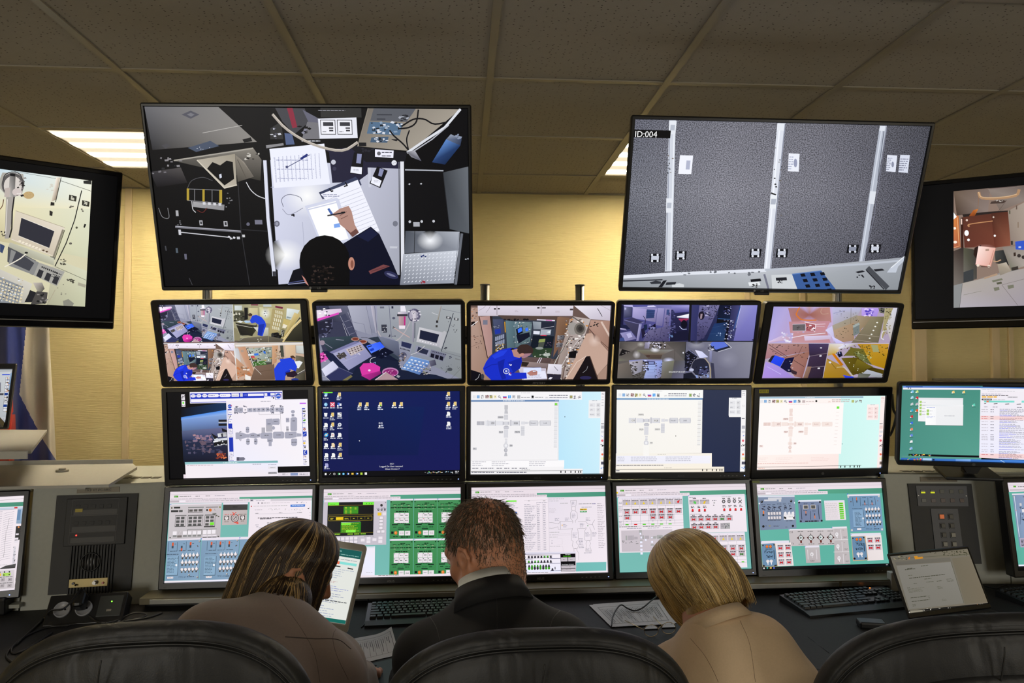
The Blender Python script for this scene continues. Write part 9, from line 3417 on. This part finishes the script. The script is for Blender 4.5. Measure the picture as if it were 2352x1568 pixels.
def hand(b, w_, d, up, k=1.0, curl=.6, side=1):
 w_, d, up = Vector(w_), Vector(d).normalized(), Vector(up).normalized(); x = d.cross(up).normalized() * side
 P = lambda a, c, e: tuple(w_ + (d * a + x * c + up * e) * k)
 b.cap(P(.01, 0, 0), P(.05, .016, 0), .022 * k, .017 * k, .012); b.cap(P(.01, 0, 0), P(.05, -.016, 0), .022 * k, .016 * k, .012); b.cap(P(.05, .026, 0), P(.05, -.028, -.002), .014 * k, .013 * k, .010)
 for c, L, r in ((.031, .068, .0088), (.011, .077, .0092), (-.010, .072, .0088), (-.030, .057, .0078)):
  a = .078; z = 0; pts = [P(.05, c * .9, 0), P(a, c, .004)]; an = 0
  for f in (.45, .30, .25):
   an += curl * (.9 if f == .45 else .75); a += L * f * math.cos(an); z -= L * f * math.sin(an); pts.append(P(a, c, .004 + z))
  b.chain(pts, [r * k * 1.05, r * k * 1.05, r * k, r * k * .92, r * k * .8], .004)
 b.chain([P(.012, .020, -.004), P(.038, .044, -.012), P(.062, .050, -.024), P(.082, .044, -.034)], [.013 * k, .0115 * k, .010 * k, .0082 * k], .008)
def hair_material(name, rough=.38):
 m = bpy.data.materials.new(name); m.use_nodes = True; nt = m.node_tree; b = nt.nodes['Principled BSDF']
 at = nt.nodes.new('ShaderNodeAttribute'); at.attribute_name = 'tint'; nt.links.new(at.outputs['Color'], b.inputs['Base Color'])
 b.inputs['Roughness'].default_value = rough; b.inputs['Specular IOR Level'].default_value = .45
 return m
def strands(name, parent, pts, radius, tint, m):
 n, k = pts.shape[:2]; hc = bpy.data.hair_curves.new(name); hc.add_curves([k] * n)
 o = np.array(parent.location); hc.attributes['position'].data.foreach_set('vector', (pts - o).astype(np.float32).ravel())
 r = hc.attributes.get('radius') or hc.attributes.new('radius', 'FLOAT', 'POINT'); r.data.foreach_set('value', np.tile(radius, n).astype(np.float32))
 t = hc.attributes.new('tint', 'FLOAT_COLOR', 'CURVE'); t.data.foreach_set('color', np.hstack([tint, np.ones((n, 1))]).astype(np.float32).ravel())
 hc.materials.append(m); ob = bpy.data.objects.new(name, hc); COL.objects.link(ob); ob.parent = parent; return ob
def xform(H, P): R_ = np.array(H.to_3x3()); return P @ R_.T + np.array(H.translation)
def face_parts(root, H, s, brow, iris=(.10, .06, .03)):
 T = lambda x, y, z: H @ Vector((x * s, y * s, z * s)) - Vector(root.location)
 me = bpy.data.materials.get('eye_white') or mat('eye_white', (.75, .72, .68), .2)
 mi = bpy.data.materials.get('iris') or mat('iris', iris, .2); ml = bpy.data.materials.get('lip') or mat('lip', (.42, .17, .14), .45)
 mb = mat('brow_hair', brow, .7)
 for sx in (-1, 1):
  def ball(name, c, r, m_, par):
   q = MB(); n = 12; q.grid([[(c.x + r * math.sin(math.pi * i / n) * math.cos(2 * math.pi * j / n), c.y + r * math.sin(math.pi * i / n) * math.sin(2 * math.pi * j / n), c.z + r * math.cos(math.pi * i / n)) for j in range(n)] for i in range(n + 1)], True, None, True); return q.build(name, m_, par)
  e = ball('eye', T(sx * .031, .081, .005), .0115 * s, me, root); ball('pupil', T(sx * .031, .0895, .004), .0045 * s, mi, e)
  q = MB(); q.tube([T(sx * .014, .0895, .024), T(sx * .03, .087, .029), T(sx * .044, .079, .026)], [.0022, .0026, .0015], 6); q.build('eyebrow', mb, root)
 q = MB(); q.tube([T(-.020, .086, -.0605), T(-.008, .0925, -.058), T(0, .0925, -.059), T(.008, .0925, -.058), T(.020, .086, -.0605)], [.002, .0035, .0035, .0035, .002], 7); q.build('lips', ml, root)
def cloth_disp(seed, amp, sc):
 def f(P):
  r = np.random.RandomState(seed); out = P.copy()
  for k in range(5):
   d = r.normal(size=3); d /= np.linalg.norm(d); fr = sc * r.uniform(.6, 1.8); ph = r.uniform(0, 6.28)
   e = r.normal(size=3); e /= np.linalg.norm(e)
   out += e * (amp / (1 + .4 * k) * np.sin(P @ d * fr + ph + 1.5 * np.sin(P[:, (k + 1) % 3] * fr * .5)))[:, None]
  return out
 return f
def legs(b, tr, pel, kneeL, kneeR, footL, footR):
 for sx, kn, ft in ((-1, kneeL, footL), (1, kneeR, footR)):
  hip = Vector(pel) + Vector((sx * .09, .02, 0)); kn, ft = Vector(kn), Vector(ft); an = ft + Vector((0, -.04, .07))
  b.chain([hip, kn, an], [.070, .050, .038], .03); b.cap(an, ft + Vector((0, .10, .0)), .034, .028, .02)
  tr.chain([hip, kn, an + Vector((0, 0, .02))], [.088, .066, .055], .03)
  if 1: yield ft, an
M_SHOE = mat('shoe_leather', (.012, .011, .010), .3)
def shoes(root, L):
 for ft, an in L:
  q = MB(); o = Vector(root.location); q.tube([ft - o + Vector((0, -.10, .0)), ft - o + Vector((0, 0, .01)), ft - o + Vector((0, .10, -.003)), ft - o + Vector((0, .15, -.010))], [.038, .046, .040, .018], 12); q.build('shoe', M_SHOE, root)
def seam(o, px, name='seam', m=None, r=.0007):
 Mi = o.matrix_world.inverted() if False else Matrix.Translation(-Vector(o.location)); pts = []
 for p in spline([(a, b, 0) for a, b in px], 26):
  ok, loc, nn, _ = o.ray_cast(Mi @ Vector((0, 0, ZC)), ray(p.x, p.y))
  if ok: pts.append(loc + nn * .0004)
 if len(pts) > 2:
  q = MB(); q.tube(pts, r, 5); q.build(name, m or bpy.data.materials['welt_black'], o)
def V3(*a): return Vector(a)
SK_M = skin('skin_man', rgb(176, 122, 92)); SK_W = skin('skin_woman', rgb(180, 126, 96))
def man():
 H = head_matrix(at_y(1112, 1268, 1.68), 47, 20, 3); hs = .99
 C7 = at_y(1132, 1362, 1.575); Ls = at_y(985, 1462, 1.61); Rs = at_y(1292, 1452, 1.57); pel = V3(.09, 1.49, .63); root_o = pel.copy()
 b = Body(.0035); head(b, H, hs)
 nk = H @ Vector((0, -.035, -.05))
 b.chain([nk, C7 + V3(0, .045, -.01)], [.056, .060], .03); b.chain([H @ Vector((0, .01, -.06)), C7 + V3(-.005, .075, -.05)], [.045, .05], .03)
 ch = V3(.07, 1.54, .90)
 b.chain([C7 + V3(0, .03, -.04), ch, V3(.085, 1.49, .74), pel], [.075, .125, .12, .14], .05); b.cap(Ls + V3(0, 0, -.05), Rs + V3(0, 0, -.05), .05, .05, .04)
 eL, eR = V3(-.12, 1.82, .80), V3(.36, 1.80, .80); wL, wR = V3(.0, 2.03, .775), V3(.22, 2.04, .775)
 for s_, e, w_ in ((Ls, eL, wL), (Rs, eR, wR)): b.chain([s_ + V3(0, 0, -.04), e, w_], [.045, .038, .026], .03)
 hand(b, wL, (.3, .9, 0), (0, 0, 1), 1.0, .35, -1); hand(b, wR, (-.3, .9, 0), (0, 0, 1), 1.0, .35, 1)
 tr = Body(.008); L = list(legs(b, tr, pel, (-.02, 1.84, .56), (.22, 1.84, .56), (-.02, 1.86, .05), (.24, 1.86, .05)))
 tr.ell(pel + V3(0, 0, .02), (.19, .15, .14), .04)
 root = b.mesh('person', SK_M, origin=root_o)
 tag(root, 'man with thinning short dark hair in black suit jacket, head turned left', 'person')
 tr.mesh('trousers', mat('trouser_black', (.012, .012, .013), .8, noise=(300, .2)), origin=root_o, parent=root)
 shoes(root, L); face_parts(root, H, hs, (.05, .035, .02))
 j = Body(.005)
 j.chain([C7 + V3(.0, .02, -.055), ch + V3(0, -.015, 0), V3(.085, 1.485, .74), pel + V3(0, 0, .03)], [.075, .145, .145, .150], .06)
 j.cap(Ls + V3(.02, 0, -.055), Rs + V3(-.02, 0, -.055), .064, .064, .05)
 for s_ in (Ls, Rs): j.cap(C7 + V3(0, .012, -.045), s_ + V3(0, 0, -.045), .056, .058, .05)
 j.ell((Ls + Rs) / 2 + V3(0, -.03, -.16), (.195, .115, .19), .06)
 for s_, e, w_ in ((Ls, eL, wL), (Rs, eR, wR)): j.chain([s_ + V3(0, 0, -.05), e, w_ * .9 + e * .1], [.070, .058, .042], .03)
 jk = j.mesh('jacket', M_SUIT, origin=root_o, parent=root, disp=cloth_disp(3, .005, 16)); bpy.context.view_layer.update()
 seam(jk, [(1140, 1372), (1142, 1400), (1142, 1445)]); seam(jk, [(1290, 1398), (1270, 1420), (1262, 1450)]); seam(jk, [(985, 1412), (1002, 1440), (1010, 1470)])
 def band(name, m_, r0, r1, z0, z1, th, tilt, off, a0=-205, a1=25):
  q = MB(); n = 40; rows = []
  Mx = Matrix.Translation(C7 + V3(*off) - root_o) @ Matrix.Rotation(rad(-11), 4, 'Y') @ Matrix.Rotation(rad(tilt), 4, 'X')
  for i in range(n + 1):
   an = rad(a0 + (a1 - a0) * i / n); c, s_ = math.cos(an), math.sin(an)
   rows.append([(r0 * c, r0 * s_ * .95, z0), (r1 * c, r1 * s_ * .95, z1), ((r1 + th) * c, (r1 + th) * s_ * .95, z1 + .002), ((r0 + th * 2.2) * c, (r0 + th * 2.2) * s_ * .95, z0 - .004)])
  q.grid(rows, True, Mx, True); return q.build(name, m_, root)
 band('jacket_collar', M_SUIT, .084, .0715, -.040, .008, .005, -32, (-.006, .038, -.004))
 band('shirt_collar', mat('shirt_white', rgb(206, 208, 204), .7, noise=(200, .03)), .068, .0655, -.02, .020, .0025, -34, (-.006, .040, .002))
 r = np.random.RandomState(5); N = 24000
 hm = hair_material('hair_dark', .45)
 me = root.data; nv = len(me.vertices); vc = np.empty(nv * 3, np.float32); vn = np.empty(nv * 3, np.float32)
 me.vertices.foreach_get('co', vc); me.vertex_normals.foreach_get('vector', vn)
 Hi = np.array(H.inverted()); vc = ((vc.reshape(-1, 3) + np.array(root_o)) @ Hi[:3, :3].T + Hi[:3, 3]) / hs; vn = vn.reshape(-1, 3) @ Hi[:3, :3].T
 ok = (np.abs(vc[:, 0]) < .078) & (vc[:, 1] > -.13) & (vc[:, 1] < .10) & (vc[:, 2] > -.11) & (vc[:, 2] < .14)
 ok &= ~((np.abs(vc[:, 0]) > .066) & (vc[:, 1] > -.040) & (vc[:, 1] < .012) & (vc[:, 2] < .034))
 ids = np.where(ok)[0]; ids = ids[r.randint(0, len(ids), N)]; p = vc[ids] + r.normal(0, .0012, (N, 3)); nrm = vn[ids]
 z, y = p[:, 2], p[:, 1]
 low = np.where(y < -.05, -.080, np.where(y < -.022, -.080 + (y + .05) / .028 * .075, np.where(y < .006, .030, np.where(y < .026, -.002, np.where(y < .05, .045, .080)))))
 keep = z > low + r.normal(0, .005, N)
 crown = np.array([.012, -.055, .118]); dist = np.linalg.norm(p - crown, axis=1)
 keep &= r.rand(N) > np.clip(1 - dist / .050, 0, 1) * .62
 keep &= ~((y > .03) & (z > .09) & (r.rand(N) > .5))
 p, nrm = p[keep], nrm[keep]; n_ = len(p)
 t = p - crown; t -= nrm * (t * nrm).sum(1)[:, None]; t /= np.maximum(np.linalg.norm(t, axis=1), 1e-4)[:, None]
 t += r.normal(0, .22, t.shape); L_ = np.where(p[:, 2] < -.01, .009, np.where(p[:, 2] < .03, .014, .020)) * (.8 + .4 * r.rand(n_))
 k = 5; P = np.zeros((n_, k, 3))
 for i in range(k):
  f = i / (k - 1); P[:, i] = p + nrm * (.0003 + .0040 * f ** .6) + t * (L_ * f)[:, None] - nrm * ((L_ * f) ** 2 / .17)[:, None]
 base = np.array(rgb(82, 66, 50)); tint = base * (.55 + .9 * r.rand(n_))[:, None]; g = r.rand(n_) < .10; tint[g] = np.array(rgb(120, 108, 92))
 tint *= np.where(P[:, 0, 2] < -.01, 1.5, 1.0)[:, None]
 strands('hair', root, xform(H, P * hs), np.array([.00062, .0006, .00055, .00045, .0002]), tint, hm)
 return root
M_SUIT = mat('suit_black', (.0085, .0085, .0092), .78, noise=(420, .35), bump=(900, .25, .0006), spec=.3)
man()
def bob(root, H, N, zend, ext, s, tintf, m, seed, part=(0.01, .02), fringe=None, swirl=0.0, gap=52, inward=.35, k=20, rad_=.0008, sag=None, puff=1.0):
 r = np.random.RandomState(seed); ph = r.uniform(-np.pi, np.pi, N)      # 0 is the face side
 ah = np.abs(ph) * 180 / np.pi
 lay = r.rand(N) ** .55
 P = np.zeros((N, k, 3)); ze = np.array([zend(a, p_) for a, p_ in zip(ah, ph)])
 face = ah < gap
 ze = np.where(face, (fringe if fringe is not None else .06) + r.normal(0, .004, N), ze + r.normal(0, .007, N) - .022 * (1 - lay) * 0)
 start = r.rand(N) ** 1.5 * 1.25                                        # root: polar angle on the scalp
 short = r.rand(N) < .12; ze = np.where(short & ~face, ze + r.rand(N) * .05, ze)
 cr = np.array([part[0], part[1], 0]); jit = r.normal(0, .05, N); wav = r.normal(0, .025, N); wph = r.rand(N) * 6.28
 cc = np.sort(r.uniform(-np.pi, np.pi, 170)); cph = cc[np.clip(np.searchsorted(cc, ph), 0, 169)] + .03 * r.normal(size=N)
 for i in range(k):
  f = i / (k - 1)
  th = start + (np.pi / 2 * 1.06 - start) * np.minimum(f / .5, 1)
  g = np.clip((f - .5) / .5, 0, 1)
  e = .0035 + (ext * (.30 + .70 * lay)) * np.minimum(1, .35 + f * 1.6)
  rx, ry, rz = .077 + e, .098 + e, .086 + e * .9
  pj = ph + swirl * f + .10 * np.sin(ph * 7 + i * .25) * f + jit * f + (cph - ph) * .65 * f ** 1.5 + wav * np.sin(f * 7 + wph) * f
  x = np.sin(pj) * np.sin(th) * rx; y = np.cos(pj) * np.sin(th) * ry - .012; z = .042 + np.cos(th) * rz
  zs = .042 + np.cos(np.pi / 2 * 1.06) * rz
  fall = zs + (ze - zs) * g
  z = np.where(g > 0, fall, z)
  z = np.maximum(z, np.minimum(ze, zs)) if False else z
  prof = 1 + .10 * puff * np.sin(g * np.pi) - inward * g ** 2.2 * (.8 + .4 * (1 - lay))
  x = x * np.where(g > 0, prof, 1); y = -.012 + (y + .012) * np.where(g > 0, prof, 1)
  x += cr[0] * np.cos(th); y += cr[1] * np.cos(th)
  P[:, i] = np.stack([x, y, z], 1)
 W = xform(H, P * s)
 if sag is not None: W = sag(W)
 cl = np.sin(ph * 23 + seed) + .6 * np.sin(ph * 41 + 2) + .3 * np.sin(ph * 67)
 tint = tintf(r, N, cl, ph)
 rr = np.full(k, rad_); rr[-1] = rad_ * .25; rr[-2] = rad_ * .6; rr[-3] = rad_ * .85
 return strands('hair', root, W, rr, tint, m)
def clear(caps):
 def f(W):
  S_ = W.shape; P = W.reshape(-1, 3).copy()
  for _ in range(2):
   for a, b, r_ in caps:
    a, b = np.array(a), np.array(b); d = b - a; t = np.clip(((P - a) @ d) / (d @ d), 0, 1)[:, None]; v = P - a - t * d; L = np.linalg.norm(v, axis=1)[:, None]
    P = np.where(L < r_, a + t * d + v / np.maximum(L, 1e-5) * r_, P)
  return P.reshape(S_)
 return f
def scalp(root, H, s, c, m, zend):
 b = Body(.004); R_ = H.to_3x3(); T = lambda x, y, z: tuple(H @ Vector((x * s, y * s, z * s)))
 b.ell(T(0, -.014, .042), (.0775 * s, .0965 * s, .0865 * s), .02, R_); b.ell(T(0, -.035, (zend + .02) / 2), (.076 * s, .066 * s, (.06 - zend) * .62 * s), .04, R_)
 Hi = np.array(H.inverted())
 def cull(P):
  q = (P @ Hi[:3, :3].T + Hi[:3, 3]) / s; return (q[:, 2] > zend) & ((q[:, 1] < .02) | (q[:, 2] > .065))
 return b.mesh('hair_base', m, origin=root.location, parent=root, cull=cull)
def woman_left():
 H = head_matrix(at_y(664, 1318, 1.66), -62, 22, 2); s = .94
 C7 = at_y(612, 1392, 1.53); Ls = at_y(482, 1408, 1.50); Rs = at_y(768, 1480, 1.585); pel = V3(-.42, 1.47, .63); ro = pel.copy()
 b = Body(.0035); head(b, H, s); nk = H @ Vector((0, -.03, -.05))
 b.chain([nk, C7 + V3(.02, .05, -.01)], [.048, .052], .03)
 ch = (Ls + Rs) / 2 + V3(0, -.01, -.18)
 b.chain([C7 + V3(.01, .03, -.05), ch, V3(-.41, 1.47, .74), pel], [.065, .11, .11, .14], .05); b.cap(Ls + V3(0, 0, -.05), Rs + V3(0, 0, -.05), .04, .04, .04)
 eR = at_y(806, 1580, 1.70); wR = at_y(838, 1550, 1.955) ; eL = at_y(520, 1560, 1.74); wL = at_y(676, 1450, 1.93)
 b.chain([Rs + V3(0, 0, -.04), eR, wR], [.04, .033, .024], .03); b.chain([Ls + V3(0, 0, -.04), eL, wL], [.04, .033, .024], .03)
 hand(b, wR, (.06, .9, -.25), (.1, .3, 1), .92, .95, -1); hand(b, wL, (.45, .5, .2), (-.4, -.5, .5), .92, .8, 1)
 tr = Body(.008); L = list(legs(b, tr, pel, (-.46, 1.80, .55), (-.24, 1.80, .55), (-.46, 1.84, .05), (-.24, 1.84, .05))); tr.ell(pel + V3(0, 0, .02), (.19, .15, .14), .04)
 root = b.mesh('person', SK_W, origin=ro); tag(root, 'woman with long brown streaked hair in taupe jacket reading a tablet', 'person')
 tr.mesh('trousers', mat('trouser_brown', (.035, .03, .028), .8, noise=(300, .2)), origin=ro, parent=root); shoes(root, L); face_parts(root, H, s, (.06, .04, .025))
 mj = mat('jacket_taupe', rgb(108, 93, 84), .85, noise=(260, .10), bump=(900, .2, .0006), sheen=.3)
 j = Body(.005)
 j.chain([C7 + V3(.01, .015, -.07), ch + V3(0, -.02, 0), V3(-.41, 1.465, .74), pel + V3(0, 0, .03)], [.07, .145, .145, .150], .07)
 for s_ in (Ls, Rs): j.cap(C7 + V3(.01, .0, -.055), s_ + V3(0, 0, -.045), .052, .056, .06)
 j.ell((Ls + Rs) / 2 + V3(0, -.045, -.13), (.205, .115, .17), .06)
 j.chain([Rs + V3(-.005, 0, -.05), eR, wR * .85 + eR * .15], [.066, .056, .040], .03); j.chain([Ls + V3(0, 0, -.05), eL, wL * .85 + eL * .15], [.066, .056, .040], .03)
 jk = j.mesh('jacket', mj, origin=ro, parent=root, disp=cloth_disp(8, .006, 15)); ms = mat('jacket_seam_shade', rgb(58, 50, 45), .9)  # one dark tone for the sewn seams and the painted crease shade
 bpy.context.view_layer.update()
 seam(jk, [(792, 1425), (766, 1455), (772, 1500), (800, 1560)], m=ms); seam(jk, [(655, 1462), (720, 1466), (775, 1468), (806, 1490)], 'crease_shade', ms, .0014); seam(jk, [(640, 1372), (690, 1440), (722, 1500), (735, 1566)], m=ms)  # middle stroke is a dark tube painting the shade of a cloth fold
 hm = hair_material('hair_brown', .36)
 ml = mat('hair_under_brown', rgb(34, 26, 18), .6, noise=(90, .5), stretch=(1, 1, .1))
 zf = lambda a, p_: (-.150 - .03 * max(0, 1 - abs(a - 70) / 45)) if a < 130 else -.140
 caps = [(nk, C7 + V3(.02, .05, -.01), .062), (Ls + V3(0, 0, -.045), C7 + V3(.01, 0, -.055), .066), (Rs + V3(0, 0, -.045), C7 + V3(.01, 0, -.055), .066)]
 scalp(root, H, s, None, ml, -.085)
 def tf(r, N, cl, ph):
  base = np.array(rgb(50, 36, 23)); t = base * (.45 + .85 * r.rand(N))[:, None]
  hi_ = (cl > .95) | (r.rand(N) < .05); t[hi_] = np.array(rgb(168, 138, 88)) * (.55 + .6 * r.rand(hi_.sum()))[:, None]; return t
 bob(root, H, 10000, zf, .010, s, tf, hm, 4, fringe=.0, inward=.02, puff=.4, rad_=.00085, gap=30, k=22, sag=clear(caps))
 return root
woman_left()
def woman_right():
 H = head_matrix(at_y(1596, 1340, 1.62), 18, 42, 17); s = .93
 C7 = at_y(1664, 1422, 1.49); Ls = at_y(1548, 1502, 1.56); Rs = at_y(1746, 1440, 1.47); pel = V3(.52, 1.45, .63); ro = pel.copy()
 b = Body(.0035); head(b, H, s); nk = H @ Vector((0, -.03, -.05))
 b.chain([nk, C7 + V3(-.01, .05, -.01)], [.048, .052], .03)
 ch = (Ls + Rs) / 2 + V3(.03, -.03, -.18)
 b.chain([C7 + V3(0, .03, -.05), ch, V3(.54, 1.45, .74), pel], [.065, .11, .11, .14], .05); b.cap(Ls + V3(0, 0, -.05), Rs + V3(0, 0, -.05), .04, .04, .04)
 eL = at_y(1548, 1610, 1.68); wL = V3(.60, 1.93, .77); eR = at_y(1800, 1585, 1.64); wR = V3(.69, 1.93, .77)
 b.chain([Rs + V3(0, 0, -.04), eR, wR], [.04, .033, .024], .03); b.chain([Ls + V3(0, 0, -.04), eL, wL], [.04, .033, .024], .03)
 hand(b, wR, (-.4, .8, 0), (0, 0, 1), .92, .4, 1); hand(b, wL, (.3, .9, 0), (0, 0, 1), .92, .4, -1)
 tr = Body(.008); L = list(legs(b, tr, pel, (.42, 1.72, .55), (.62, 1.72, .55), (.42, 1.78, .05), (.64, 1.78, .05))); tr.ell(pel + V3(0, 0, .02), (.19, .15, .14), .04)
 root = b.mesh('person', SK_W, origin=ro); tag(root, 'woman with blonde bob in beige jacket bending over the papers', 'person')
 tr.mesh('trousers', mat('trouser_beige', rgb(120, 100, 80), .8, noise=(300, .1)), origin=ro, parent=root); shoes(root, L); face_parts(root, H, s, (.18, .12, .06))
 mj = mat('jacket_beige', rgb(196, 170, 136), .85, noise=(260, .08), bump=(900, .2, .0006), sheen=.2)
 j = Body(.005)
 j.chain([C7 + V3(0, .015, -.07), ch + V3(.01, -.02, 0), V3(.545, 1.44, .74), pel + V3(0, 0, .03)], [.07, .145, .15, .150], .07)
 for s_ in (Ls, Rs): j.cap(C7 + V3(0, .0, -.055), s_ + V3(0, 0, -.045), .052, .056, .06)
 j.ell((Ls + Rs) / 2 + V3(.035, -.06, -.15), (.20, .12, .18), .06)
 j.chain([Rs + V3(0, 0, -.05), eR, wR * .85 + eR * .15], [.066, .056, .040], .03); j.chain([Ls + V3(0, 0, -.05), eL, wL * .85 + eL * .15], [.066, .056, .040], .03)
 jk = j.mesh('jacket', mj, origin=ro, parent=root, disp=cloth_disp(12, .006, 14)); ms = mat('jacket_seam_beige', rgb(120, 100, 78), .9)
 bpy.context.view_layer.update()
 seam(jk, [(1585, 1465), (1615, 1500), (1636, 1535), (1650, 1566)], m=ms); seam(jk, [(1700, 1425), (1722, 1480), (1735, 1566)], m=ms)
 q = MB(); n = 30; rows = []; Mx = Matrix.Translation(C7 + V3(-.01, .03, -.005) - ro) @ Matrix.Rotation(rad(-35), 4, 'X') @ Matrix.Rotation(rad(-14), 4, 'Y')
 for i in range(n + 1):
  an = rad(-200 + 220 * i / n); c, s_ = math.cos(an), math.sin(an)
  rows.append([(.060 * c, .056 * s_, -.02), (.058 * c, .054 * s_, .006), (.064 * c, .060 * s_, .007), (.080 * c, .076 * s_, -.026)])
 q.grid(rows, True, Mx, True); q.build('jacket_collar', mj, root)
 hm = hair_material('hair_blonde', .34); ml = mat('hair_under_blonde', rgb(120, 92, 52), .6, noise=(90, .5), stretch=(1, 1, .1))
 zf = lambda a, p_: -.098 + (.012 if a > 150 else 0)
 scalp(root, H, s, None, ml, -.075)
 def tf(r, N, cl, ph):
  base = np.array(rgb(176, 146, 88)); t = base * (.50 + .75 * r.rand(N))[:, None] * (1 + .22 * cl)[:, None]
  hi_ = r.rand(N) < .16; t[hi_] = np.array(rgb(214, 190, 140)) * (.7 + .4 * r.rand(hi_.sum()))[:, None]
  lo_ = (cl < -.9) & (r.rand(N) < .5); t[lo_] = np.array(rgb(110, 82, 44)); return np.clip(t, .01, .9)
 bob(root, H, 10000, zf, .011, s, tf, hm, 9, puff=.7, fringe=.03, inward=.22, rad_=.00085, gap=46, k=22, sag=clear([(nk, C7 + V3(-.01, .05, -.01), .060)]))
 t = thing('stool', 'round black stool under the blonde woman', 'stool', (pel.x, pel.y, 0))
 q = MB(); q.cyl((0, .03, .40), (0, .03, .45), .19, 32); q.build('seat', M_LEATHER, t); q = MB(); q.cyl((0, .03, .02), (0, .03, .40), .03, 16); q.build('column', M_CHROME, t); q = MB(); q.cyl((0, .03, 0), (0, .03, .02), .2, 32); q.build('base', M_CHROME, t)
 return root
woman_right()
